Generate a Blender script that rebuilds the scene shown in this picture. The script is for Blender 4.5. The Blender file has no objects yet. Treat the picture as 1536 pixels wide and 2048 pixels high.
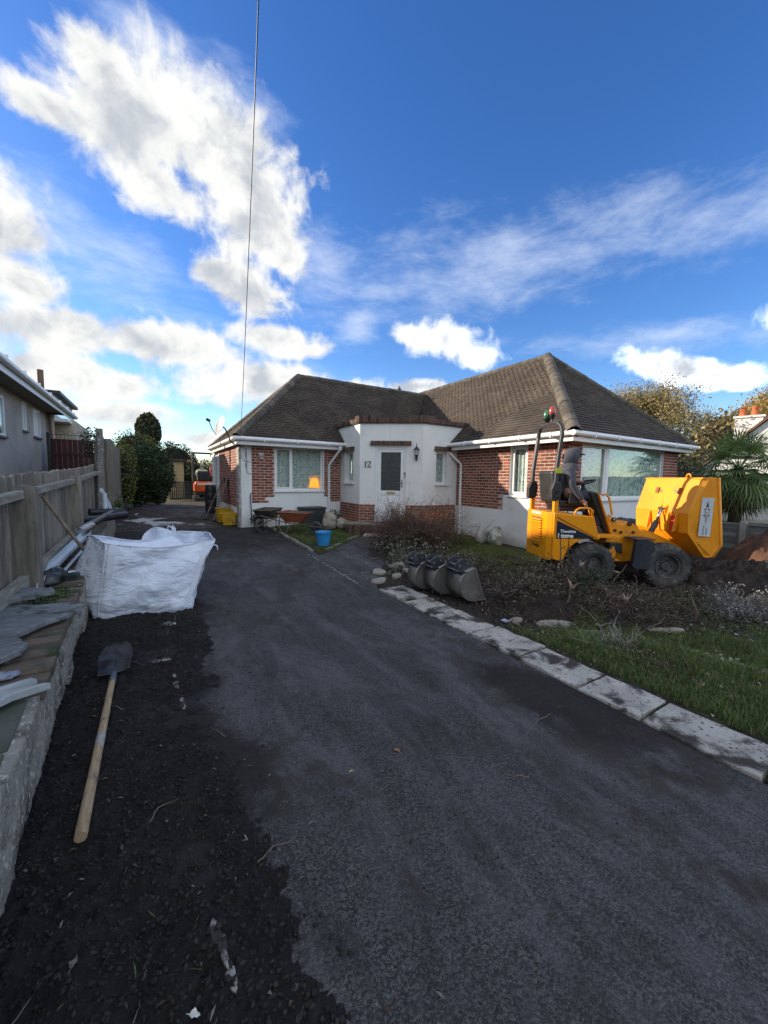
import bpy, math, random
import numpy as np
from mathutils import Vector, Matrix, noise
random.seed(7); rng = np.random.default_rng(7)
S = bpy.context.scene
COL = S.collection
R = math.radians
PI = math.pi

# ---------------------------------------------------------------- camera
F = 771.8; YAW = R(31.25); PIT = R(-4.943); ROL = R(0.9015)
cf = Vector((math.sin(YAW)*math.cos(PIT), math.cos(YAW)*math.cos(PIT), math.sin(PIT)))
r0 = Vector((math.cos(YAW), -math.sin(YAW), 0)); u0 = r0.cross(cf)
cr = math.cos(ROL)*r0 + math.sin(ROL)*u0; cu = -math.sin(ROL)*r0 + math.cos(ROL)*u0
cam = bpy.data.cameras.new('camera'); cam.sensor_fit = 'HORIZONTAL'; cam.sensor_width = 36.0
cam.lens = 36.0*F/1536; cam.clip_start = .05; cam.clip_end = 4000
co = bpy.data.objects.new('camera', cam); COL.objects.link(co)
co.matrix_world = Matrix(((cr.x, cu.x, -cf.x, 0), (cr.y, cu.y, -cf.y, 0), (cr.z, cu.z, -cf.z, 1.6), (0, 0, 0, 1)))
S.camera = co

# ---------------------------------------------------------------- light and exposure
TOSUN = Vector((-1, 1.0, .47)).normalized()
SKY = 0.15
sd = bpy.data.lights.new('sun', 'SUN'); sd.energy = 2.6; sd.angle = R(.53); sd.color = (1, .85, .66)
so = bpy.data.objects.new('sun', sd); COL.objects.link(so)
so.rotation_euler = TOSUN.to_track_quat('Z', 'Y').to_euler(); so.location = TOSUN*60
S.view_settings.view_transform = 'Standard'; S.view_settings.look = 'None'
S.view_settings.exposure = 1.6; S.view_settings.gamma = 1.0; S.view_settings.use_curve_mapping = False
S.cycles.max_bounces = 6; S.cycles.transparent_max_bounces = 12; S.cycles.diffuse_bounces = 3
S.cycles.use_denoising = True; S.cycles.caustics_reflective = False; S.cycles.caustics_refractive = False
S.cycles.sample_clamp_indirect = 6

class NT:
    """small helper round a node tree"""
    def __init__(s, t): s.t = t
    def n(s, typ, **k):
        d = s.t.nodes.new(typ)
        for a, b in k.items(): setattr(d, a, b)
        return d
    def set(s, sock, v):
        if hasattr(v, 'is_output') or isinstance(v, bpy.types.NodeSocket): s.t.links.new(v, sock)
        elif v is not None: sock.default_value = v
    def m(s, op, a, b=None, c=None, clamp=False):
        d = s.n('ShaderNodeMath', operation=op); d.use_clamp = clamp
        for i, v in enumerate((a, b, c)):
            if v is not None: s.set(d.inputs[i], v)
        return d.outputs[0]
    def vm(s, op, a, b=None, out=0):
        d = s.n('ShaderNodeVectorMath', operation=op); s.set(d.inputs[0], a)
        if b is not None: s.set(d.inputs[1], b)
        return d.outputs[out]
    def noise(s, vec, scale, detail=4, rough=.55, dist=0, w=None):
        d = s.n('ShaderNodeTexNoise'); s.set(d.inputs['Vector'], vec)
        d.inputs['Scale'].default_value = scale; d.inputs['Detail'].default_value = detail
        d.inputs['Roughness'].default_value = rough; d.inputs['Distortion'].default_value = dist
        return d.outputs['Fac']
    def ss(s, x, lo, hi, a=0., b=1.):
        d = s.n('ShaderNodeMapRange', interpolation_type='SMOOTHSTEP')
        s.set(d.inputs[0], x); s.set(d.inputs[1], lo); s.set(d.inputs[2], hi); s.set(d.inputs[3], a); s.set(d.inputs[4], b)
        return d.outputs[0]
    def mix(s, f, a, b, mode='MIX'):
        d = s.n('ShaderNodeMix', data_type='RGBA', blend_type=mode)
        s.set(d.inputs[0], f)
        for k, v in ((6, a), (7, b)):
            if isinstance(v, tuple) and len(v) == 3: v = (*v, 1)
            s.set(d.inputs[k], v)
        return d.outputs[2]

# ---------------------------------------------------------------- world: sky with clouds
wo = bpy.data.worlds.new('World'); S.world = wo; wo.use_nodes = True
w = NT(wo.node_tree); wo.node_tree.nodes.clear()
sky = w.n('ShaderNodeTexSky', sky_type='NISHITA'); sky.sun_disc = False
sky.sun_elevation = math.asin(TOSUN.z); sky.sun_rotation = math.atan2(TOSUN.x, TOSUN.y)
sky.air_density = 1.0; sky.dust_density = .25; sky.ozone_density = 2.6; sky.altitude = 200
dirv = w.n('ShaderNodeTexCoord').outputs['Generated']
hs = w.n('ShaderNodeHueSaturation'); hs.inputs['Hue'].default_value = .514; hs.inputs['Saturation'].default_value = 1.27; hs.inputs['Value'].default_value = .52
w.set(hs.inputs['Color'], sky.outputs[0])
sep = w.n('ShaderNodeSeparateXYZ'); w.set(sep.inputs[0], dirv); dz = sep.outputs[2]
zc = w.m('MAXIMUM', dz, 0.0)
inv = w.m('DIVIDE', 1.0, w.m('ADD', zc, .22))
comb = w.n('ShaderNodeCombineXYZ')
w.set(comb.inputs[0], w.m('MULTIPLY', sep.outputs[0], inv)); w.set(comb.inputs[1], w.m('MULTIPLY', sep.outputs[1], inv)); comb.inputs[2].default_value = 3.3
deck = comb.outputs[0]
def pray(x, y): return (cf + (x-768)/F*cr - (y-1024)/F*cu).normalized()
def blob(x, y, rx, ry, rot=0., soft=1.0):
    """an elliptical bank of cloud in the direction (x, y) of the sky, radii in units of 1/F"""
    c = pray(x, y); a = (cr - cr.dot(c)*c).normalized(); b = c.cross(a); b = b if b.z > 0 else -b
    t = R(rot); a2 = a*math.cos(t)+b*math.sin(t); b2 = -a*math.sin(t)+b*math.cos(t)
    k = F/ max(.2, c.dot(cf))**0  # tangent units
    dc = w.m('MAXIMUM', w.vm('DOT_PRODUCT', dirv, tuple(c), 1), .05)
    s = 1/ (c.dot(cf))  # image stretch towards the rim
    pu = w.m('MULTIPLY', w.m('DIVIDE', w.vm('DOT_PRODUCT', dirv, tuple(a2), 1), dc), F*s/rx)
    pv = w.m('MULTIPLY', w.m('DIVIDE', w.vm('DOT_PRODUCT', dirv, tuple(b2), 1), dc), F*s/ry)
    e = w.m('ADD', w.m('MULTIPLY', pu, pu), w.m('MULTIPLY', pv, pv))
    return w.m('SUBTRACT', 1.0, w.m('SQRT', e), clamp=False)
def union(ls):
    o = ls[0]
    for q in ls[1:]: o = w.m('SMOOTH_MAX', o, q, .25)
    return w.m('MAXIMUM', o, -1.0)
dense = union([blob(205,135,85,60,-35), blob(105,215,95,42,-25), blob(270,250,170,100,-22), blob(420,300,190,120,-25), blob(490,420,125,110,-40), blob(560,500,60,42,-50), blob(330,380,120,60,-35),
               blob(490,580,105,52,-28), blob(430,540,50,30), blob(90,650,230,62,-6), blob(330,690,170,48,-10), blob(70,740,170,50,-8), blob(230,775,90,34), blob(560,678,120,32,-8), blob(600,700,80,22),
               blob(530,765,190,46,-6), blob(240,830,120,34,-4), blob(40,560,110,60,-30), blob(-60,430,130,110,-20), blob(890,680,88,44,-10), blob(820,668,40,24), blob(950,715,50,26),
               blob(840,772,90,20), blob(1370,738,140,34,-10), blob(1460,768,60,18), blob(-330,420,320,200), blob(-250,760,420,140), blob(700,775,60,18), blob(420,880,70,22), blob(1900,640,300,60), blob(2300,300,400,140)])
thin = union([blob(1000,530,620,100,9), blob(1400,440,380,100,12), blob(650,540,130,100,-30), blob(170,500,330,110,-28), blob(90,420,200,90,-25), blob(1350,670,420,40,3), blob(720,640,50,90,-30), blob(320,90,160,60,-30), blob(460,200,150,70,-30), blob(540,760,240,90), blob(2100,500,500,200)])
n1 = w.noise(dirv, 9.0, 8, .58, .5); n3 = w.noise(dirv, 24, 8, .62, .3)
det = w.m('ADD', w.m('MULTIPLY', w.m('SUBTRACT', n1, .5), 2.3), w.m('MULTIPLY', w.m('SUBTRACT', n3, .5), 1.0))
fill_cloud = w.ss(w.vm('DOT_PRODUCT', dirv, tuple(cf), 1), .30, -.10, -.65, .34)      # unseen extra cloud overhead and behind, added to fill the shade with neutral light
dense = w.m('MAXIMUM', dense, fill_cloud)
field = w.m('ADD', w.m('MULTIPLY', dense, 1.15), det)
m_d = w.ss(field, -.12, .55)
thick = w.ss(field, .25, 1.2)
mp = w.n('ShaderNodeMapping'); w.set(mp.inputs[0], dirv); mp.inputs['Rotation'].default_value = (0, R(12), R(-31)); mp.inputs['Scale'].default_value = (1.0, 1.3, 3.2)
n4 = w.noise(mp.outputs[0], 5.5, 10, .66, .15)
m_t = w.m('MULTIPLY', w.ss(w.m('ADD', w.m('MULTIPLY', thin, .75), w.m('MULTIPLY', w.m('SUBTRACT', n4, .5), 2.0)), -.02, 1.12), .56)
# shading of the cumulus: brighter towards the sun, greyer in its thick parts and below
offd = w.vm('ADD', dirv, tuple(Vector(TOSUN)*.10 + Vector((0, 0, .03))))
n5 = w.noise(offd, 9.0, 5, .58, .5)
lit = w.m('MULTIPLY', w.m('SUBTRACT', n1, n5), 2.6)
g = w.m('SUBTRACT', w.m('ADD', .80, lit), w.m('MULTIPLY', thick, .30))
g = w.ss(w.m('ADD', g, w.m('MULTIPLY', w.m('SUBTRACT', n3, .5), .5)), .05, 1.0)
near = w.m('MULTIPLY', w.m('MAXIMUM', w.vm('DOT_PRODUCT', dirv, tuple(TOSUN), 1), 0.), .35)
front = w.ss(w.vm('DOT_PRODUCT', dirv, tuple(TOSUN), 1), -.35, .45)      # sun-facing clouds brighter than backlit ones, raised and blued to fill the shade
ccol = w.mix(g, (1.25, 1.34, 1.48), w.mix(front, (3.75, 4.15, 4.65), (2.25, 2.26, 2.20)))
bg1 = w.n('ShaderNodeBackground'); bg1.inputs[1].default_value = SKY
c1 = w.mix(m_t, hs.outputs[0], (2.0, 2.2, 2.55))
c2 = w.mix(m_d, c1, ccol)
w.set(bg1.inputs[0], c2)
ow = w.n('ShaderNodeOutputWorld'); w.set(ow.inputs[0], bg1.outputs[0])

# ---------------------------------------------------------------- geometry helpers
WM = {}
def tag(o, label=None, cat=None, group=None, kind=None):
    if label: o['label'] = label
    if cat: o['category'] = cat
    if group: o['group'] = group
    if kind: o['kind'] = kind
    return o
def empty(name, loc, rz=0., label=None, cat=None, group=None):
    o = bpy.data.objects.new(name, None); COL.objects.link(o); o.empty_display_size = .1
    o.location = loc; o.rotation_euler = (0, 0, rz)
    WM[o.name] = (Matrix.Translation(Vector(loc)) @ Matrix.Rotation(rz, 4, 'Z')).inverted()
    return tag(o, label, cat, group)
def frame(o, y):
    """Matrix with its z along y"""
    z = Vector(y).normalized(); x = Vector((0, 0, 1)).cross(z) if abs(z.z) < .95 else Vector((1, 0, 0)).cross(z)
    x.normalize(); q = z.cross(x)
    M = Matrix((x, q, z)).transposed().to_4x4(); M.translation = Vector(o); return M
def T(x, y, z, rx=0, ry=0, rz=0, s=None):
    M = Matrix.Translation((x, y, z)) @ Matrix.Rotation(rz, 4, 'Z') @ Matrix.Rotation(ry, 4, 'Y') @ Matrix.Rotation(rx, 4, 'X')
    if s: M = M @ Matrix.Diagonal((*s, 1))
    return M
class MB:
    def __init__(s): s.v = []; s.f = []
    def add(s, vs, fs, M=None):
        b = len(s.v)
        s.v += [tuple(M @ Vector(p)) for p in vs] if M is not None else [tuple(p) for p in vs]
        s.f += [tuple(b+i for i in f) for f in fs]; return s
    def box(s, x0, x1, y0, y1, z0, z1, M=None):
        return s.add([(x0,y0,z0),(x1,y0,z0),(x1,y1,z0),(x0,y1,z0),(x0,y0,z1),(x1,y0,z1),(x1,y1,z1),(x0,y1,z1)],
                     [(0,3,2,1),(4,5,6,7),(0,1,5,4),(1,2,6,5),(2,3,7,6),(3,0,4,7)], M)
    def bar(s, a, b, w_, h_, up=(0, 0, 1)):
        a = Vector(a); b = Vector(b); d = b-a; L = d.length; d.normalize(); x = d.cross(Vector(up)).normalized(); u = x.cross(d)
        M = Matrix((x, d, u)).transposed().to_4x4(); M.translation = a
        return s.box(-w_/2, w_/2, 0, L, -h_/2, h_/2, M)
    def tube(s, pts, r, n=8, cap=True):
        pts = [Vector(p) for p in pts]; rs = r if isinstance(r, (list, tuple)) else [r]*len(pts); b = len(s.v)
        prev = None
        for i, p in enumerate(pts):
            d = (pts[min(i+1, len(pts)-1)]-pts[max(i-1, 0)])
            if d.length < 1e-9: d = Vector((0, 0, 1))
            d.normalize()
            if prev is None: x = d.orthogonal().normalized()
            else:
                x = prev - prev.dot(d)*d
                x = x.normalized() if x.length > 1e-6 else d.orthogonal().normalized()
            prev = x; y = d.cross(x)
            for k in range(n):
                a = 2*PI*k/n; s.v.append(tuple(p + (x*math.cos(a)+y*math.sin(a))*rs[i]))
        for i in range(len(pts)-1):
            for k in range(n):
                k2 = (k+1) % n; s.f.append((b+i*n+k, b+i*n+k2, b+(i+1)*n+k2, b+(i+1)*n+k))
        if cap:
            s.f.append(tuple(b+k for k in range(n))[::-1]); e = b+(len(pts)-1)*n; s.f.append(tuple(e+k for k in range(n)))
        return s
    def lathe(s, prof, n=16, M=None, arc=2*PI):
        b = len(s.v); full = abs(arc-2*PI) < 1e-6; m = n if full else n+1
        vs = [(r*math.cos(arc*k/n), r*math.sin(arc*k/n), z) for (r, z) in prof for k in range(m)]
        fs = []
        for i in range(len(prof)-1):
            for k in range(n):
                k2 = (k+1) % m; fs.append((i*m+k, i*m+k2, (i+1)*m+k2, (i+1)*m+k))
        return s.add(vs, fs, M)
    def prism(s, poly, h0, h1, M=None):
        n = len(poly); vs = [(x, y, h0) for x, y in poly]+[(x, y, h1) for x, y in poly]
        fs = [tuple(range(n))[::-1], tuple(range(n, 2*n))]+[(i, (i+1) % n, n+(i+1) % n, n+i) for i in range(n)]
        return s.add(vs, fs, M)
    def sphere(s, c, r, n=10, m=7, sc=(1, 1, 1), M=None):
        vs = []; fs = []
        for i in range(m+1):
            t = PI*i/m
            for k in range(n):
                a = 2*PI*k/n; vs.append((c[0]+r*sc[0]*math.sin(t)*math.cos(a), c[1]+r*sc[1]*math.sin(t)*math.sin(a), c[2]+r*sc[2]*math.cos(t)))
        for i in range(m):
            for k in range(n): fs.append((i*n+k, (i+1)*n+k, (i+1)*n+(k+1) % n, i*n+(k+1) % n))
        return s.add(vs, fs, M)
    def build(s, name, mat, parent=None, smooth=False, bevel=0, local=False, auto=False, **tg):
        me = bpy.data.meshes.new(name)
        if parent is not None and not local:
            I = WM[parent.name]; vs = [tuple(I @ Vector(p)) for p in s.v]
        else: vs = s.v
        me.from_pydata(vs, [], s.f); me.materials.append(mat)
        o = bpy.data.objects.new(name, me); COL.objects.link(o)
        if parent is not None: o.parent = parent; WM[o.name] = WM[parent.name]
        else: WM[o.name] = Matrix.Identity(4)
        if smooth:
            me.polygons.foreach_set('use_smooth', [True]*len(me.polygons))
            if auto:
                try: me.set_sharp_from_angle(angle=R(35))
                except Exception: pass
        if bevel:
            b = o.modifiers.new('bevel', 'BEVEL'); b.width = bevel; b.segments = 2; b.limit_method = 'ANGLE'; b.angle_limit = R(35)
        me.update(); return tag(o, **tg)
def arr(name, verts, faces, mat, parent=None, smooth=False, local=False, **tg):
    """mesh from numpy arrays, faces (M,3) or (M,4)"""
    verts = np.asarray(verts, dtype=np.float32)
    if parent is not None and not local:
        I = np.array(WM[parent.name]); verts = verts @ I[:3, :3].T.astype(np.float32) + I[:3, 3].astype(np.float32)
    faces = np.asarray(faces, dtype=np.int32); k = faces.shape[1]
    me = bpy.data.meshes.new(name); me.vertices.add(len(verts)); me.vertices.foreach_set('co', verts.ravel())
    me.loops.add(faces.size); me.loops.foreach_set('vertex_index', faces.ravel())
    me.polygons.add(len(faces)); me.polygons.foreach_set('loop_start', np.arange(0, faces.size, k, dtype=np.int32))
    me.polygons.foreach_set('loop_total', np.full(len(faces), k, dtype=np.int32))
    if smooth: me.polygons.foreach_set('use_smooth', np.ones(len(faces), dtype=bool))
    me.update(calc_edges=True); me.materials.append(mat)
    o = bpy.data.objects.new(name, me); COL.objects.link(o)
    if parent is not None: o.parent = parent; WM[o.name] = WM[parent.name]
    else: WM[o.name] = Matrix.Identity(4)
    return tag(o, **tg)
def inst(name, me, M, parent, **tg):
    o = bpy.data.objects.new(name, me); COL.objects.link(o); o.parent = parent; WM[o.name] = WM[parent.name]
    o.matrix_local = WM[parent.name] @ M; return tag(o, **tg)
def copy_tree(o, parent=None):
    c = o.copy(); COL.objects.link(c)
    if parent is not None: c.parent = parent
    for ch in o.children: copy_tree(ch, c)
    return c
def fbm(x, y, z=0., o=4): return noise.fractal((x, y, z), 1.0, 2.0, o, noise_basis='PERLIN_ORIGINAL')
def nz(x, y, z=0.): return noise.noise((x, y, z))
def sm(a, b, x):
    t = min(1, max(0, (x-a)/(b-a))); return t*t*(3-2*t)

# ---------------------------------------------------------------- materials
def lin(h):
    h = h.lstrip('#'); c = [int(h[i:i+2], 16)/255 for i in (0, 2, 4)]
    return tuple(x/12.92 if x <= .04045 else ((x+.055)/1.055)**2.4 for x in c)
def mat(name, c1, c2=None, scale=4., rough=.8, metal=0., spec=.4, rand=0., dirt=None, dscale=3., dlo=.5, dhi=.7, bump=0., bscale=60., bdist=.01,
        stretch=None, fleck=None, fscale=80., flo=.68, coord='Object', trans=0., rlo=None, detail=6, coat=0.):
    m = bpy.data.materials.new(name); m.use_nodes = True; t = NT(m.node_tree); bs = m.node_tree.nodes['Principled BSDF']
    tc = t.n('ShaderNodeTexCoord').outputs['Object'] if coord == 'Object' else t.n('ShaderNodeNewGeometry').outputs['Position']
    if coord == 'Object':
        oi = t.n('ShaderNodeObjectInfo'); tc = t.vm('ADD', tc, t.vm('SCALE', (1., 1., 1.), None)) if False else tc
        cv = t.n('ShaderNodeCombineXYZ'); r10 = t.m('MULTIPLY', oi.outputs['Random'], 17.)
        for i in range(3): t.set(cv.inputs[i], r10)
        tc = t.vm('ADD', tc, cv.outputs[0])
    if stretch:
        mp = t.n('ShaderNodeMapping'); t.set(mp.inputs[0], tc); mp.inputs['Scale'].default_value = stretch; tcs = mp.outputs[0]
    else: tcs = tc
    col = (*c1, 1)
    if c2 is not None: col = t.mix(t.ss(t.noise(tcs, scale, detail, .6, .3), .3, .7), c1, c2)
    if rand:
        geo = t.n('ShaderNodeNewGeometry'); oi2 = t.n('ShaderNodeObjectInfo')
        r = t.m('FRACT', t.m('ADD', geo.outputs['Random Per Island'], oi2.outputs['Random']))
        f = t.m('ADD', t.m('MULTIPLY', r, 2*rand), 1-rand)
        cc = t.n('ShaderNodeCombineColor'); [t.set(cc.inputs[i], f) for i in range(3)]
        col = t.mix(1.0, col, cc.outputs[0], 'MULTIPLY')
    if dirt is not None: col = t.mix(t.ss(t.noise(tc, dscale, 7, .62, .4), dlo, dhi), col, dirt)
    if fleck is not None: col = t.mix(t.ss(t.noise(tc, fscale, 3, .6), flo, flo+.06), col, fleck)
    t.set(bs.inputs['Base Color'], col)
    if rlo is not None: t.set(bs.inputs['Roughness'], t.ss(t.noise(tc, dscale*1.7, 5, .6), .3, .7, rlo, rough))
    else: bs.inputs['Roughness'].default_value = rough
    bs.inputs['Metallic'].default_value = metal; bs.inputs['Specular IOR Level'].default_value = spec
    if coat: bs.inputs['Coat Weight'].default_value = coat; bs.inputs['Coat Roughness'].default_value = .25
    if bump:
        b = t.n('ShaderNodeBump'); b.inputs['Strength'].default_value = bump; b.inputs['Distance'].default_value = bdist
        t.set(b.inputs['Height'], t.noise(tcs, bscale, 5, .65)); t.set(bs.inputs['Normal'], b.outputs[0])
    if trans:   # thin leaf
        tr = t.n('ShaderNodeBsdfTranslucent'); t.set(tr.inputs[0], col); mx = t.n('ShaderNodeMixShader'); mx.inputs[0].default_value = trans
        t.set(mx.inputs[1], bs.outputs[0]); t.set(mx.inputs[2], tr.outputs[0]); t.set(m.node_tree.nodes['Material Output'].inputs[0], mx.outputs[0])
    return m
def glassmat(name, tint=(.9, .95, .95), bump=0., fac=.0):
    m = bpy.data.materials.new(name); m.use_nodes = True; t = NT(m.node_tree); m.node_tree.nodes.remove(m.node_tree.nodes['Principled BSDF'])
    tr = t.n('ShaderNodeBsdfTransparent'); tr.inputs[0].default_value = (*tint, 1)
    gl = t.n('ShaderNodeBsdfGlossy'); gl.inputs['Roughness'].default_value = .015; gl.inputs[0].default_value = (.95, .97, 1, 1)
    fr = t.n('ShaderNodeFresnel'); t.set(fr.inputs[0], t.ss(t.n('ShaderNodeNewGeometry').outputs['Backfacing'], 0., 1., 1.5, 1/1.5))
    f = t.m('ADD', t.m('MULTIPLY', fr.outputs[0], 1.15), fac, clamp=True)
    mx = t.n('ShaderNodeMixShader'); t.set(mx.inputs[0], f); t.set(mx.inputs[1], tr.outputs[0]); t.set(mx.inputs[2], gl.outputs[0])
    b = t.n('ShaderNodeBump'); b.inputs['Strength'].default_value = .06 + bump; b.inputs['Distance'].default_value = .01
    t.set(b.inputs['Height'], t.noise(t.n('ShaderNodeTexCoord').outputs['Object'], 2.2 if not bump else 70, 2)); t.set(gl.inputs['Normal'], b.outputs[0])
    t.set(m.node_tree.nodes['Material Output'].inputs[0], mx.outputs[0]); return m
WHITE = mat('white_render', (.78,.79,.77), (.70,.71,.69), 1.3, .85, dirt=(.50,.47,.40), dscale=1.3, dlo=.56, dhi=.84, bump=.35, bscale=45)
BRICK = mat('brick', (.27,.078,.042), (.17,.052,.034), 9, .85, rand=.42, bump=.5, bscale=70, fleck=(.38,.30,.25), fscale=60, flo=.72)
DBRICK = mat('dark_brick', (.13,.07,.05), (.07,.045,.035), 12, .9, rand=.5, bump=.6, bscale=60, fleck=(.55,.53,.47), fscale=14, flo=.62)
MORTAR = mat('mortar', (.50,.41,.35), (.42,.34,.29), 6, .9, bump=.5, bscale=90)
TILE = mat('roof_tile', (.088,.067,.052), (.052,.042,.035), 1.4, .85, rand=.20, dirt=(.12,.105,.08), dscale=1.1, dlo=.50, dhi=.8, bump=.6, bscale=50, fleck=(.33,.31,.26), fscale=22, flo=.70, coord='World')
RIDGE = mat('ridge_tile', (.12,.105,.085), (.07,.06,.05), 5, .9, rand=.35, bump=.8, bscale=35, fleck=(.34,.33,.27), fscale=30, flo=.64)
UPVC = mat('white_plastic', (.80,.81,.81), (.74,.75,.75), 2, .35, spec=.5, dirt=(.45,.44,.38), dscale=3, dlo=.7, dhi=.95)
GLASS = glassmat('window_glass', fac=.01)
FROST = mat('obscured_glass', (.018,.022,.022), (.045,.05,.048), 14, .18, spec=.6, bump=.9, bscale=38, bdist=.02)
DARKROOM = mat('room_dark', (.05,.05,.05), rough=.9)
BLACK = mat('black_plastic', (.012,.012,.014), (.02,.02,.022), 5, .45, spec=.5)
YEL = mat('yellow_paint', (.84,.325,.006), (.78,.285,.005), 2.5, .38, spec=.5, dirt=(.30,.15,.05), dscale=4, dlo=.56, dhi=.80, bump=.1, bscale=9, fleck=(.20,.09,.03), fscale=45, flo=.72, rlo=.25)
YEL2 = mat('worn_yellow_paint', (.86,.335,.008), (.78,.285,.006), 2, .45, spec=.5, dirt=(.36,.17,.05), dscale=4.5, dlo=.54, dhi=.78, bump=.12, bscale=12, fleck=(.25,.10,.03), fscale=35, flo=.70)
RUBBER = mat('tyre_rubber', (.035,.037,.04), (.065,.066,.068), 6, .85, dirt=(.13,.115,.095), dscale=6, dlo=.45, dhi=.75, bump=.5, bscale=50)
STEEL = mat('grey_steel', (.28,.28,.28), (.18,.17,.16), 6, .4, metal=.7)
DSTEEL = mat('dark_steel', (.03,.03,.032), (.05,.045,.04), 8, .5, metal=.3)
PINK = mat('skin', (.45,.24,.17), (.38,.19,.13), 8, .6)
HOOD = mat('dark_hoodie_cloth', (.085,.088,.105), (.06,.062,.075), 12, .95, bump=.5, bscale=60)
TROU = mat('speckled_dark_trousers', (.035,.037,.05), (.05,.053,.07), 10, .95, fleck=(.5,.5,.5), fscale=55, flo=.70, bump=.4, bscale=30)
WOODG = mat('weathered_wood', (.30,.265,.215), (.165,.145,.12), 3, .9, rand=.36, stretch=(9, 9, 1.0), bump=.8, bscale=14, dirt=(.075,.085,.05), dscale=4, dlo=.58, dhi=.8)
WOODH = mat('weathered_rail_wood', (.36,.34,.28), (.20,.19,.15), 3, .9, stretch=(9, 1.0, 9), bump=.8, bscale=14, dirt=(.08,.09,.05), dscale=4, dlo=.55, dhi=.8)
HANDLE = mat('pale_wood_handle', (.50,.37,.22), (.30,.20,.11), 4, .6, stretch=(26, 1.5, 26), bump=.4, bscale=20, dirt=(.09,.07,.05), dscale=9, dlo=.52, dhi=.72)
DWOOD = mat('dark_old_wood', (.16,.12,.085), (.09,.07,.05), 5, .9, bump=.5, bscale=25)
BARK = mat('bark', (.085,.065,.048), (.04,.032,.025), 12, .95, bump=.8, bscale=30)
TWIG = mat('twigs', (.10,.075,.055), (.05,.038,.03), 8, .95, rand=.5)
FENCEG = mat('grey_fence_board', (.22,.23,.23), (.13,.14,.14), 3, .9, rand=.25, stretch=(1, 1, 8), bump=.6, bscale=16)

def bagmat():
    m = mat('white_woven_bag', (.70,.75,.84), (.63,.68,.78), 2.2, .55, spec=.3); t = NT(m.node_tree); bs = m.node_tree.nodes['Principled BSDF']; P = t.n('ShaderNodeTexCoord').outputs['Object']; h = None
    for rz, sc, st, wt in ((.5, 1.7, (1, 1, 2.6), 1.), (-.8, 2.6, (1, 1, 1.8), .8), (.1, 6, (1, 1, 1.8), .25)):
        mp = t.n('ShaderNodeMapping'); t.set(mp.inputs[0], P); mp.inputs['Rotation'].default_value = (rz*.3, rz, 0); mp.inputs['Scale'].default_value = st
        n_ = t.noise(mp.outputs[0], sc, 3, .5, 1.2); r_ = t.m('MULTIPLY', t.m('POWER', t.m('SUBTRACT', 1., t.m('MULTIPLY', t.m('ABSOLUTE', t.m('SUBTRACT', n_, .5)), 5.), clamp=True), 1.6), wt); h = r_ if h is None else t.m('ADD', h, r_)
    wv = t.n('ShaderNodeTexWave'); wv.bands_direction = 'Z'; t.set(wv.inputs[0], P); wv.inputs['Scale'].default_value = 60; h = t.m('ADD', h, t.m('MULTIPLY', wv.outputs['Fac'], .02))
    b = t.n('ShaderNodeBump'); b.inputs['Strength'].default_value = .42; b.inputs['Distance'].default_value = .02; t.set(b.inputs['Height'], h); t.set(bs.inputs['Normal'], b.outputs[0]); return m

def mud(m, z0, rng_, col, sc=7., amt=.8, gain=1.3, streak=False, world=False):
    """dried splashes that get thicker towards the bottom of a thing"""
    t = NT(m.node_tree); bs = m.node_tree.nodes['Principled BSDF']; src = bs.inputs['Base Color'].links[0].from_socket
    P = t.n('ShaderNodeNewGeometry').outputs['Position'] if world else t.n('ShaderNodeTexCoord').outputs['Object']
    s_ = t.n('ShaderNodeSeparateXYZ'); t.set(s_.inputs[0], P); hgt = t.m('DIVIDE', t.m('SUBTRACT', z0, s_.outputs[2]), rng_)
    n_ = t.noise(P, sc, 8, .68, .4); f = t.ss(t.m('ADD', hgt, t.m('MULTIPLY', t.m('SUBTRACT', n_, .5), gain*2)), 0., .8, 0., amt); c_ = t.mix(f, src, col)
    if streak:
        mp = t.n('ShaderNodeMapping'); t.set(mp.inputs[0], P); mp.inputs['Scale'].default_value = (9, 9, .7); c_ = t.mix(t.ss(t.noise(mp.outputs[0], 1., 6, .65), .55, .78, 0., .30), c_, (.40, .37, .30))
    t.set(bs.inputs['Base Color'], c_)
mud(YEL, .42, .45, (.13, .095, .065), 6, .75); mud(YEL2, .50, .55, (.15, .105, .065), 5, .7); mud(RUBBER, .25, .5, (.14, .12, .10), 8, .7)
mud(WHITE, .28, .30, (.36, .33, .27), 3.5, .65, 1.0, True, True)

# ---------------------------------------------------------------- terrain maths
def vn(x, y, f, seed=0):
    x = np.asarray(x, float)*f+13.7*seed; y = np.asarray(y, float)*f+7.3*seed
    xi = np.floor(x).astype(np.int64); yi = np.floor(y).astype(np.int64); fx = x-xi; fy = y-yi
    fx = fx*fx*(3-2*fx); fy = fy*fy*(3-2*fy)
    def h(a, b):
        n = (a*374761393 + b*668265263 + seed*974711) & 0xffffffff
        n = ((n ^ (n >> 13))*1274126177) & 0xffffffff; n = n ^ (n >> 16)
        return (n & 0xffff)/65535.
    return (h(xi, yi)*(1-fx)+h(xi+1, yi)*fx)*(1-fy)+(h(xi, yi+1)*(1-fx)+h(xi+1, yi+1)*fx)*fy
def fn(x, y, f, o=4, seed=0):
    s = 0; a = 1; t = 0
    for i in range(o): s = s+a*(vn(x, y, f*2**i, seed+i)-.5); t += a; a *= .55
    return s/t*2
def npsm(a, b, x): t = np.clip((np.asarray(x, float)-a)/(b-a), 0, 1); return t*t*(3-2*t)
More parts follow.
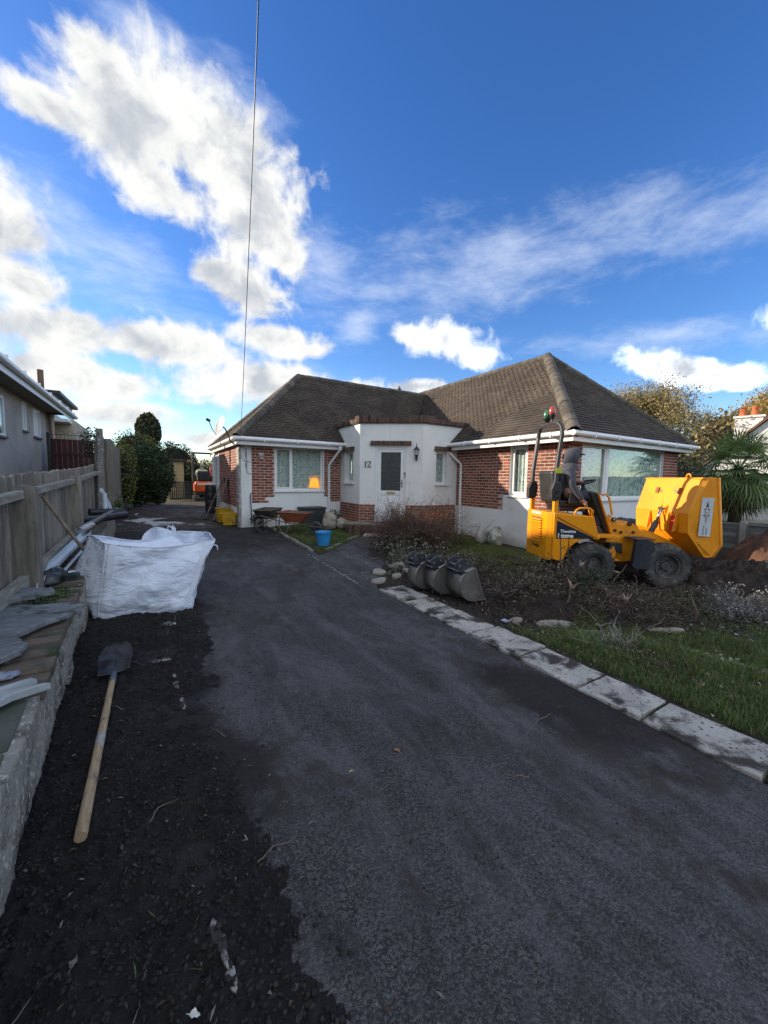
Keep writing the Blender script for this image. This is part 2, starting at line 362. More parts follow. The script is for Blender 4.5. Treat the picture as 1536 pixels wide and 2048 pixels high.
def hz(x, y):
    """smooth height of the land"""
    x = np.asarray(x, float); y = np.asarray(y, float)
    h = .036*np.clip(y-4.5, 0, 6.3)+.024*np.clip(y-10.8, 0, 3.5)
    h = h*(1-.82*npsm(3.4, 6.6, x))
    return h
def hzf(x, y): return float(hz(x, y))
def bank(x, y, cx, cy, rx, ry, p=1.): 
    d = ((x-cx)/rx)**2+((y-cy)/ry)**2; return np.exp(-d**p*1.2)

def grid(xs, ys, zf):
    X, Y = np.meshgrid(xs, ys); Z = zf(X, Y); n, m = X.shape
    V = np.stack([X, Y, Z], -1).reshape(-1, 3); i = np.arange(n*m).reshape(n, m)
    Fc = np.stack([i[:-1, :-1], i[:-1, 1:], i[1:, 1:], i[1:, :-1]], -1).reshape(-1, 4)
    return V, Fc
def addattr(o, name, vals):
    a = o.data.attributes.new(name, 'FLOAT', 'POINT'); a.data.foreach_set('value', np.asarray(vals, dtype=np.float32).ravel())

def ground_mat(name, kind):
    m = bpy.data.materials.new(name); m.use_nodes = True; t = NT(m.node_tree); bs = m.node_tree.nodes['Principled BSDF']
    P = t.n('ShaderNodeNewGeometry').outputs['Position']
    at = t.n('ShaderNodeAttribute'); at.attribute_name = 'soil'; soil = at.outputs['Fac']
    if kind == 'drive':
        mp = t.n('ShaderNodeMapping'); t.set(mp.inputs[0], P); mp.inputs['Scale'].default_value = (1.5, .42, 1)
        fine = t.noise(P, 150, 3, .75); mid = t.noise(P, 7, 6, .65, .5); stn = t.n('ShaderNodeTexVoronoi'); t.set(stn.inputs['Vector'], P); stn.inputs['Scale'].default_value = 120
        stc = t.n('ShaderNodeSeparateColor'); t.set(stc.inputs[0], stn.outputs['Color']); st2 = t.n('ShaderNodeTexVoronoi'); t.set(st2.inputs['Vector'], P); st2.inputs['Scale'].default_value = 240; sc2 = t.n('ShaderNodeSeparateColor'); t.set(sc2.inputs[0], st2.outputs['Color'])
        base = t.mix(t.ss(t.m('ADD', t.m('MULTIPLY', stc.outputs[0], .6), t.m('MULTIPLY', sc2.outputs[0], .5)), .3, 1.0), (.026, .0245, .0235), (.128, .123, .119))
        base = t.mix(t.ss(fine, .60, .70), base, (.21, .205, .20)); base = t.mix(t.m('MULTIPLY', t.ss(mid, .35, .75), .45), base, (.058, .056, .056))
        dust = t.noise(mp.outputs[0], 1.9, 8, .68, .7); base = t.mix(t.m('MULTIPLY', t.ss(dust, .44, .64), .34), base, (.170, .168, .168))
        smear = t.noise(mp.outputs[0], 3.1, 8, .70, .5); base = t.mix(t.m('MULTIPLY', t.ss(smear, .48, .66), .62), base, (.032, .027, .024))
        dirt = t.mix(t.noise(P, 18, 6, .7), (.030, .025, .021), (.066, .056, .047)); dirt = t.mix(t.ss(soil, .42, .70), dirt, t.mix(t.noise(P, 22, 6, .7), (.011, .0098, .0095), (.036, .030, .026)))
        dm = t.m('ADD', soil, t.m('MULTIPLY', t.m('SUBTRACT', t.noise(P, 4.2, 9, .70, .5), .5), 1.7)); edge_ = t.ss(dm, .30, .66)
        col = t.mix(edge_, base, dirt); sm_ = t.noise(P, 26, 6, .72, .3)
        col = t.mix(t.m('MULTIPLY', t.ss(sm_, .60, .68), .75), col, (.020, .018, .017))
        col = t.mix(t.ss(t.noise(P, 240, 2, .5), .73, .77), col, (.36, .36, .36))
        hgt = t.m('ADD', t.m('MULTIPLY', stn.outputs['Distance'], -.5), t.m('ADD', t.m('MULTIPLY', fine, .6), t.m('MULTIPLY', mid, 1.2)))
        st, di, rg = 1., .010, (.70, .95)
    elif kind == 'mud':
        a = t.noise(P, 30, 6, .7, .4); b = t.noise(P, 4, 6, .6, .5)
        col = t.mix(t.ss(b, .3, .7), (.013, .0115, .011), (.028, .0225, .019))
        col = t.mix(t.ss(a, .52, .68), col, (.038, .032, .027))
        col = t.mix(t.ss(t.noise(P, 150, 3, .6), .70, .74), col, (.16, .15, .13))
        hgt = t.m('ADD', t.m('MULTIPLY', a, 1.5), t.noise(P, 120, 4, .7)); st, di, rg = 1., .02, (.6, .95)
    elif kind == 'back':
        a = t.noise(P, 14, 7, .7, .6); mp = t.n('ShaderNodeMapping'); t.set(mp.inputs[0], P); mp.inputs['Scale'].default_value = (.8, .45, 1)
        b = t.noise(mp.outputs[0], 1.5, 7, .62, .6)
        col = t.mix(t.ss(a, .35, .7), (.034, .024, .018), (.085, .062, .048))
        w_ = t.m('MULTIPLY', t.ss(t.m('ADD', b, t.m('MULTIPLY', soil, .35)), .72, .80), 1.0)
        col = t.mix(w_, col, (.50, .50, .49))
        hgt = a; st, di, rg = 1., .05, (.45, .95)
    else:
        at2 = t.n('ShaderNodeAttribute'); at2.attribute_name = 'grass'; gr = at2.outputs['Fac']
        a = t.noise(P, 22, 7, .7, .4); b = t.noise(P, 2.2, 6, .62, .4)
        s_ = t.mix(t.ss(a, .35, .7), (.024, .019, .015), (.070, .053, .039))
        lit = t.mix(t.ss(t.noise(P, 9, 6, .7, .8), .50, .62), s_, (.14, .115, .08))
        s_ = t.mix(t.m('MULTIPLY', t.ss(soil, .0, .6, 1., 0.), .75), s_, lit)
        g_ = t.mix(t.ss(b, .35, .65), (.040, .064, .018), (.080, .095, .034)); g_ = t.mix(t.ss(a, .45, .7), g_, (.085, .08, .038))
        gm = t.m('ADD', gr, t.m('MULTIPLY', t.m('SUBTRACT', t.noise(P, 3.2, 8, .7, .5), .5), 1.3))
        col = t.mix(t.ss(gm, .40, .62), s_, g_)
        col = t.mix(t.ss(t.noise(P, 60, 4, .6), .72, .76), col, (.22, .20, .16))
        hgt = t.m('ADD', t.m('MULTIPLY', a, 1.2), t.noise(P, 70, 4, .7)); st, di, rg = 1., .035, (.8, 1.)
    t.set(bs.inputs['Base Color'], col); bs.inputs['Specular IOR Level'].default_value = .3
    t.set(bs.inputs['Roughness'], t.ss(t.noise(P, 3, 5, .6), .3, .7, rg[0], rg[1]))
    b_ = t.n('ShaderNodeBump'); b_.inputs['Strength'].default_value = st; b_.inputs['Distance'].default_value = di
    t.set(b_.inputs['Height'], hgt); t.set(bs.inputs['Normal'], b_.outputs[0]); return m
GM = ground_mat('lawn_and_earth', 'lawn'); DM = ground_mat('tarmac', 'drive'); MUD = ground_mat('dark_wet_soil', 'mud'); BM = ground_mat('muddy_yard', 'back')

# ---------------------------------------------------------------- the land
def inpath(x, y):
    """1 inside the tarmac path to the door"""
    up = 7.15+(x-2.9)*.93; lo = 5.25+(x-3.2)*1.36
    return npsm(-.02, .10, up-y)*npsm(-.02, .12, y-lo)*npsm(5.5, 5.3, x)*npsm(2.6, 2.7, x)
def lawn_masks(x, y):
    g = np.zeros_like(x); s = np.zeros_like(x)
    g = np.maximum(g, npsm(3.15, 3.35, x)*npsm(3.4, 2.9, y)*npsm(4.9, 4.1, x-.35*y+.5))         # lush strip by the slabs
    g = np.maximum(g, .74*npsm(3.9, 4.4, x)*npsm(2.9, 2.0, y-.25*np.clip(x-5, 0, 2))*npsm(9, 6.5, x))                  # open lawn to the right
    g = np.maximum(g, .78*npsm(7.0, 7.4, y)*npsm(2.75, 2.95, x)*npsm(5.0, 4.8, x)*npsm(10.7, 10.4, y)*(1-inpath(x, y)))
    g = np.maximum(g, .80*npsm(4.4, 5.2, x)*npsm(3.5, 4.3, y)*npsm(7.7, 7.2, x))
    g = np.maximum(g, .55*npsm(11.4, 12.2, x))
    s = np.maximum(s, bank(x, y, 4.2, 3.2, .95, .6, 1.5)); s = np.maximum(s, bank(x, y, 8.9, 2.9, 2.2, 1.3, 2))
    s = np.maximum(s, .6*bank(x, y, 4.1, 5.0, 1.1, .7, 1.5)); s = np.maximum(s, .6*bank(x, y, 5.0, 2.1, .6, .35, 1.5)); s = np.maximum(s, bank(x, y, 9, 4.6, 3, .6))
    g = g*(1-.95*s); return g, s
def land(x, y):
    h = hz(x, y)
    h = h+npsm(3.2, 3.6, x)*npsm(13, 12, y)*(.045*fn(x, y, .9, 4, 3)+.022*fn(x, y, 5, 3, 8))
    h = h-.12*bank(x, y, 3.95, 2.95, .55, .4)+.04*bank(x, y, 4.6, 3.1, .7, .4)+.03*bank(x, y, 5.0, 2.1, .6, .35)
    h = h+.16*bank(x, y, 8.0, 2.2, 1.2, .9)-.25*bank(x, y, 9.4, 3.6, 1.2, .7)+.06*bank(x, y, 4.0, 6.3, 1.0, 1.2)
    g, s = lawn_masks(x, y)
    h = h+s*npsm(13, 12, y)*.05*(fn(x, y, 3.2, 4, 21))
    drv = npsm(2.95, 2.75, x)*npsm(-1.2, -.9, x)
    h = h-.05*drv*npsm(13, 12, y)-.05*inpath(x, y)
    h = np.where((x < -.85), h+.34*npsm(-.85, -1.0, x)+.1*npsm(5, 12, y), h)
    r = np.hypot(x-5, y-8); h = h+npsm(60, 400, r)*8*(.5+fn(x, y, .006, 3, 5))
    return h
xs = np.concatenate([-np.geomspace(900, 3, 22), np.arange(-2.6, 3.0, .16), np.arange(3.0, 9.5, .06), np.arange(9.5, 16, .2), np.geomspace(16.3, 900, 26)])
ys = np.concatenate([-np.geomspace(900, 1.2, 20), np.arange(-1, 7.6, .06), np.arange(7.6, 14, .12), np.arange(14.2, 30, .6), np.geomspace(31, 900, 22)])
V, Fc = grid(xs, ys, land)
ground = arr('ground', V, Fc, GM, smooth=True, kind='structure', label='ground')
gg, ss_ = lawn_masks(V[:, 0], V[:, 1]); far = npsm(14, 18, np.hypot(V[:, 0]-5, V[:, 1]-6))
addattr(ground, 'grass', np.maximum(gg, far*.8)); addattr(ground, 'soil', ss_*(1-far))

def drvz(x, y):
    z = hz(x, y)+.006*fn(x, y, 1.3, 4, 2)+.0035*fn(x, y, 9, 3, 12)
    z = z-.05*npsm(2.77, 2.83, x)*(1-inpath(x, y))-.05*npsm(11.0, 11.4, y)
    return z
xs = np.arange(-.8, 5.5, .035); ys = np.concatenate([np.arange(-1.5, .4, .1), np.arange(.4, 4.5, .03), np.arange(4.5, 11.6, .06)])
V, Fc = grid(xs, ys, drvz)
keep = (V[:, 0] < 2.85) | (inpath(V[:, 0], V[:, 1]) > .35)
Fc = Fc[keep[Fc].all(1)]
used = np.unique(Fc); remap = np.full(len(V), -1); remap[used] = np.arange(len(used)); V = V[used]; Fc = remap[Fc]
drive = arr('driveway', V, Fc, DM, smooth=True, kind='structure', label='driveway')
x, y = V[:, 0], V[:, 1]
s = .10+.42*bank(x, y, 2.5, 1.2, .55, 1.0)+.40*bank(x, y, 2.6, 3.3, .42, 2.4)+.22*bank(x, y, 2.3, 1.6, 1.0, .5)+.75*npsm(.72, .10, x+.35*fn(x, y, 1.1, 3, 9))+.62*npsm(5.8, 9.0, y)+.35*bank(x, y, .8, 5.8, 1.2, .7)+.22*bank(x, y, 1.5, 4.2, .6, .5)
def sline(x0, y0, x1, y1, w_):
    t_ = np.clip(((x-x0)*(x1-x0)+(y-y0)*(y1-y0))/((x1-x0)**2+(y1-y0)**2), 0, 1); return np.exp(-(((x-x0-t_*(x1-x0))**2+(y-y0-t_*(y1-y0))**2)/w_**2))
s = np.where(inpath(x, y) > .3, .15, s) * np.where(x > 2.0, .9, 1)
s = s+.40*sline(.80, 1.36, .86, 1.02, .035)+.34*sline(.72, 1.9, .95, 1.55, .05)+.3*sline(1.1, 2.6, 1.5, 2.2, .06)+.3*sline(1.75, 5.5, 2.35, 6.3, .28)+.28*sline(.9, 4.4, 1.3, 4.9, .22)+.3*sline(2.3, 2.2, 2.7, 1.6, .2)+.25*sline(.9, 2.9, .75, 2.2, .12)+.35*sline(2.0, .4, 1.7, 1.0, .12)
addattr(drive, 'soil', s)

# dark dug-out soil strip beside the wall
def soilz(x, y):
    edge = .50+.30*fn(x, y, .8, 4, 31)-.10*npsm(2.2, 3.2, y)
    m = npsm(edge+.22, edge-.25, x)*npsm(6.9, 5.6, y+.5*fn(x, y, 1.5, 2, 4))
    n = .045*fn(x, y, 3, 3, 41)+.035*np.abs(fn(x, y, 11, 3, 51))+.02*fn(x, y, 34, 3, 61)
    return hz(x, y)-.035+m*(.052+n)-.02*(1-m)
xs = np.arange(-.78, 1.05, .014); ys = np.arange(.25, 7.2, .018)
V, Fc = grid(xs, ys, soilz); soil = arr('soil', V, Fc, MUD, smooth=True, kind='structure', label='soil')
# muddy yard beyond the drive
def yardz(x, y): return hz(x, y)+.03*fn(x, y, 1.2, 5, 71)+.012*fn(x, y, 6, 3, 73)-.05*npsm(11.3, 10.9, y)+.22*bank(x, y, -.1, 15.2, .9, 1.2)-.03*npsm(1.9, 2.4, x)*0
xs = np.arange(-1.2, 4.2, .07); ys = np.arange(10.8, 30, .08)
V, Fc = grid(xs, ys, yardz); yard = arr('yard', V, Fc, BM, smooth=True, kind='structure', label='yard')
addattr(yard, 'soil', 1.2*bank(V[:, 0], V[:, 1], .0, 12.9, 1.0, 1.0, 1.3)+.7*bank(V[:, 0], V[:, 1], 1.3, 11.8, .9, .5))

def jag(n, r, k=.25, sx=1, sy=1, seed=0):
    rr = random.Random(seed); return [(math.cos(2*PI*i/n)*r*sx*(1+rr.uniform(-k, k)), math.sin(2*PI*i/n)*r*sy*(1+rr.uniform(-k, k))) for i in range(n)]
def stone(mb, c, r, h, n=9, seed=0, sx=1, sy=1, rz=0, k=.25, tilt=(0, 0), chamf=.12):
    p = jag(n, r, k, sx, sy, seed); M = Matrix.Translation(c) @ Matrix.Rotation(rz, 4, 'Z') @ Matrix.Rotation(tilt[0], 4, 'X') @ Matrix.Rotation(tilt[1], 4, 'Y'); rr = random.Random(seed+5)
    vs = [(a*1.0, b*1.0, 0) for a, b in p]+[(a, b, h*.75*rr.uniform(.8, 1.1)) for a, b in p]+[(a*(1-chamf), b*(1-chamf), h*rr.uniform(.9, 1.12)) for a, b in p]+[(0, 0, h*1.04)]
    fs = [tuple(range(n))[::-1]]
    for l in (0, n): fs += [(l+i, l+(i+1) % n, l+n+(i+1) % n, l+n+i) for i in range(n)]
    fs += [(2*n+i, 2*n+(i+1) % n, 3*n) for i in range(n)]
    return mb.add(vs, fs, M)
# paving slabs edging the drive
SLAB = mat('pale_concrete_slab', (.47,.44,.39), (.34,.32,.28), 5, .9, dirt=(.045,.038,.030), dscale=3.6, dlo=.47, dhi=.62, bump=1., bscale=30, bdist=.012, fleck=(.05,.042,.036), fscale=36, flo=.60)
edging = empty('edging', (2.98, 2.5, 0)); tag(edging, 'row of pale concrete slabs edging the tarmac drive', 'paving edge', kind='structure')
yy = 4.68; k = 0
while yy > -.9:
    L = random.choice([.58, .6, .62, .45, .61]); mb = MB(); a = random.uniform(-.02, .02); wdt = .40+random.uniform(-.02, .02)
    x0 = 2.80+random.uniform(-.015, .012)
    pts = []
    for t_ in np.linspace(0, 1, 6): pts.append((x0+random.uniform(-.028, .016), yy-L+.012+t_*(L-.024)))
    for t_ in np.linspace(1, 0, 6): pts.append((x0+wdt+random.uniform(-.02, .02), yy-L+.012+t_*(L-.024)))
    mb.prism(pts, -.05, .012+random.uniform(-.006, .008), T(3.0, yy, hzf(3, yy)+random.uniform(-.004, .004), random.uniform(-.008, .008), random.uniform(-.010, .010), 0) @ T(-3.0, -yy, 0))
    mb.build('slab', SLAB, edging, bevel=.006); yy -= L+.004; k += 1
# kerb stones beside the little lawn
kerb = empty('kerb', (2.76, 8.5, hzf(2.7, 8.5))); tag(kerb, 'broken line of kerb stones round the small lawn', 'kerb', kind='structure')
KM = mat('old_concrete', (.27,.25,.21), (.17,.16,.13), 4, .95, dirt=(.05,.06,.03), dscale=3, dlo=.5, dhi=.7, bump=.8, bscale=30)
def kline(a, b, n, hh=.045, w_=.07):
    a = Vector(a); b = Vector(b)
    for i in range(n):
        if random.random() < .12: continue
        p = a.lerp(b, (i+.03)/n); q = a.lerp(b, (i+.95)/n)
        p.z = hzf(p.x, p.y)+hh/2+random.uniform(-.02, .008); q.z = hzf(q.x, q.y)+hh/2+random.uniform(-.02, .008)
        MB().bar(p, q, w_*random.uniform(.8, 1.1), hh+.04).build('kerb_stone', KM, kerb, bevel=.008)
kline((2.76, 10.35, 0), (2.74, 7.25, 0), 8); kline((2.76, 7.18, 0), (3.05, 7.32, 0), 1, .07, .1); kline((3.05, 7.32, 0), (4.55, 8.72, 0), 5, .02, .05)
# mortar lines where the old edging was lifted
LM = mat('pale_mortar', (.42,.41,.39), (.26,.25,.23), 20, .95, dirt=(.04,.035,.03), dscale=12, dlo=.42, dhi=.6)
def mline(name, pts, w_, parent=drive, seed=1, gap=.3):
    rr = random.Random(seed); mb = MB()
    for a, b in zip(pts[:-1], pts[1:]):
        a = Vector((*a, 0)); b = Vector((*b, 0)); L = (b-a).length; n = max(2, int(L/.05)); d = (b-a).normalized(); sd_ = Vector((-d.y, d.x, 0))
        for i in range(n):
            if rr.random() < gap: continue
            p = a.lerp(b, i/n)+sd_*rr.uniform(-.5, .5)*w_; z = float(drvz(p.x, p.y)); z = max(z, float(soilz(p.x, p.y)) if p.x < 1 else z)
            stone(mb, (p.x, p.y, z-.002), .5*L/n*rr.uniform(.7, 1.5), .008*rr.uniform(.5, 1.5), 6, rr.randint(0, 9999), 1.4, w_/(L/n)*1.3, math.atan2(d.y, d.x), .3)
    return mb.build(name, LM, parent, kind='stuff')
mline('mortar_line', [(2.62, 7.15), (2.63, 5.05)], .018, seed=3, gap=.12)
mline('mortar_line', [(3.12, 7.0), (3.25, 6.45)], .016, seed=4); mline('mortar_line', [(3.35, 6.15), (3.3, 5.42)], .014, seed=5)
mline('mortar_line', [(2.66, 5.55), (3.3, 5.55)], .01, seed=6, gap=.4); mline('mortar_line', [(2.95, 5.55), (2.85, 5.1)], .01, seed=7)
mline('mortar_line', [(.15, 1.36), (.17, 1.1)], .022, seed=8, gap=.25); mline('mortar_line', [(.12, 3.35), (.145, 2.86)], .022, seed=9, gap=.35)
mline('mortar_line', [(0, 3.72), (.12, 3.66)], .05, seed=10, gap=.2); mline('mortar_line', [(.1, 4.55), (.25, 4.5)], .06, seed=11, gap=.4)

# ---------------------------------------------------------------- retaining wall with brick coping
WALLM = mat('rough_cement_render', (.40,.375,.325), (.27,.25,.215), 5, .95, dirt=(.085,.07,.05), dscale=4.2, dlo=.47, dhi=.66, bump=1., bscale=34, bdist=.035, fleck=(.58,.53,.45), fscale=30, flo=.56)
rwall = empty('retaining_wall', (-.7, 5, 0), 0, 'low rendered retaining wall with brick coping below the picket fence', 'wall')
def wx(y): return -.455-.045*(y-1.0)-(.0 if y < 5 else -.02*(y-5)) if y < 9 else -.455-.36+.08-.008*(y-9)
def wtop(y): return .45+.028*max(0, y-4)
n_y, n_z = 330, 22; Vw = []; 
for i in range(n_y):
    y_ = .3+i*(11.4-.3)/(n_y-1)
    for j in range(n_z):
        t_ = j/(n_z-1); z_ = t_*wtop(y_)-.08*(1-t_)
        low = max(0, 1-t_*1.9); 
        dx = .010*fbm(y_*3, z_*3, 1)+.012*abs(fbm(y_*22, z_*22, 2))*(1 if t_ < .55+.3*nz(y_*1.3, 3) else .15)+.02*nz(y_*1.1, 4)-.02*t_
        base = -.035*sm(.5, .2, t_)*(1 if nz(y_*.9, 9) > -.2 else .2)
        Vw.append((wx(y_)+dx+base+.02, y_, z_))
b0 = len(Vw)
for i in range(n_y):
    y_ = .3+i*(11.4-.3)/(n_y-1); Vw.append((wx(y_)-.10, y_, wtop(y_)-.004))
Vw = np.array(Vw); ii = np.arange(n_y*n_z).reshape(n_y, n_z)
Fw = np.stack([ii[:-1, :-1], ii[:-1, 1:], ii[1:, 1:], ii[1:, :-1]][::-1], -1).reshape(-1, 4)
top = ii[:, -1]; bk = np.arange(b0, b0+n_y); Fw = np.concatenate([Fw, np.stack([top[:-1], bk[:-1], bk[1:], top[1:]][::-1], -1)])
arr('wall_face', Vw, Fw, WALLM, rwall, smooth=True)
mb = MB()
for i in range(20):
    y0_ = .3+i*.555; y1_ = y0_+.555; mb.add([(wx(y0_)-.05, y0_, -.1), (-1.25, y0_, -.1), (-1.25, y1_, -.1), (wx(y1_)-.05, y1_, -.1), (wx(y0_)-.05, y0_, wtop(y0_)-.02), (-1.25, y0_, wtop(y0_)-.05), (-1.25, y1_, wtop(y1_)-.05), (wx(y1_)-.05, y1_, wtop(y1_)-.02)], [(0,3,2,1),(4,5,6,7),(0,1,5,4),(1,2,6,5),(2,3,7,6),(3,0,4,7)])
mb.build('wall_core', mat('dark_rubble_fill', (.05,.045,.035), (.09,.08,.065), 12, .95, bump=1., bscale=25, bdist=.03), rwall)
COP = mat('mossy_brick_coping', (.16,.115,.085), (.10,.085,.065), 6, .9, rand=.3, dirt=(.045,.06,.03), dscale=5, dlo=.48, dhi=.66, bump=.7, bscale=35, fleck=(.28,.26,.22), fscale=20, flo=.66)
y_ = 2.55
while y_ < 7.6:
    if not (6.0 < y_ < 6.3):
        MB().box(-.125, .125, 0, .108, -.03, .038, T(wx(y_)-.115+random.uniform(-.01, .01), y_, wtop(y_)+random.uniform(-.012, .004), random.uniform(-.03, .03), random.uniform(-.03, .03), random.uniform(-.05, .05)) ).build('coping_brick', COP, rwall, bevel=.006)
    y_ += .122 if y_ > 3.4 else .235*0+.122
GREENS = mat('green_stained_slab', (.060,.075,.050), (.10,.105,.085), 3, .85, dirt=(.03,.035,.025), dscale=4, dlo=.5, dhi=.7, bump=.4, bscale=30, fleck=(.3,.3,.27), fscale=16, flo=.73)
for i, (ya, yb) in enumerate([(1.2, 1.62), (1.64, 2.06), (2.08, 2.52)]):
    MB().prism([(-1.05, ya), (wx(ya)-.035, ya+.005), (wx(yb)-.04, yb), (-1.05, yb)], .40, .462).build('coping_slab', GREENS, rwall, bevel=.006)
for i, (ya, yb) in enumerate([(7.65, 8.3), (8.32, 9.0), (9.02, 9.8), (9.82, 10.6), (10.62, 11.3)]):
    MB().prism([(-1.0, ya), (wx(ya)-.01, ya+.005), (wx(yb)-.01, yb), (-1.0, yb)], wtop(ya)-.03, wtop(yb)+.02).build('coping_slab', KM, rwall, bevel=.008)
# loose crazy-paving stones lying on the wall
CRAZY = mat('grey_riven_stone', (.25,.265,.27), (.14,.15,.155), 3, .9, stretch=(1.5, 6, 4), bump=1., bscale=9, bdist=.02, dirt=(.06,.06,.055), dscale=6, dlo=.5, dhi=.68)
ST = [((-.93, 2.42), .26, .05, 'pale thin slab of stone on the green stained coping nearest the camera', 1.6, .55, .25, .0, (.40,.42,.42)),
      ((-1.02, 3.05), .30, .05, 'broad grey riven stone lying flat, second nearest the camera on the wall', 1.3, .9, .3, .02, None),
      ((-.92, 3.62), .33, .05, 'largest riven grey stone with frilled edge, beside the nearest fence post', 1.35, .85, .5, .05, None),
      ((-1.08, 3.36), .22, .05, 'small grey stone half covered by the largest riven stone on the wall', 1.2, .9, 1.1, .1, None),
      ((-1.0, 4.12), .23, .045, 'small riven stone at the foot of the nearest fence post', 1.2, .8, .2, .11, None),
      ((-1.13, 2.75), .16, .05, 'chipped grey stone under the lower fence rail, tilted on its edge', 1.0, .9, .8, .06, None)]
for i, (c, r, h, lab, sx, sy, rz, dz_, colr) in enumerate(ST):
    mb = MB(); stone(mb, (c[0], c[1], wtop(c[1])+.035+dz_), r, h*.8, 26, 40+i*7, sx*.9, sy, rz, .30, (random.uniform(-.06, .06), random.uniform(-.08, .08)), .05)
    o = mb.build('paving_stone', CRAZY if colr is None else mat('pale_stone', (.40,.43,.44), (.30,.33,.34), 6, .85, bump=.4, bscale=20), None, bevel=.006); tag(o, lab, 'stone', 'loose stones on the retaining wall')

# ---------------------------------------------------------------- picket fence
fence = empty('picket_fence', (-1.0, 7, .4), 0, 'weathered wooden picket fence with square posts on the left wall', 'fence')
def fx(y): return -.99+.004*(y-4.6)
def ftop(y): return 1.46+.030*(y-4.6)+.05*sm(8, 11, y)
for y_, w_ in ((1.35, .15), (4.66, .165), (7.35, .15), (10.55, .15)):
    mb = MB(); z1 = ftop(y_)+.03; mb.box(-w_/2, w_/2, -w_/2, w_/2, wtop(y_)-.15, z1-.02); mb.add([(-w_/2, -w_/2, z1-.02), (w_/2, -w_/2, z1-.02), (w_/2, w_/2, z1-.02), (-w_/2, w_/2, z1-.02), (0, 0, z1+.005)], [(0,1,4),(1,2,4),(2,3,4),(3,0,4)])
    mb.v = [(a+fx(y_)+.02, b+y_, c) for a, b, c in mb.v]; mb.build('post', WOODG, fence, bevel=.006)
for a, b in ((1.43, 4.57), (4.75, 7.27), (7.43, 10.47)):
    for zo, hh in ((-.05, .075), (-.80, .10)):
        za, zb = (ftop(a)+zo, ftop(b)+zo) if zo > -.5 else (wtop(a)+.17, wtop(b)+.17)
        MB().bar((fx(a)+.0, a, za), (fx(b)+.0, b, zb), .075, hh).build('rail', WOODH, fence, bevel=.01)
y_ = 2.2
while y_ < 11.3:
    z0_, z1_ = wtop(y_)+.03+random.uniform(-.02, .02), ftop(y_)+.125+random.uniform(-.015, .015)
    M = T(fx(y_)-.062+random.uniform(-.004, .004), y_, 0, 0, 0, random.uniform(-.06, .06))
    MB().add([(-.011,-.034,z0_),(.011,-.034,z0_),(.011,.034,z0_),(-.011,.034,z0_),(-.011,-.034,z1_-.02),(.011,-.034,z1_-.02),(.011,.034,z1_-.02),(-.011,.034,z1_-.02),(-.011,0,z1_),(.011,0,z1_)],
       [(0,3,2,1),(0,1,5,4),(2,3,7,6),(1,2,6,9,5),(3,0,4,8,7),(4,5,9,8),(6,7,8,9)], M).build('picket', WOODG, fence); y_ += .098
# tall close-board fence continuing behind
tf = empty('board_fence', (-.95, 13, .6), 0, 'tall weathered board fence beyond the picket fence, beside the clipped bush', 'fence')
y_ = 10.75; i = 0
for (ya, zz, w_) in ((10.8, 2.62, .17), (11.3, 2.44, .17)):
    MB().box(-1.0+(ya-10.8)*.25, -.88+(ya-10.8)*.25, ya, ya+w_, .5, zz).build('post', WOODG, tf, bevel=.006)
y_ = 11.0
while y_ < 17.5:
    z_ = 2.44+.03*(y_-11)+random.uniform(-.03, .03)-(.12 if y_ > 12.2 else 0)
    MB().box(-.012, .012, -.07, .07, .5, z_, T(-.90+.02*(y_-11), y_, 0, 0, 0, random.uniform(-.04, .04))).build('board', WOODG, tf); y_ += .150
# lichen-covered concrete post with an ivy stub
cpost = empty('concrete_post', (-.99, 10.25, .6), 0, 'leaning lichen covered concrete post at the end of the picket fence', 'post')
MB().bar((-.96, 10.3, .6), (-.90, 10.35, 2.42), .11, .12).build('shaft', mat('lichen_concrete', (.22,.21,.19), (.12,.12,.10), 5, .95, fleck=(.5,.5,.46), fscale=18, flo=.6, bump=.8, bscale=30), cpost, bevel=.01)

# ================================================================ the bungalow
house = empty('bungalow', (6, 9, 0), 0, 'white and red brick bungalow with hipped tile roof and a flat topped porch', 'bungalow')
BR_UNIT = MB().box(-.5, .5, -.5, .5, -.5, .5)
def unit(name, m_):
    me = bpy.data.meshes.new(name); me.from_pydata(BR_UNIT.v, [], BR_UNIT.f); me.materials.append(m_); return me
brick_me = unit('brick', BRICK); dbrick_me = unit('coping_brick', DBRICK)
def wframe(P0, d):
    """matrix: local x along the wall, y into the wall (away from viewer), z up"""
    d = Vector((*d, 0)).normalized(); n = Vector((0, 0, 1)).cross(d)
    M = Matrix((d, n, Vector((0, 0, 1)))).transposed().to_4x4(); M.translation = Vector((*P0, 0)); return M
def wallpanel(M, u0, u1, z0, z1, th=.25, opens=(), m_=WHITE, name='wall', parent=house, y0=0.):
    us = sorted({u0, u1, *[o[0] for o in opens], *[o[1] for o in opens]}); zs = sorted({z0, z1, *[o[2] for o in opens], *[o[3] for o in opens]})
    mb = MB()
    for a, b in zip(us[:-1], us[1:]):
        z_ = z0; runs = []
        for c, d_ in zip(zs[:-1], zs[1:]):
            mu, mz = (a+b)/2, (c+d_)/2
            if any(o[0] < mu < o[1] and o[2] < mz < o[3] for o in opens): runs.append(None)
            else: runs.append((c, d_))
        cur = None
        for r_ in runs+[None]:
            if r_ is None:
                if cur: mb.box(a, b, y0, y0+th, cur[0], cur[1], M); cur = None
            else: cur = (cur[0], r_[1]) if cur else r_
    return mb.build(name, m_, parent)
NBRICK = [0]
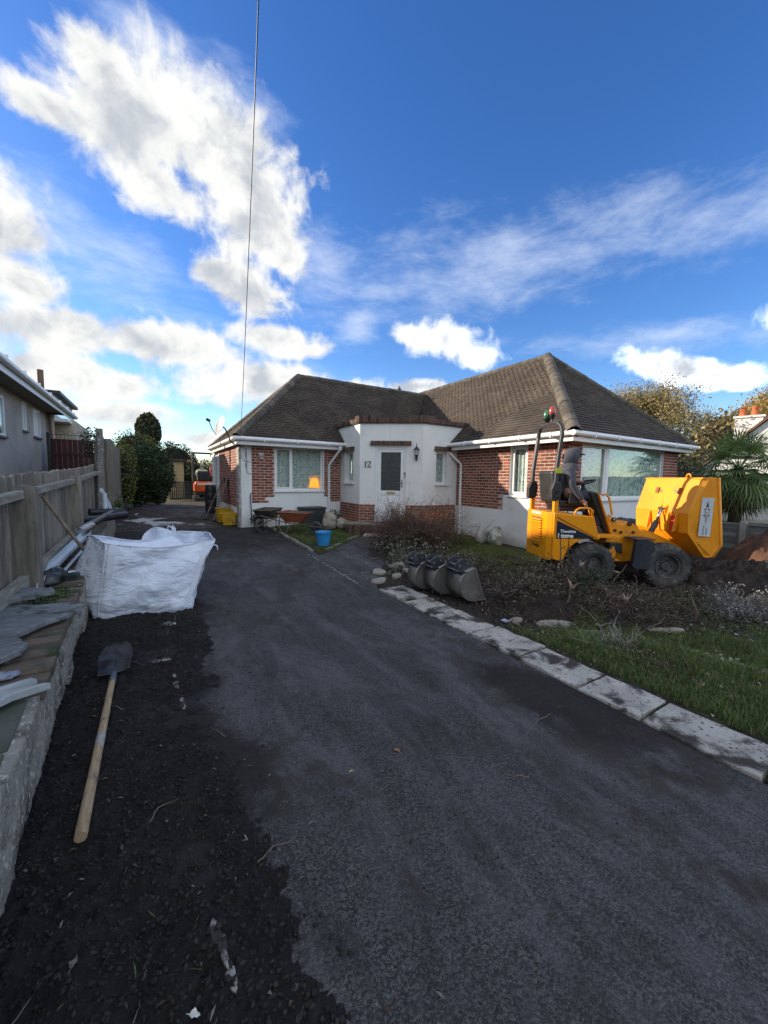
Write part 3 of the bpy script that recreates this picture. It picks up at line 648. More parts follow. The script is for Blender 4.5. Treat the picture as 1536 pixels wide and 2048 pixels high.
def bricks(M, u0, u1, z0, z1, wall, test=None, off=0., maxn=300, me=brick_me, course=.075, bl=.211, bh=.056, proud=.006, joint=.019):
    extra = MB(); k = 0; z_ = z0+course/2
    while z_ < z1-.02:
        u = u0-(.5*(bl+joint) if k % 2 else 0)+off
        while u < u1:
            a, b = max(u, u0), min(u+bl, u1)
            if b-a > .035 and (test is None or test((a+b)/2, z_)):
                h_ = bh*random.uniform(.96, 1.03); L = (b-a)
                mm = M @ Matrix.Translation(((a+b)/2, -.001-proud/2+.03+random.uniform(-.002, .002), z_+random.uniform(-.0015, .0015))) @ Matrix.Diagonal((L, .06+proud, h_, 1))
                if NBRICK[0] < maxn: NBRICK[0] += 1; inst('brick', me, mm, wall)
                else: extra.add(BR_UNIT.v, BR_UNIT.f, mm)
            u += bl+joint
        z_ += course; k += 1
    if extra.v: extra.build('brickwork', BRICK, wall, kind='stuff')
# ---- windows
LACE = bpy.data.materials.new('lace_curtain')
def curtainmat(name, c1, c2, c3, pat=26):
    m = bpy.data.materials.new(name); m.use_nodes = True; t = NT(m.node_tree); bs = m.node_tree.nodes['Principled BSDF']
    P = t.n('ShaderNodeTexCoord').outputs['Object']; mp = t.n('ShaderNodeMapping'); t.set(mp.inputs[0], P); mp.inputs['Scale'].default_value = (1, 1, .55)
    v = t.n('ShaderNodeTexVoronoi'); t.set(v.inputs['Vector'], mp.outputs[0]); v.inputs['Scale'].default_value = pat
    a = t.mix(t.ss(t.noise(mp.outputs[0], pat*.8, 6, .7, .8), .4, .62), c1, c2); a = t.mix(t.ss(v.outputs['Distance'], .25, .6), a, c3)
    t.set(bs.inputs['Base Color'], a); bs.inputs['Roughness'].default_value = .95; return m
LACE = curtainmat('lace_curtain', (.58,.58,.52), (.20,.21,.18), (.72,.72,.66))
LACE2 = curtainmat('teal_net_curtain', (.44,.52,.50), (.20,.28,.27), (.70,.75,.70), 14)
def curtain(M, u0, u1, z0, z1, y, parent, m_=LACE, amp=.03, per=.11, name='curtain'):
    n = int((u1-u0)/.012); vs = []; fs = []
    for i in range(n+1):
        u = u0+(u1-u0)*i/n; yy_ = y+amp*math.sin(u*2*PI/per+1.5*math.sin(u*7))+.6*amp*math.sin(u*2*PI/(per*2.7))
        vs += [M @ Vector((u, yy_, z0)), M @ Vector((u, yy_*1.0, z1))]
    for i in range(n): fs.append((2*i, 2*i+2, 2*i+3, 2*i+1))
    return MB().add(vs, fs).build(name, m_, parent, smooth=True)
def window(M, u0, u1, z0, z1, mulls=(), depth=.09, fw=.055, sill=True, cur=LACE, parent=house, dark=True, fr=UPVC, sash=(), sillx=.05, silld=.10, sillm=None, curn=True, glass=GLASS):
    w_ = MB(); 
    def fb(a, b, c, d_, y0=depth-.01, y1=depth+.055): w_.box(a, b, y0, y1, c, d_, M)
    e = .001
    fb(u0+e, u0+fw, z0+e, z1-e); fb(u1-fw, u1-e, z0+e, z1-e); fb(u0+fw, u1-fw, z1-fw, z1-e); fb(u0+fw, u1-fw, z0+e, z0+fw)
    for m_ in mulls: fb(m_-fw/2, m_+fw/2, z0+fw, z1-fw)
    win = w_.build('window', fr, parent, bevel=.004)
    edges = [u0+fw-fw/2]+list(mulls)+[u1-fw+fw/2]
    for k, (a, b) in enumerate(zip(edges[:-1], edges[1:])):
        a += fw/2; b -= fw/2
        if k in sash:
            s_ = MB(); q = .035
            for box_ in ((a+e, a+q, z0+fw+e, z1-fw-e), (b-q, b-e, z0+fw+e, z1-fw-e), (a+q, b-q, z1-fw-q, z1-fw-e), (a+q, b-q, z0+fw+e, z0+fw+q)): s_.box(box_[0], box_[1], depth-.022, depth+.03, box_[2], box_[3], M)
            s_.build('sash', fr, win, bevel=.004); a += q; b -= q
        MB().box(a, b, depth+.012, depth+.018, z0+fw+(.035 if k in sash else 0), z1-fw-(.035 if k in sash else 0), M).build('pane', glass, win)
    if sill: MB().box(u0-sillx, u1+sillx, -silld*.45, depth-.012, z0-.045, z0-.001, M).build('sill', sillm or fr, win, bevel=.006)
    if curn: curtain(M, u0+.01, u1-.01, z0+.01, z1-.01, depth+.075, win, cur, .018)
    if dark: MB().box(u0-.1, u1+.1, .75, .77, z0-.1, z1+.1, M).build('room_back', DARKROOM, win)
    return win
SOF = 2.44
# ---- left wing, front wall (y = 10.8)
MF = wframe((0, 10.8), (1, 0)); WF = (2.975, 4.415, 1.22, 2.443)
lwall = wallpanel(MF, 2.301, 4.98, -.05, SOF, .25, [WF])
def lw_test(u, z): return (u < 2.93 and z > .88 and not (u > 2.74 and z < 1.06)) or (u > 4.45 and z > .88 and not (u < 4.62 and z < 1.05))
for q_ in ((2.36, 2.73, .885), (2.73, 2.965, 1.045), (4.63, 4.975, .885), (4.45, 4.63, 1.045)): MB().box(q_[0], q_[1], -.004, .05, q_[2], SOF-.002, MF).build('mortar', MORTAR, lwall)
# ---- right wing, side wall facing the drive (x = 7.6), local x runs towards the camera (-y)
MR = wframe((7.6, 8.7), (0, -1)); WR = (2.13, 2.63, 1.24, 2.443)
rwing = wallpanel(MR, 0, 3.7, -.15, SOF, .25, [WR])
MB().box(.2, 1.95, -.004, .05, .865, SOF-.002, MR).build('mortar', MORTAR, rwing); MB().box(2.80, 3.70, -.0041, .05, .865, SOF-.0021, MR).build('mortar', MORTAR, rwing)
MB().box(1.95, 2.12, -.0042, .05, 1.24, SOF-.0022, MR).build('mortar', MORTAR, rwing); MB().box(2.64, 2.80, -.0043, .05, 1.24, SOF-.0023, MR).build('mortar', MORTAR, rwing)
bricks(MR, .2, 2.12, .87, SOF-.01, rwing, lambda u, z: u < 1.9 or z > 1.26)
bricks(MR, 2.645, 3.70, .87, SOF-.01, rwing, lambda u, z: u > 2.86 or z > 1.26)
bricks(MF, 2.36, 2.965, .88, SOF-.01, lwall, lw_test); bricks(MF, 4.45, 4.975, .88, SOF-.01, lwall, lw_test)
# vent brick & patches
VENT = mat('air_brick', (.45,.45,.42), (.35,.35,.33), 5, .9)
vb = MB(); vb.box(.27, .49, -.008, .02, .28, .35, MR)
for i in range(6): vb.box(.285+i*.034, .305+i*.034, -.014, -.008, .29, .34, MR)
vb.build('air_vent', VENT, rwing)
# ---- right wing, front wall (y = 5.0)
MG = wframe((7.6, 5.0), (1, 0)); W1 = (.42, 1.44, 1.21, 2.443); W2 = (1.52, 4.08, 1.21, 2.443)
fwall = wallpanel(MG, .25, 4.9, -.3, SOF, .25, [(W1[0], W2[1], 1.21, 2.443)])
MB().box(1.442, 1.518, .03, .2, 1.211, 2.442, MG).build('mullion_post', UPVC, fwall, bevel=.004)
MB().box(.002, .41, -.004, .05, 1.21, SOF-.002, MG).build('mortar', MORTAR, fwall); MB().box(4.1, 4.9, -.004, .05, .865, SOF-.002, MG).build('mortar', MORTAR, fwall)
bricks(MG, .002, .41, 1.21, SOF-.01, fwall); bricks(MG, 4.1, 4.9, .865, SOF-.01, fwall)
# far side and back, plain
wallpanel(wframe((12.5, 5.0), (0, 1)), .0, 11, -.2, SOF, .25, m_=BRICK); 
# ---- left wing, side wall (x = 2.05), local x runs away: from y=16 to y=10.8
ML = wframe((2.05, 16.0), (0, -1)); WL = (.45, 1.5, .45, 2.36)
lside = wallpanel(ML, 0, 5.2-.0, -.05, SOF, .25, [WL, (2.0, 2.05, 1, 1.01)])
MB().box(1.75, 4.86, -.004, .05, .75, SOF-.002, ML).build('mortar', MORTAR, lside)
BRL = mat('weathered_side_brick', (.26,.13,.085), (.16,.075,.05), 9, .85, rand=.4, bump=.5, bscale=70)
bricks(ML, 1.75, 4.86, .75, SOF-.01, lside)
rag = MB()
for i in range(26):
    z_ = .2+i*.088; rag.box(4.88+random.uniform(-.05, .03), 5.215, -.02+random.uniform(-.02, .005), .03, z_, z_+.086, ML)
rag.build('hacked_render_edge', mat('hacked_render', (.50,.48,.44), (.26,.23,.20), 14, .95, bump=1, bscale=30, bdist=.02), lside)
window(MF, *WF, mulls=(3.475,), depth=.07, sash=(0,)); 
# the orange lamp behind the left window's glass
window(MR, *WR, depth=.06, sash=(0,), cur=LACE)
window(MG, *W1, depth=.05, sash=(0,), cur=LACE, sill=False); window(MG, *W2, depth=.05, cur=LACE2, sill=False)
MB().box(.36, 4.14, -.05, .03, 1.155, 1.208, MG).build('sill', UPVC, fwall, bevel=.006)
window(ML, *WL, depth=.05, mulls=(1.02,), cur=LACE)
SHADE = bpy.data.materials.new('lit_orange_lampshade'); SHADE.use_nodes = True
_t = NT(SHADE.node_tree); _b = SHADE.node_tree.nodes['Principled BSDF']; _b.inputs['Base Color'].default_value = (.9,.35,.04,1); _b.inputs['Emission Color'].default_value = (1,.36,.04,1); _b.inputs['Emission Strength'].default_value = .42
lamp = empty('table_lamp', (4.1, 10.98, 1.2), 0, 'glowing orange lampshade behind the glass of the left wing window', 'lamp')
MB().lathe([(.17, 0), (.12, .27)], 24, T(4.18, 10.935, 1.30, s=(1, .28, 1))).build('lamp_shade', SHADE, lamp, smooth=True)
MB().lathe([(.05, 0), (.02, .03), (.015, .1)], 12, T(4.18, 10.935, 1.20, s=(1, .6, 1))).build('lamp_base', DSTEEL, lamp)

# ---- porch
PA = Vector((4.98, 9.54)); PC = Vector((6.36, 8.5)); PTOP = 3.13
MPL = wframe((4.98, 10.8), (0, -1)); MPD = wframe(tuple(PA), tuple(PC-PA)); MPR = wframe(tuple(PC), (1, 0))
WPL = (.33, .86, 1.47, 2.36); WPR = (.47, .86, 1.47, 2.38); DOOR = (.44, 1.28, .43, 2.47)
p1 = wallpanel(MPL, 0, 1.26, -.02, PTOP, .2, [WPL]); p2 = wallpanel(MPD, .0, 1.728, -.02, PTOP, .2, [DOOR], y0=.0005); p3 = wallpanel(MPR, 0, 1.24, -.02, PTOP, .2, [WPR])
wallpanel(MPL, -.9, 0, 2.3, PTOP, .2, name='wall'); wallpanel(MPR, 1.24, 1.9, 2.3, PTOP, .2, name='wall')
roofp = MB().prism([(4.98+.03, 11.6), (4.98+.03, 9.56), (6.38, 8.53), (8.2, 8.53), (8.2, 11.6)], PTOP-.06, PTOP-.01); roofp.build('porch_roof', mat('grey_felt', (.09,.09,.09), (.06,.06,.06), 3, .95), house)
for M_, a, b, wl in ((MPL, .02, 1.255, p1), (MPD, .005, .43, p2), (MPD, 1.29, 1.725, p2), (MPR, .003, 1.2, p3)):
    MB().box(a, b, -.006, .03, .10, .885, M_).build('mortar', MORTAR, wl); bricks(M_, a, b, .13, .88, wl, proud=.010)
# coping of bricks on edge, raised at the two corners
for M_, a, b, hf in ((MPL, -1.0, 1.26, lambda u: .07 if u > 1.05 else 0), (MPD, 0, 1.728, lambda u: .07 if (u < .36 or u > 1.30) else 0), (MPR, 0, 1.55, lambda u: .07 if u < .30 else 0)):
    u = a
    while u < b:
        h_ = .105+hf(u)+random.uniform(-.008, .006)
        inst('coping_brick', dbrick_me, M_ @ Matrix.Translation((u+.036, .055+random.uniform(-.008, .008), PTOP+h_/2)) @ Matrix.Rotation(random.uniform(-.03, .03), 4, 'X') @ Matrix.Diagonal((.064, .225, h_, 1)), house); u += .0745
mo = MB()
mo.box(-1.0, 1.26, -.045, .155, PTOP-.03, PTOP+.06, MPL); mo.box(.0, 1.728, -.045, .155, PTOP-.031, PTOP+.061, MPD); mo.box(0, 1.55, -.045, .155, PTOP-.032, PTOP+.062, MPR)
mo.build('coping_mortar', mat('dark_mortar', (.10,.085,.07), (.06,.05,.045), 9, .95, bump=.6), house)
def header(M_, a, b, z_, name='lintel_brick'):
    u = a
    while u < b:
        inst(name, dbrick_me, M_ @ Matrix.Translation((u+.033, -.005, z_+.045)) @ Matrix.Rotation(random.uniform(-.05, .05), 4, 'Y') @ Matrix.Diagonal((.056, .14, .088, 1)), house); u += .066
    MB().box(a-.02, b+.02, -.07, .03, z_-.022, z_-.001, M_).build('lintel', DBRICK, house)
header(MPD, .30, 1.40, 2.535); header(MPL, .28, .9, 2.40); header(MPR, .40, .93, 2.42)
window(MPL, *WPL, depth=.12, sillm=WHITE, silld=.14); window(MPR, *WPR, depth=.12, sillm=WHITE, silld=.14, cur=LACE)
# front door
door = MB(); a, b, c, d_ = DOOR
for q in ((a+.001, a+.06, c, d_-.001), (b-.06, b-.001, c, d_-.001), (a+.06, b-.06, d_-.06, d_-.001), (a+.06, b-.06, c, c+.04)): door.box(q[0], q[1], .03, .11, q[2], q[3], MPD)
dfr = door.build('door_frame', UPVC, house, bevel=.005)
dl = MB(); A_, B_, C_, D_ = a+.063, b-.063, c+.043, d_-.063
for q in ((A_, A_+.085, C_, D_), (B_-.085, B_, C_, D_), (A_+.085, B_-.085, D_-.085, D_), (A_+.085, B_-.085, C_, C_+.12), (A_+.085, B_-.085, 1.155, 1.27)): dl.box(q[0], q[1], .045, .095, q[2], q[3], MPD)
leaf = dl.build('door', UPVC, house, bevel=.005)
MB().box(A_+.086, B_-.086, .066, .074, 1.271, D_-.086, MPD).build('obscured_pane', FROST, leaf)
pn = MB(); pn.box(A_+.086, B_-.086, .062, .08, C_+.121, 1.154, MPD); pn.box(A_+.13, B_-.13, .054, .062, C_+.165, 1.11, MPD); pn.build('lower_panel', UPVC, leaf, bevel=.004)
mb = MB(); mb.box(.75, .99, .034, .045, 1.185, 1.245, MPD); mb.box(.77, .97, .028, .034, 1.20, 1.23, MPD); mb.build('letter_plate', mat('brass', (.55,.42,.14), rough=.35, metal=.9), leaf, bevel=.003)
mb = MB(); mb.box(B_-.06, B_-.03, .033, .045, 1.36, 1.58, MPD); mb.box(B_-.15, B_-.035, .005, .018, 1.49, 1.51, MPD); mb.box(B_-.05, B_-.035, .018, .034, 1.49, 1.51, MPD); mb.build('handle', STEEL, leaf, bevel=.003)
mb = MB(); mb.box(b-.052, b-.008, .012, .03, 1.62, 1.78, MPD); mb.build('key_safe', mat('light_grey_plastic', (.5,.5,.5), rough=.5), dfr, bevel=.004)
MB().box(b-.048, b-.012, .006, .012, 1.725, 1.775, MPD).build('keypad_top', BLACK, dfr)
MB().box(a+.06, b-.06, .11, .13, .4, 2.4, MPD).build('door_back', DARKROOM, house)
# house number
def text(s_, M, size, m_, parent, name='lettering', ext=.004, bold=0., shear=0., sp=1.):
    cu_ = bpy.data.curves.new(name, 'FONT'); cu_.body = s_; cu_.size = size; cu_.extrude = ext; cu_.offset = bold; cu_.shear = shear; cu_.space_character = sp
    cu_.resolution_u = 3
    o = bpy.data.objects.new(name, cu_); COL.objects.link(o)
    dg = bpy.context.evaluated_depsgraph_get(); me = bpy.data.meshes.new_from_object(o.evaluated_get(dg)); bpy.data.objects.remove(o)
    me.materials.clear(); me.materials.append(m_); ob = bpy.data.objects.new(name, me); COL.objects.link(ob)
    if parent is not None: ob.parent = parent; WM[ob.name] = WM[parent.name]; ob.matrix_local = WM[parent.name] @ M
    else: ob.matrix_world = M
    return ob
def face(M_, u, z, off): return M_ @ Matrix.Translation((u, -off, z)) @ Matrix.Rotation(PI/2, 4, 'X')
# '12' built as serif numerals
NUM = mat('black_numeral', (.01,.01,.012), rough=.4)
def numeral(strokes, M, name):
    mb = MB()
    for pts, ws in strokes:
        P_ = [Vector((x, 0, z)) for x, z in pts]; n = len(P_); vs = []
        for i, p in enumerate(P_):
            d = (P_[min(i+1, n-1)]-P_[max(i-1, 0)]).normalized(); s_ = Vector((-d.z, 0, d.x))*ws[i]/2
            vs += [p+s_, p-s_]
        v2 = [v+Vector((0, -.012, 0)) for v in vs]; fs = []
        for i in range(n-1): fs += [(2*n+2*i, 2*n+2*i+1, 2*n+2*i+3, 2*n+2*i+2), (2*i, 2*i+2, 2*n+2*i+2, 2*n+2*i), (2*i+1, 2*n+2*i+1, 2*n+2*i+3, 2*i+3)]
        mb.add(vs+v2, fs, M)
    return mb.build(name, NUM, p2)
Mn = MPD @ Matrix.Translation((.13, -.002, 1.905)); s_ = .165
one = [([(0, .78), (.1, .84), (.22, .98)], [.03, .06, .03]), ([(.22, 1.0), (.21, .6), (.17, .2), (.14, 0)], [.13, .14, .14, .10]), ([(.02, .02), (.28, .02)], [.05, .05])]
two = [([(.45, .72), (.43, .80), (.46, .92), (.58, 1.0), (.74, .98), (.84, .86), (.82, .70), (.70, .50), (.52, .25), (.42, .06)], [.05, .12, .08, .07, .11, .16, .16, .12, .08, .07]), ([(.40, .05), (.55, .09), (.72, .06), (.86, .04), (.95, .20)], [.07, .14, .15, .12, .04])]
numeral([([(x*s_*1.1, z*s_) for x, z in p], [w_*s_ for w_ in q]) for p, q in one], Mn, 'house_number'); numeral([([(x*s_*1.25, z*s_) for x, z in p], [w_*s_ for w_ in q]) for p, q in two], Mn, 'house_number')
# lantern
lm = MPD @ Matrix.Translation((1.56, -.12, 2.22)); mb = MB()
mb.lathe([(.012, -.10), (.03, -.07), (.035, .0), (.055, .02), (.048, .03)], 6, lm); mb.lathe([(.085, .17), (.06, .20), (.03, .235), (.012, .26), (.008, .34)], 6, lm); mb.lathe([(.088, .165), (.088, .172)], 6, lm)
for k in range(6): a_ = k*PI/3; mb.tube([lm @ Vector((.048*math.cos(a_), .048*math.sin(a_), .03)), lm @ Vector((.082*math.cos(a_), .082*math.sin(a_), .17))], .004, 4)
mb.tube([lm @ Vector(p) for p in ((0, 0, -.08), (0, .03, -.12), (0, .08, -.09), (0, .115, .02))], .013, 6); mb.lathe([(.05, 0), (.05, .02)], 10, lm @ T(0, .12, .0, PI/2, 0, 0)); mb.lathe([(.034, 0), (.034, .02)], 8, lm @ T(0, .12, -.09, PI/2, 0, 0))
lan = mb.build('wall_lantern', BLACK, house); MB().lathe([(.042, .035), (.076, .165)], 6, lm).build('lantern_glass', glassmat('lantern_glass', (.9,.9,.85), fac=.15), lan)
# step, slabs and doormat
st = empty('front_step', (5.2, 9, .1), 0, 'brick edged doorstep with two pale slabs in front of the white door', 'doorstep')
dd = (PC-PA).normalized(); nn = Vector((-dd.y, dd.x)); nn = -nn if nn.y > 0 else nn  # outward
SP = lambda u, o: tuple(PA+dd*u+nn*o)
MB().prism([SP(-.35, .0), SP(-.25, .58), SP(1.5, .58), SP(1.9, .0)], .0, .365).build('step_core', KM, st)
MB().prism([SP(-.34, .012), SP(-.26, .60), SP(.55, .60), SP(.55, .012)][::-1], .366, .40).build('step_slab', KM, st, bevel=.006)
MB().prism([SP(.56, .012), SP(.56, .60), SP(1.5, .60), SP(1.85, .012)][::-1], .366, .402).build('step_slab', mat('pink_grey_slab', (.36,.30,.26), (.28,.24,.21), 4, .9, bump=.4), st, bevel=.006)
u = -.25
while u < 1.5:
    p = PA+dd*(u+.035)+nn*.592; inst('step_brick', dbrick_me, Matrix.Translation((p.x, p.y, .24)) @ Matrix.Rotation(math.atan2(dd.y, dd.x), 4, 'Z') @ Matrix.Diagonal((.064, .05, .22, 1)), st); u += .075
for u in (.28, .76): 
    p = PA+dd*(u+.22)+nn*.80; MB().box(-.23, .23, -.20, .20, .0, .05, T(p.x, p.y, .115, .01, -.02, math.atan2(dd.y, dd.x))).build('slab', mat('pale_pink_slab', (.46,.40,.36), (.38,.33,.30), 4, .9, dirt=(.12,.1,.08), dscale=5), st, bevel=.008)
p = PA+dd*.95+nn*.28; mat_ = MB().box(-.33, .33, -.2, .2, 0, .018, T(p.x, p.y, .403, 0, 0, math.atan2(dd.y, dd.x))).build('doormat', mat('coir', (.07,.045,.025), (.04,.028,.018), 40, 1, bump=1, bscale=90), None, bevel=.004); tag(mat_, 'brown doormat on the step in front of the white door', 'doormat')

# ---- roof
roof = MB(); E = 2.60
LWp = [(1.93, 10.5), (7.3, 10.5), (9.8, 13.0), (4.43, 13.0)]
def rz_(x, y, kind): return {'lf': E+(y-10.5)*.955, 'll': E+(x-1.93)*.955, 'rl': E+(x-7.3)*.955, 'rf': E+(y-4.75)*.955}[kind]
z5 = E+2.5*.955; z52 = E+2.72*.955
roof.add([(1.93,10.5,E),(7.3,10.5,E),(9.8,13,z5),(4.43,13,z5)], [(0,1,2,3)]); roof.add([(1.93,10.5,E),(4.43,13,z5),(1.93,15.5,E)], [(0,1,2)])
roof.add([(4.43,13,z5),(9.8,13,z5),(7.3,15.5,E),(1.93,15.5,E)], [(0,1,2,3)])
roof.add([(7.3,4.75,E),(10.02,7.47,z52),(10.02,17.3,z52),(9.8,17.0,z5),(9.8,13,z5),(7.3,10.5,E)], [(0,1,2,3,4,5)]); roof.add([(7.3,4.75,E),(12.74,4.75,E),(10.02,7.47,z52)], [(0,1,2)])
roof.add([(12.74,4.75,E),(12.74,20,E),(10.02,17.3,z52),(10.02,7.47,z52)], [(0,1,2,3)]); roof.add([(7.3,15.5,E),(9.8,13,z5),(9.8,17.0,z5),(10.02,17.3,z52),(12.74,20,E),(7.3,20,E)], [(0,1,2,3,4,5)])
roof.v = [(a, b, c-.02) for a, b, c in roof.v]
rf = roof.build('roof', TILE, house)
tu = MB(); tu.add([(-.5,-.5,-.35),(.5,-.5,-.35),(.5,.5,-.5),(-.5,.5,-.5),(-.5,-.5,.5),(.5,-.5,.5),(.5,.5,-.15),(-.5,.5,-.15)], BR_UNIT.f)
tile_me = bpy.data.meshes.new('tile'); tile_me.from_pydata(tu.v, [], tu.f); tile_me.materials.append(TILE)
camp = Vector((0, 0, 1.6)); cand = []
def tiles(O, a, b, L, poly, seed):
    rr = random.Random(seed); O = Vector(O); a = Vector(a).normalized(); b = Vector(b).normalized(); n = a.cross(b); n = n if n.z > 0 else -n
    def inside(u, w_):
        c = False; j = len(poly)-1
        for i in range(len(poly)):
            (x1, y1), (x2, y2) = poly[i], poly[j]
            if (y1 > w_) != (y2 > w_) and u < (x2-x1)*(w_-y1)/(y2-y1)+x1: c = not c
            j = i
        return c
    wmax = max(p[1] for p in poly); k = 0; w_ = .0
    while w_ < wmax:
        u = L[0]+(.0825 if k % 2 else 0)+rr.uniform(-.008, .008)
        while u < L[1]:
            if inside(u, w_+.05):
                sag = .010*nz(u*.7, w_*.9, seed)
                c = O+a*u+b*(w_+.055)+n*(.014+sag+rr.uniform(-.002, .003))
                M = Matrix((a, b, n)).transposed().to_4x4(); M.translation = c
                M = M @ Matrix.Rotation(rr.uniform(-.012, .012), 4, 'Z') @ Matrix.Rotation(rr.uniform(-.012, .012), 4, 'X') @ Matrix.Diagonal((.162, .126, .038, 1))
                cand.append(((c-camp).length, M))
            u += .165
        w_ += .1; k += 1
sl = math.hypot(1, .955)
tiles((1.93, 10.5, E), (1, 0, 0), (0, 1, .955), (0, 8.2), [(0, -.05), (5.37, -.05), (7.87, 2.5*sl), (2.5, 2.5*sl)], 1)
tiles((1.93, 10.5, E), (0, 1, 0), (1, 0, .955), (0, 5), [(0, -.05), (5, -.05), (2.5, 2.5*sl)], 2)
tiles((7.3, 4.75, E), (0, 1, 0), (1, 0, .955), (0, 11), [(0, -.05), (5.75, -.05), (8.25, 2.5*sl), (10.9, 2.5*sl), (10.9, 2.72*sl), (2.72, 2.72*sl)], 3)
tiles((7.3, 4.75, E), (1, 0, 0), (0, 1, .955), (0, 5.44), [(0, -.05), (5.44, -.05), (2.72, 2.72*sl)], 4)
cand.sort(key=lambda t: t[0])
for _, M in cand[:300]: inst('tile', tile_me, M, rf)
V_ = np.array(tu.v); F_ = np.array(tu.f); rest = cand[300:]; Ms = np.array([np.array(M) for _, M in rest])
VV = np.einsum('nij,kj->nki', Ms[:, :3, :3], V_)+Ms[:, None, :3, 3]; FF = (F_[None]+(np.arange(len(rest))*8)[:, None, None]).reshape(-1, 4)
arr('tile_courses', VV.reshape(-1, 3), FF, TILE, rf, kind='stuff')
def hip(p, q, r_=.115, L=.30, name='ridge_tile', seg=None):
    p = Vector(p); q = Vector(q); n = max(1, round((q-p).length/L)); d = (q-p)/n
    for i in range(n):
        a = p+d*i; mb = MB(); M = frame(a+Vector((0, 0, random.uniform(-.006, .006))), d+Vector((random.uniform(-.006,.006), random.uniform(-.006,.006), 0)))
        mb.lathe([(r_*.96, -.015), (r_*1.05, 0), (r_*.98, d.length*1.02)], 12, M); mb.build(name, RIDGE, rf, smooth=True, auto=True)
o_ = .0
hip((1.93, 10.5, E+o_), (4.43, 13, z5+o_), .12); hip((1.93, 15.5, E), (4.43, 13, z5), .11); hip((4.43, 13, z5+.0), (9.75, 13, z5), .095)
hip((7.3, 4.75, E+.0), (10.02, 7.47, z52), .135); hip((12.74, 4.75, E), (10.02, 7.47, z52), .105); hip((10.02, 7.47, z52+.0), (10.02, 16.5, z52), .095)
mb = MB(); mb.lathe([(.07, 0), (.07, .12), (.03, .14), (.03, .2)], 8, T(8.5, 13, z5+.03)); mb.build('ridge_vent', RIDGE, rf)
# gutters, fascias, soffits
gut = MB(); gut.tube([(1.86, 10.44, 2.575), (7.2, 10.44, 2.57)], .055, 10); G1 = gut.build('gutter', UPVC, house, smooth=True, auto=True)
for pts in ([(1.87, 15.5, 2.575), (1.87, 10.40, 2.575)], [(7.24, 10.5, 2.56), (7.24, 4.70, 2.575)], [(7.19, 4.69, 2.575), (12.8, 4.69, 2.565)]): MB().tube(pts, .055, 10).build('gutter', UPVC, house, smooth=True, auto=True)
def bracket(x, y, dx, dy): MB().box(-.012, .012, -.062, .062, -.066, .05, Matrix.Translation((x, y, 2.575)) @ Matrix.Rotation(math.atan2(dy, dx), 4, 'Z')).build('gutter_bracket', UPVC, house)
for x_ in (2.6, 3.5, 4.4): bracket(x_, 10.44, 1, 0)
for y_ in (5.2, 6.0, 6.9, 7.8): bracket(7.24, y_, 0, 1)
for x_ in (7.9, 8.8, 9.7, 10.6, 11.5, 12.3): bracket(x_, 4.69, 1, 0)
fa = MB(); fa.box(1.925, 7.32, 10.50, 10.52, 2.42, 2.6); fa.build('fascia', UPVC, house, bevel=.003); MB().box(1.925, 1.945, 10.522, 15.5, 2.42, 2.6).build('fascia', UPVC, house, bevel=.003)
MB().box(7.30, 7.32, 4.772, 10.498, 2.42, 2.6).build('fascia', UPVC, house, bevel=.003); MB().box(7.297, 12.74, 4.75, 4.77, 2.42, 2.6).build('fascia', UPVC, house, bevel=.003); MB().box(12.72, 12.74, 4.772, 20, 2.42, 2.6).build('fascia', UPVC, house)
MB().box(1.946, 7.30, 10.521, 10.80, 2.441, 2.455).build('soffit', UPVC, house); MB().box(1.946, 2.05, 10.801, 15.5, 2.4412, 2.4552).build('soffit', UPVC, house)
MB().box(7.321, 7.60, 4.771, 8.5, 2.441, 2.455).build('soffit', UPVC, house); MB().box(7.601, 12.74, 4.771, 5.0, 2.4412, 2.4552).build('soffit', UPVC, house)
# downpipes
mb = MB(); mb.tube([(4.80, 10.44, 2.55), (4.80, 10.44, 2.42), (4.78, 10.5, 2.36), (4.60, 10.72, 2.02), (4.585, 10.755, 1.96), (4.585, 10.755, .12)], .034, 10); mb.lathe([(.05, -.06), (.05, .05)], 10, T(4.80, 10.44, 2.47)); mb.build('downpipe', UPVC, house, smooth=True, auto=True)
mb = MB(); mb.tube([(7.24, 8.58, 2.55), (7.24, 8.52, 2.40), (7.28, 8.48, 2.35), (7.50, 8.31, 2.10), (7.553, 8.28, 2.03), (7.553, 8.28, .05)], .034, 10); mb.lathe([(.05, -.06), (.05, .05)], 10, T(7.24, 8.58, 2.47)); mb.build('downpipe', UPVC, house, smooth=True, auto=True)
for z_ in (1.8, .9): MB().box(4.545, 4.625, 10.76, 10.80, z_, z_+.03).build('pipe_clip', UPVC, house); MB().box(7.55, 7.60, 8.24, 8.32, z_, z_+.03).build('pipe_clip', UPVC, house)
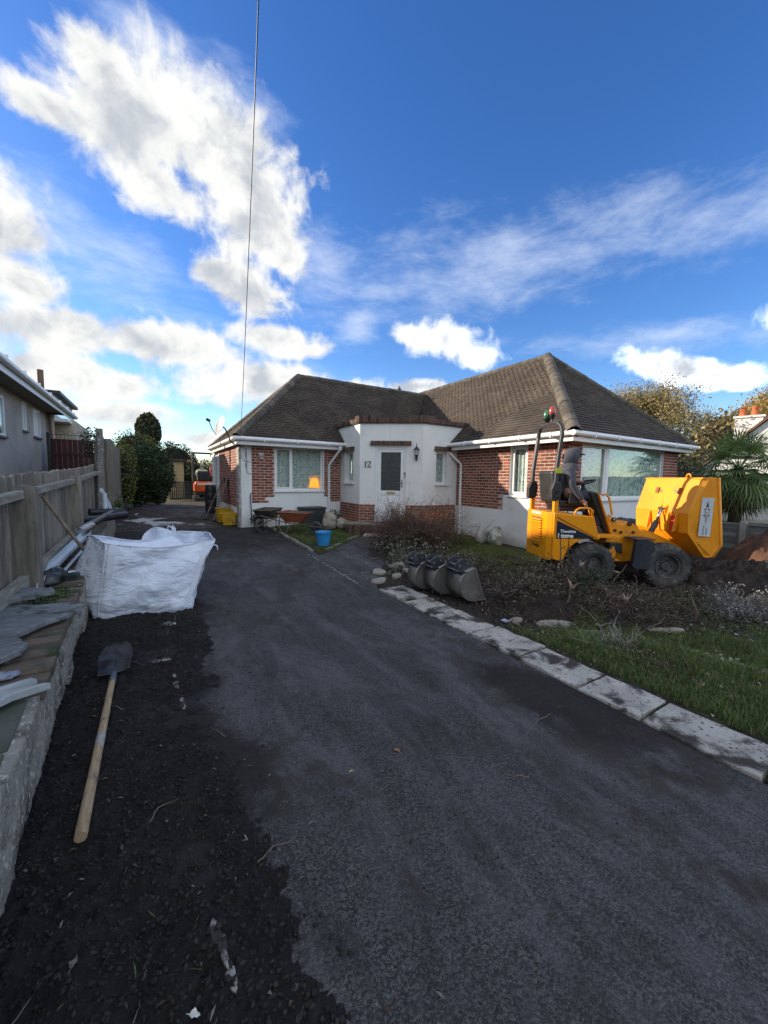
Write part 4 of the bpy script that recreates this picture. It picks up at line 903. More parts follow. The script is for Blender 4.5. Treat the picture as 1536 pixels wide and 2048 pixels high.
# cables, brackets and aerial gear on the left corner
mb = MB(); mb.tube([(2.0, 10.62, 2.42), (2.1, 10.76, 2.40), (2.22, 10.78, 2.34), (2.23, 10.78, 2.1), (2.235, 10.785, 1.7), (2.36, 10.785, 1.66)], .006, 5); mb.tube([(2.06, 10.785, 2.3), (2.1, 10.78, 2.1), (2.2, 10.78, 2.0), (2.33, 10.78, 1.99)], .005, 5); mb.build('cable', BLACK, house)
for z_ in (2.17, 1.90):
    mb = MB()
    for dz_ in (-.035, .035): mb.lathe([(.0, 0), (.018, .006), (.018, .02), (.0, .03)], 8, T(2.215, 10.77, z_+dz_, PI/2)); mb.box(2.205, 2.225, 10.76, 10.80, z_+dz_-.004, z_+dz_+.004)
    mb.box(2.20, 2.23, 10.785, 10.80, z_-.06, z_+.06); mb.build('insulator', mat('grey_ceramic', (.35,.34,.32), rough=.4), house)
mb = MB(); mb.box(2.54, 2.67, 10.765, 10.80, 2.17, 2.25); mb.box(2.55, 2.66, 10.70, 10.74, 2.09, 2.115); mb.tube([(2.605, 10.78, 2.17), (2.605, 10.73, 2.10)], .012, 6); mb.build('sensor_light', mat('light_grey_plastic_2', (.5,.5,.5), rough=.5), house, bevel=.004)
mb = MB(); mb.tube([(2.32, 10.77, .3), (2.33, 10.75, .6), (2.31, 10.77, 1.1), (2.36, 10.77, 1.17)], .012, 6); mb.build('pipe_stub', DSTEEL, house)
dish = empty('satellite_dish', (1.75, 10.6, 2.4), 0, 'grey satellite dish on an arm at the left corner of the roof', 'satellite dish')
dn = Vector((-.85, -.30, .32)).normalized(); Md = frame((1.56, 10.45, 2.86), dn); prof = [(0, .0)]+[(.037*i, .0011*i*i) for i in range(1, 7)]
Md = Md @ Matrix.Diagonal((.88, .98, .88, 1))
mb = MB(); mb.lathe(prof+[(.226, .041), (.224, .031)]+[(.037*i, .0011*i*i-.010) for i in range(5, 0, -1)], 28, Md); mb.build('reflector', mat('dish_grey', (.42,.43,.42), (.34,.35,.34), 3, .45), dish, smooth=True)
mb = MB(); mb.tube([(1.57, 10.47, 2.84), (1.66, 10.52, 2.80), (1.76, 10.55, 2.60), (1.78, 10.56, 2.50), (1.9, 10.60, 2.42)], .018, 7); mb.build('mast', DSTEEL, dish, smooth=True)
lnb = Md @ Vector((-.02, -.02, .36)); mb = MB(); mb.tube([Md @ Vector((-.02, -.27, .03)), Md @ Vector((-.02, -.18, .2)), lnb], .010, 6); mb.lathe([(.028, -.04), (.034, 0), (.034, .05)], 10, frame(lnb, dn)); mb.build('receiver_arm', DSTEEL, dish)
# overhead service cable
cab = MB(); a = Vector((2.05, 10.6, 2.66)); b = Vector((.56, 2.26, 4.06)); b2 = camp+pray(517, 3)*5.2; far_ = camp+pray(522, -420)*5.6
pts = [a.lerp(b2, t_)+Vector((0, 0, -.16*4*t_*(1-t_)*1)) for t_ in np.linspace(0, 1, 14)]; pts += [far_+Vector((0, 0, .3))]
cab.tube(pts, .0055, 6); cb = cab.build('overhead_cable', BLACK, None); tag(cb, 'thin black service cable rising from the roof corner across the sky', 'cable')

# ================================================================ foliage helpers
ROTX = Matrix(((1, 0, 0, 0), (0, 0, -1, 0), (0, 1, 0, 0), (0, 0, 0, 1)))
def leafmat(name, c1, c2, c3=None, tr=.25, rough=.6):
    m = bpy.data.materials.new(name); m.use_nodes = True; t = NT(m.node_tree); bs = m.node_tree.nodes['Principled BSDF']
    ri = t.n('ShaderNodeNewGeometry').outputs['Random Per Island']; P = t.n('ShaderNodeTexCoord').outputs['Object']
    col = t.mix(t.ss(t.noise(P, 1.1, 4, .6), .35, .65), c1, c2); 
    if c3: col = t.mix(t.m('GREATER_THAN', ri, .72), col, c3)
    f = t.m('ADD', t.m('MULTIPLY', t.m('FRACT', t.m('MULTIPLY', ri, 7.31)), .9), .55); cc = t.n('ShaderNodeCombineColor'); [t.set(cc.inputs[i], f) for i in range(3)]
    col = t.mix(1., col, cc.outputs[0], 'MULTIPLY'); t.set(bs.inputs['Base Color'], col); bs.inputs['Roughness'].default_value = rough; bs.inputs['Specular IOR Level'].default_value = .35
    trn = t.n('ShaderNodeBsdfTranslucent'); t.set(trn.inputs[0], col); mx = t.n('ShaderNodeMixShader'); mx.inputs[0].default_value = tr
    t.set(mx.inputs[1], bs.outputs[0]); t.set(mx.inputs[2], trn.outputs[0]); t.set(m.node_tree.nodes['Material Output'].inputs[0], mx.outputs[0]); return m
def leaves(name, P, size, m_, parent=None, asp=.5, up=None, **tg):
    """a leaf-shaped quad at every point of P"""
    P = np.asarray(P, float); n = len(P); a = rng.normal(size=(n, 3)); a /= np.linalg.norm(a, axis=1)[:, None]
    if up is not None: a = a*(1-abs(up))+np.array([0, 0, up]); a /= np.linalg.norm(a, axis=1)[:, None]
    b = np.cross(a, rng.normal(size=(n, 3))); b /= np.linalg.norm(b, axis=1)[:, None]; s = (size*rng.uniform(.6, 1.35, n))[:, None]
    c = np.cross(a, b)
    V = np.stack([P-a*s*.5, P+b*s*asp*.5+c*s*.06, P+a*s*.5, P-b*s*asp*.5+c*s*.06], 1).reshape(-1, 3)
    return arr(name, V, np.arange(4*n).reshape(-1, 4), m_, parent, **tg)
def shell(n, c, r, thick=.25, lump=.12, fr=2.0, seed=0, zmin=-1., rnd=rng):
    """points in the outer layer of a lumpy ellipsoid"""
    d = rnd.normal(size=(n, 3)); d /= np.linalg.norm(d, axis=1)[:, None]; d = d[d[:, 2] > zmin]
    k = 1+lump*2*(vn(d[:, 0]*fr+5, d[:, 1]*fr+d[:, 2]*fr*1.7, 1.6, seed)-.5)+lump*1.2*(vn(d[:, 0]*fr*3, d[:, 2]*fr*3+d[:, 1]*fr*2, 1.6, seed+3)-.5)
    rr = k*(1-thick*rnd.random(len(d))**1.6)
    return np.array(c)+d*np.array(r)*rr[:, None]
def branches(mb, p, d, L, r_, depth, tips, rr, spread=.6, gnarl=.18, n=5, kids=(2, 3), decay=.72, minr=.004, up=.05):
    pts = [Vector(p)]; d = Vector(d).normalized(); rs = [r_]; seg = 4 if depth > 1 else 3
    for i in range(seg):
        d = (d+Vector((rr.gauss(0, gnarl), rr.gauss(0, gnarl), rr.gauss(0, gnarl)*.7+up))).normalized(); pts.append(pts[-1]+d*L/seg); rs.append(max(minr, r_*(1-.45*(i+1)/seg)))
    mb.tube(pts, rs, n if depth > 2 else (4 if depth > 0 else 3), cap=False)
    if depth == 0: tips.append((pts[-1], d)); tips.append((pts[-2], d)); return
    if depth <= 2: tips.append((pts[-1], d))
    for k in range(rr.randint(*kids)+(1 if depth > 3 else 0)):
        t_ = rr.choice(pts[2:]); a = rr.uniform(0, 2*PI); o = d.orthogonal().normalized(); o.rotate(Matrix.Rotation(a, 3, d))
        branches(mb, t_, d+o*rr.uniform(spread*.6, spread*1.3), L*decay*rr.uniform(.8, 1.15), max(minr, rs[-1]*.8), depth-1, tips, rr, spread, gnarl, n, kids, decay, minr, up)
def tree(name, loc, H, label, m_, trunk=.25, depth=5, seed=1, leafn=9, leafs=.22, scat=.5, spread=.62, L0=.30, group=None, kids=(2, 3), cat='tree', bare=0., asp=.6):
    rr = random.Random(seed); t = empty(name, loc, 0, label, cat, group); mb = MB(); tips = []
    branches(mb, loc, (rr.uniform(-.05, .05), rr.uniform(-.05, .05), 1), H*L0, trunk, depth, tips, rr, spread, .14, 7, kids, .76, .008)
    mb.build('trunk', BARK, t, smooth=True)
    P = []
    for p, d in tips:
        if rr.random() < bare: continue
        for _ in range(leafn): P.append((p.x+rr.gauss(0, scat), p.y+rr.gauss(0, scat), p.z+rr.gauss(0, scat*.7)))
    if P: leaves('crown', P, leafs, m_, t, asp)
    return t

AUT1 = leafmat('olive_brown_autumn_leaves', (.30,.24,.10), (.20,.175,.075), (.40,.32,.16)); AUT2 = leafmat('golden_oak_leaves', (.42,.28,.075), (.24,.20,.065), (.52,.38,.15))
EVG = leafmat('dark_evergreen_leaves', (.036,.062,.020), (.022,.042,.015), (.085,.12,.04), .15, .45); EVG2 = leafmat('conifer_hedge_leaves', (.035,.055,.025), (.025,.04,.02), (.06,.08,.035), .15)
YGR = leafmat('yellow_green_leaves', (.16,.17,.035), (.08,.11,.025), (.30,.27,.07), .3); RED = leafmat('dark_red_leaves', (.10,.022,.018), (.06,.03,.02), (.12,.06,.02), .25)
IVY = leafmat('ivy_leaves', (.030,.042,.018), (.045,.050,.022), (.10,.10,.05), .15)

# ================================================================ neighbour's house on the left
nb = empty('neighbour_house', (-4.5, 11, .5), 0, 'grey pebbledash house on the left with white gutter, small windows and a thin flue', 'house')
PEB = mat('grey_pebbledash', (.50,.46,.41), (.40,.37,.33), 2, .95, bump=1., bscale=75, bdist=.015, dirt=(.32,.29,.25), dscale=1.2, dlo=.5, dhi=.8, fleck=(.66,.62,.55), fscale=50, flo=.62)
CREAM = mat('cream_render', (.55,.47,.34), (.45,.39,.29), 2, .9, bump=.3)
MN = wframe((-2.6, 4.0), (0, 1))
MN = Matrix.Translation((-2.6, 4.0, 0)) @ Matrix.Rotation(PI/2, 4, 'Z')     # local x = +Y, local y = -X (into the house)
N1 = (8.70, 8.98, 2.64, 3.33); N2 = (9.72, 10.42, 2.58, 3.33); N0 = (5.9, 7.25, 2.36, 3.2)
nw = wallpanel(MN, -1.0, 11.35, -.2, 3.52, .25, [N1, N2, N0], PEB, parent=nb)
def nwin(q, **k):
    w_ = window(MN, *q, depth=-.012, fw=.05, parent=nb, sill=False, cur=LACE, **k)
    MB().box(q[0]-.06, q[1]+.06, -.05, .05, q[2]-.05, q[2]-.001, MN).build('sill', mat('dark_sill', (.10,.10,.10), rough=.8), w_)
nwin(N1); nwin(N2, mulls=(10.0,), sash=(0, 1)); nwin(N0, mulls=(6.5,))
MB().box(-9.5, -2.61, 15.10, 15.35, -.2, 3.52).build('wall', PEB, nb)
MB().box(-9.5, -2.61, 3.0, 3.25, -.2, 3.52).build('wall', PEB, nb)
MB().box(-2.18, -2.16, 2.6, 17.1, 3.38, 3.56).build('fascia', UPVC, nb, bevel=.003); MB().box(-2.6, -2.181, 2.6, 15.1, 3.40, 3.42).build('soffit', mat('brown_soffit', (.24,.21,.17), (.2,.18,.15), 3, .8), nb)
MB().tube([(-2.11, 2.6, 3.60), (-2.11, 17.1, 3.52)], .062, 10).build('gutter', UPVC, nb, smooth=True, auto=True)
for i in range(12): MB().box(-2.19, -2.04, 3.4+i*1.18, 3.43+i*1.18, 3.55-.006*i, 3.67-.006*i).build('gutter_bracket', UPVC, nb)
nr = MB(); nr.add([(-2.12, 2.6, 3.57), (-2.12, 17.1, 3.57), (-6.8, 17.1, 6.45), (-6.8, 2.6, 6.45), (-11.5, 2.6, 3.57), (-11.5, 17.1, 3.57)], [(0, 1, 2, 3), (3, 2, 5, 4), (0, 3, 4), (1, 5, 2)]); nr.build('roof', mat('brown_concrete_tiles', (.10,.075,.06), (.07,.055,.045), 3, .9, bump=.8, bscale=12), nb)
# rear extension: cream column, far wall, dormer
mb = MB(); mb.tube([(-2.62, 15.75, .4), (-2.62, 15.75, 3.42)], .14, 14); mb.build('round_column', CREAM, nb, smooth=True, auto=True)
MB().tube([(-2.50, 15.25, .6), (-2.50, 15.25, 3.4)], .04, 8).build('waste_pipe', mat('brown_pipe', (.12,.09,.07), rough=.6), nb)
MX = Matrix.Translation((-3.1, 15.4, 0)) @ Matrix.Rotation(PI/2, 4, 'Z')
wx_ = wallpanel(MX, 0, 3.2, .2, 3.4, .2, [(.9, 1.5, 1.6, 3.0)], CREAM, parent=nb); window(MX, .9, 1.5, 1.6, 3.0, depth=.04, parent=nb)
MB().box(-6, -2.35, 18.6, 22.5, .3, 3.6).build('rear_wall', CREAM, nb)
dm = MB(); dm.box(-5.4, -2.78, 17.9, 21.6, 3.55, 4.38); dm.build('dormer', mat('grey_cladding', (.42,.46,.50), (.36,.40,.44), 2, .6), nb)
MB().box(-2.779, -2.76, 18.0, 21.5, 3.66, 4.20).build('dormer_glass', GLASS, nb); MB().box(-5.5, -2.60, 17.8, 21.8, 4.381, 4.50).build('dormer_roof', mat('dark_fascia', (.03,.03,.035), rough=.5), nb, bevel=.01)
MB().box(-5.45, -2.42, 17.85, 21.9, 3.44, 3.549).build('dormer_ledge', UPVC, nb)
fl = MB(); fl.tube([(-3.0, 17.2, 3.3), (-3.0, 17.2, 5.02)], .085, 12); fl.build('flue', mat('terracotta_flue', (.20,.125,.085), (.16,.10,.07), 6, .8), nb, smooth=True, auto=True)
# dark red gate between the house and the fence
gt = empty('garden_gate', (-1.9, 14.3, .5), 0, 'dark red boarded gate with wavy wire along its top beside the grey house', 'gate')
GR = mat('dark_red_paint', (.055,.007,.009), (.035,.006,.007), 3, .55, rand=.25, bump=.2, bscale=20)
for i in range(9): MB().box(-2.36+i*.122, -2.245+i*.122, 14.3, 14.32, .5, 2.58).build('gate_board', GR, gt)
MB().box(-2.36, -1.27, 14.27, 14.299, 2.12, 2.2).build('gate_rail', GR, gt); MB().box(-2.36, -1.27, 14.27, 14.299, 1.2, 1.28).build('gate_rail', GR, gt)
MB().box(-2.44, -2.38, 14.26, 14.34, .5, 2.75).build('gate_post', DSTEEL, gt)
mb = MB(); mb.tube([(-2.4, 14.28, 2.70), (-1.25, 14.28, 2.70)], .008, 5)
for i in range(14): x_ = -2.38+i*.084; mb.tube([(x_, 14.28, 2.58), (x_, 14.28, 2.72)], .006, 4)
pts = [(-2.38+i*.03, 14.28, 2.77+.04*math.sin(i*.9)) for i in range(38)]; mb.tube(pts, .005, 4); mb.build('wire_trim', DSTEEL, gt)
# ivy tangle over the end of the fence
ivb = empty('ivy_stub', (-1.1, 10.5, 1.5), 0, 'tangle of dry ivy stems on the end post in front of the dark red gate', 'ivy'); mb = MB(); rr = random.Random(5)
for i in range(46):
    p = Vector((-1.02+rr.uniform(-.05, .03), 10.5+rr.uniform(-.1, .1), rr.uniform(1.6, 2.5))); pts = [p]; d = Vector((rr.uniform(-.9, .1), rr.uniform(-.3, .3), rr.uniform(-.2, .5)))
    for k in range(4): d += Vector((rr.gauss(0, .3), rr.gauss(0, .3), rr.gauss(-.12, .3))); pts.append(pts[-1]+d.normalized()*.08*rr.uniform(.5, 1.3))
    mb.tube(pts, [.006, .005, .004, .003, .002], 4, cap=False)
mb.build('stems', TWIG, ivb); leaves('leaves', shell(420, (-1.06, 10.5, 2.28), (.18, .22, .34), .6, .2, seed=4), .05, IVY, ivb, .7)

# ================================================================ garden at the back left
def bush(name, c, r, n, size, m_, label, seed=0, thick=.28, lump=.1, group=None, stem=True, cat='bush', asp=.6):
    t = empty(name, (c[0], c[1], hzf(c[0], c[1])), 0, label, cat, group)
    leaves('foliage', shell(n, c, r, thick, lump, seed=seed, zmin=-.92), size, m_, t, asp)
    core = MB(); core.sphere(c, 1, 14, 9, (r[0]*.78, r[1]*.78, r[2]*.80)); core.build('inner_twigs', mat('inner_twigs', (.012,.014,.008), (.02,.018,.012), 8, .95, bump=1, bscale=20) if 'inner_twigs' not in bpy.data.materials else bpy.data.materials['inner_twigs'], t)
    return t
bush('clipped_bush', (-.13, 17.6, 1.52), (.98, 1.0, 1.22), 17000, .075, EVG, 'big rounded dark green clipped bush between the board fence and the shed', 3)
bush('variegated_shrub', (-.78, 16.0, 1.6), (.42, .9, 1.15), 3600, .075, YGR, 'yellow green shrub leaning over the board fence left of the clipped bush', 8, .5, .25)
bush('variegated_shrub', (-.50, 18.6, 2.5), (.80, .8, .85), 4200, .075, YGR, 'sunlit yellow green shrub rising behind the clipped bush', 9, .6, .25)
iv = empty('ivy_clad_stump', (-.1, 26, .3), 0, 'tall rounded ivy covered tree stump standing behind the clipped bush', 'tree')
MB().tube([(-.05, 26, .2), (-.05, 26, 4.2)], [.3, .22], 10).build('trunk', BARK, iv)
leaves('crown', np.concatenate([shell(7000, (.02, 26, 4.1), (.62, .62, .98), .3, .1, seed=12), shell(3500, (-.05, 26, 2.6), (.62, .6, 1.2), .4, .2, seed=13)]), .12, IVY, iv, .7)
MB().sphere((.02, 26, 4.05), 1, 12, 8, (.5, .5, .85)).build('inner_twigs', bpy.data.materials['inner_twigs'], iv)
bush('conifer_hedge', (1.35, 28.5, 2.0), (1.6, 1.0, 1.75), 9000, .10, EVG2, 'dark conifer hedge behind the shed', 15, .3, .08, cat='hedge')
bush('conifer_hedge', (-1.5, 30, 1.9), (2.4, 1.0, 1.5), 6000, .12, EVG2, 'low dark hedge at the back left corner behind the ivy stump', 16, .3, .1, cat='hedge')
tree('red_shrub', (2.35, 28, .3), 3.6, 'dark red leaved shrub above the orange digger', RED, .05, 4, 31, 9, .11, .16, .6, .30, cat='shrub')
tree('red_shrub', (3.1, 27, .3), 3.4, 'brownish shrub between the dark red shrub and the bungalow eaves', AUT1, .05, 4, 33, 8, .12, .18, .6, .30, cat='shrub')
tree('garden_tree', (4.3, 31, .3), 5.6, 'small yellowing tree showing above the gutter of the left wing', AUT2, .08, 5, 35, 7, .14, .22, .6, .28)
bush('dark_hedge', (3.2, 26.2, 1.2), (1.9, .7, 1.25), 6000, .10, EVG, 'dark hedge behind the small digger', 18, .35, .15, cat='hedge')
# shed
sh = empty('garden_shed', (1.1, 25.4, .3), 0, 'small tan wooden shed with a pale door at the end of the yard', 'shed')
TAN = mat('tan_shed_wood', (.42,.31,.16), (.34,.25,.13), 3, .8, stretch=(6, 6, 1), bump=.3, bscale=14, rand=.12)
for i in range(11): MB().box(.42+i*.118, .535+i*.118, 25.4, 25.42, .3, 2.42).build('wall_board', TAN, sh)
MB().box(.45, 1.68, 25.421, 27.2, .3, 2.40).build('walls', TAN, sh); MB().box(.30, 1.86, 25.2, 27.4, 2.43, 2.52).build('roof', mat('dark_roof_felt', (.05,.055,.06), rough=.9), sh, bevel=.01)
dr = MB(); dr.box(.72, 1.34, 25.36, 25.399, .6, 2.12); d0 = dr.build('door', mat('pale_shed_door', (.55,.42,.22), (.48,.36,.19), 3, .7, stretch=(8, 8, 1), bump=.2), sh, bevel=.01)
mb = MB(); [mb.box(a, b, 25.345, 25.359, c, d_) for a, b, c, d_ in ((.72, .78, .6, 2.12), (1.28, 1.34, .6, 2.12), (.78, 1.28, 2.04, 2.12), (.78, 1.28, .6, .7), (.9, 1.16, 1.0, 1.06), (.9, .95, 1.06, 1.9), (1.11, 1.16, 1.06, 1.9))]; mb.build('door_moulding', TAN, d0)
# dark plastic barrier panels
for k, (x0_, x1_) in enumerate(((.86, 1.42), (1.45, 2.02))):
    bp = empty('barrier_panel', ((x0_+x1_)/2, 22.4, .3), 0, ['dark plastic barrier panel in front of the shed, the left one of the pair', 'dark plastic barrier panel in front of the shed, the right one next to the digger'][k], 'barrier', 'barrier panels before the shed')
    mb = MB(); mb.box(x0_, x1_, 22.38, 22.42, 1.22, 1.28); mb.box(x0_, x1_, 22.38, 22.42, .36, .42)
    mb.build('rail', BLACK, bp)
    for i in range(7): MB().box(x0_+i*(x1_-x0_-.04)/6, x0_+.045+i*(x1_-x0_-.04)/6, 22.385, 22.415, .42, 1.22).build('upright', BLACK, bp)
    m2 = MB(); [m2.box(x0_+.002, x1_-.002, 22.392, 22.408, z_, z_+.02) for z_ in (.6, .78, .96, 1.1)]; m2.build('cross_strips', BLACK, bp)
# small orange digger with its driver
dg = empty('mini_digger', (2.55, 22.6, .3), 0, 'small orange tracked digger with a roll frame at the end of the yard', 'digger')
ORG = mat('orange_paint', (.75,.10,.015), (.62,.08,.012), 3, .4)
MB().box(1.98, 2.98, 22.0, 23.2, .74, 1.30).build('body', ORG, dg, bevel=.09); MB().box(2.02, 2.92, 22.05, 23.1, .62, .73).build('turntable', DSTEEL, dg); 
for x_ in (1.95, 2.78):
    tr_ = MB(); pts = [(0, -.65+.0, .3)]; prof = [(-.6, .18), (-.68, .3), (-.6, .45), (.6, .45), (.68, .3), (.6, .18)]
    tr_.prism(prof, 0, .24, Matrix.Translation((x_, 22.6, .13)) @ Matrix(((0, 0, 1, 0), (1, 0, 0, 0), (0, 1, 0, 0), (0, 0, 0, 1)))); tr_.build('track', RUBBER, dg, bevel=.03)
MB().box(2.08, 2.8, 21.985, 21.999, 1.12, 1.22).build('decal', mat('pale_decal', (.75,.6,.5), rough=.5), dg)
mb = MB()
for x_ in (1.96, 2.98): mb.tube([(x_, 22.9, 1.2), (x_, 22.9, 2.75), (x_, 22.2, 2.80), (x_, 22.15, 1.2)], .03, 6)
for y_ in (22.9, 22.2): mb.tube([(1.96, y_, 2.78), (2.98, y_, 2.78)], .03, 6)
mb.build('roll_frame', DSTEEL, dg); MB().box(2.1, 2.66, 22.15, 22.35, 1.31, 1.85).build('seat_back', BLACK, dg, bevel=.06)
mb = MB(); mb.tube([(2.5, 23.3, .9), (2.5, 24.2, 1.9), (2.5, 24.9, 1.5)], [.12, .1, .08], 8); mb.build('boom', ORG, dg); MB().box(2.3, 2.7, 24.75, 25.1, .6, 1.4).build('bucket', DSTEEL, dg, bevel=.05)

# ================================================================ right hand background
def lay(px_, py_, dist, z=None):
    d = pray(px_, py_); return d
tree('oak_tree', (25.2, 12.0, 0), 9.5, 'half bare olive brown tree showing above the right slope of the roof', AUT1, .28, 6, 52, 20, .10, .34, .60, .25, kids=(2, 3), bare=.15)
tree('oak_tree', (30.5, 9.6, 0), 10.0, 'broad golden brown oak above the white chimney at the right edge', AUT2, .34, 6, 58, 34, .11, .42, .66, .22, kids=(3, 3))
tree('oak_tree', (33.5, 7.4, 0), 11.0, 'taller golden oak behind, cut off by the right edge of the photo', AUT2, .34, 6, 63, 26, .13, .45, .66, .24, kids=(2, 3))
tree('oak_tree', (29.0, 12.9, 0), 7.0, 'lower thin tree between the two bigger autumn trees', AUT1, .2, 5, 66, 40, .11, .40, .66, .24, kids=(2, 3))
bush('dark_hedge', (18.5, 7.6, 1.1), (2.2, 1.4, 1.9), 9000, .12, IVY, 'dark hedge below the right end of the gutter', 22, .4, .2, cat='hedge')
bush('dark_hedge', (27, 8.5, 2.4), (3.5, 3.0, 2.9), 9000, .2, AUT1, 'brown green shrubbery beyond the hedge behind the palm', 23, .5, .25, cat='hedge')
bush('dark_shrub', (14.6, 5.55, .7), (1.1, .7, 1.1), 5200, .10, EVG, 'dense dark shrub behind the tipped yellow skip, left of the palm', 25, .4, .2, cat='shrub')
# white house with a chimney
wh = empty('white_house', (24, 6, 0), 0, 'white rendered house with brown roof and two chimney pots behind the palm', 'house')
Wn = wframe((21.0, 7.4), (.28, -.96))
wallpanel(Wn, 0, 4.2, -.4, 2.3, .3, [(.9, 1.6, .5, 1.2), (2.6, 3.4, .5, 1.3)], parent=wh); window(Wn, .9, 1.6, .5, 1.2, parent=wh, mulls=(1.25,)); window(Wn, 2.6, 3.4, .5, 1.3, parent=wh, mulls=(3.0,))
gb = MB(); gb.add([(0, .0, 2.3), (4.2, .0, 2.3), (2.1, .0, 4.4), (0, .3, 2.3), (4.2, .3, 2.3), (2.1, .3, 4.4)], [(0, 1, 2), (3, 5, 4), (0, 2, 5, 3), (1, 4, 5, 2)], Wn); gb.build('gable', WHITE, wh)
MB().box(0, .3, .3, 8, -.4, 2.3, Wn).build('wall', WHITE, wh)
TF = mat('brown_far_tiles', (.20,.10,.07), (.14,.075,.055), 3, .9, bump=.5, bscale=9)
for s_, nm in ((-1, 'roof'), (1, 'roof')):
    q_ = [(2.1, 4.46), (2.1+s_*2.35, 2.11), (2.1+s_*2.35, 2.23), (2.1, 4.58)]; q_ = q_ if s_ < 0 else q_[::-1]
    MB().prism(q_, -8.2, .15, Wn @ ROTX).build(nm, TF, wh)
ch = MB(); ch.box(.85, 1.85, 3.4, 4.2, 3.0, 4.78, Wn); ch.box(.78, 1.92, 3.33, 4.27, 4.781, 4.88, Wn); cm = ch.build('chimney', WHITE, wh, bevel=.02)
for u in (1.12, 1.55): MB().lathe([(.15, 0), (.13, .38), (.15, .40), (.15, .46), (.11, .46)], 12, Wn @ T(u, 3.8, 4.88)).build('chimney_pot', mat('terracotta', (.50,.14,.05), (.42,.12,.05), 5, .8), cm, smooth=True, auto=True)
# grey slatted panel fence on the right
pf = empty('panel_fence', (12.6, 3.2, 0), 0, 'low grey slatted fence panels with square posts behind the soil heap', 'fence')
ya = 5.2
for k, (p, q) in enumerate(((5.35, 3.50), (3.36, 1.5))):
    for j in range(7): z_ = -.08+j*.098; MB().box(12.30, 12.322, q, p, z_, z_+.105, T(0, 0, 0, 0, 0, 0)).build('slat', FENCEG, pf)
    MB().box(12.27, 12.34, q, p, .615, .65).build('top_rail', FENCEG, pf)
    for y_ in np.linspace(q+.03, p-.03, 3): MB().box(12.272, 12.299, y_-.022, y_+.022, -.1, .613).build('batten', FENCEG, pf)
for y_ in (3.43, 1.43, 5.42): MB().box(12.22, 12.36, y_-.06, y_+.06, -.2, .70).build('post', mat('concrete_post', (.30,.29,.27), (.24,.23,.21), 4, .9, bump=.4) if y_ == 3.43 else bpy.data.materials['concrete_post'], pf, bevel=.01)
# palm with fan leaves
pm = empty('fan_palm', (14.1, 4.15, 0), 0, 'fan palm with drooping dark green fronds in front of the white house', 'palm')
MB().tube([(14.1, 4.15, -.1), (14.12, 4.15, .9), (14.1, 4.15, 1.95)], [.16, .15, .13], 10).build('trunk', mat('fibrous_palm_trunk', (.07,.055,.04), (.04,.03,.022), 20, 1, bump=1, bscale=25, bdist=.03), pm)
PALM = leafmat('palm_leaf', (.20,.28,.095), (.13,.20,.07), None, .25, .5); PALMB = leafmat('old_palm_leaf', (.13,.12,.04), (.09,.085,.03), None, .25, .6)
rr = random.Random(9); crown = Vector((14.1, 4.15, 2.0))
for k in range(64):
    az = k*2.39996+rr.uniform(-.2, .2); el = 1.35-2.75*(k/63)**.85+rr.uniform(-.1, .1)
    d = Vector((math.cos(az)*math.cos(el), math.sin(az)*math.cos(el), math.sin(el))); Lp = rr.uniform(.55, .75)
    mid = crown+d*Lp*.6; end = crown+d*Lp+Vector((0, 0, -.12*math.cos(el))); mb = MB(); mb.tube([crown, mid, end], [.014, .011, .008], 4, cap=False)
    dd_ = (end-mid).normalized(); side_ = dd_.cross(Vector((0, 0, 1))); side_ = side_.normalized() if side_.length > .1 else Vector((1, 0, 0)); upv = side_.cross(dd_)
    nb_ = 26; Lf = rr.uniform(.58, .78)
    for j in range(nb_):
        a = (j/(nb_-1)-.5)*R(225); bd = dd_*math.cos(a)+side_*math.sin(a); bd = (bd+upv*(.10-.10*abs(a))).normalized(); w_ = .017; q = Vector((0, 0, 1)).cross(bd); q = bd.cross(upv).normalized()*w_; L_ = Lf*(1-.25*(abs(a)/2)**2)
        p1_ = end+bd*L_*.55+upv*.01; p2_ = end+bd*L_+Vector((0, 0, -.13*rr.uniform(.4, 1.6))); mb.add([end-q*.4, end+q*.4, p1_+q+upv*.006, p1_-q+upv*.006, p2_], [(0, 1, 2, 3), (3, 2, 4)])
    mb.build('frond', PALM if k < 50 else PALMB, pm)

# planting across the road behind the camera, mirrored in the windows
bush('tall_hedge', (14, -22, 2.0), (26, 2.2, 3.6), 9000, .45, EVG, 'long dark hedge across the road behind the camera', 44, .3, .12, cat='hedge')
bush('tall_hedge', (-16, -20, 2.0), (14, 2.2, 3.4), 4000, .45, AUT1, 'brownish hedge behind the camera to the left', 45, .3, .12, cat='hedge')

# ================================================================ the yellow dumper
DA = R(-28.0); RMt = Matrix.Translation((5.62, 3.2, 0)) @ Matrix.Rotation(DA, 4, 'Z')
dp = empty('site_dumper', (5.62, 3.2, 0), DA, 'yellow one tonne site dumper with its skip tipped up and roll bar raised', 'dumper')
ROT = Matrix(((1, 0, 0, 0), (0, 0, -1, 0), (0, 1, 0, 0), (0, 0, 0, 1)))       # prism xy -> local xz, height towards -y
def side_prism(poly, y0, y1): return MB().prism(poly, -y1, -y0, ROT)
def B(mb, name, m_, parent=dp, **k): return mb.build(name, m_, parent, local=True, **k)
arch = [(.0+.40*math.cos(a), .345+.40*math.sin(a)) for a in np.linspace(R(168), R(72), 12)]
arch = [(a-.03, b) for a, b in arch]
side_poly = [(-.60, .43), (-.47, .40)]+arch+[(.14, .755), (.10, .80), (.02, 1.08), (-.56, 1.13), (-.60, 1.13)]
B(side_prism(side_poly, .11, 1.00), 'engine_body', YEL, bevel=.012)
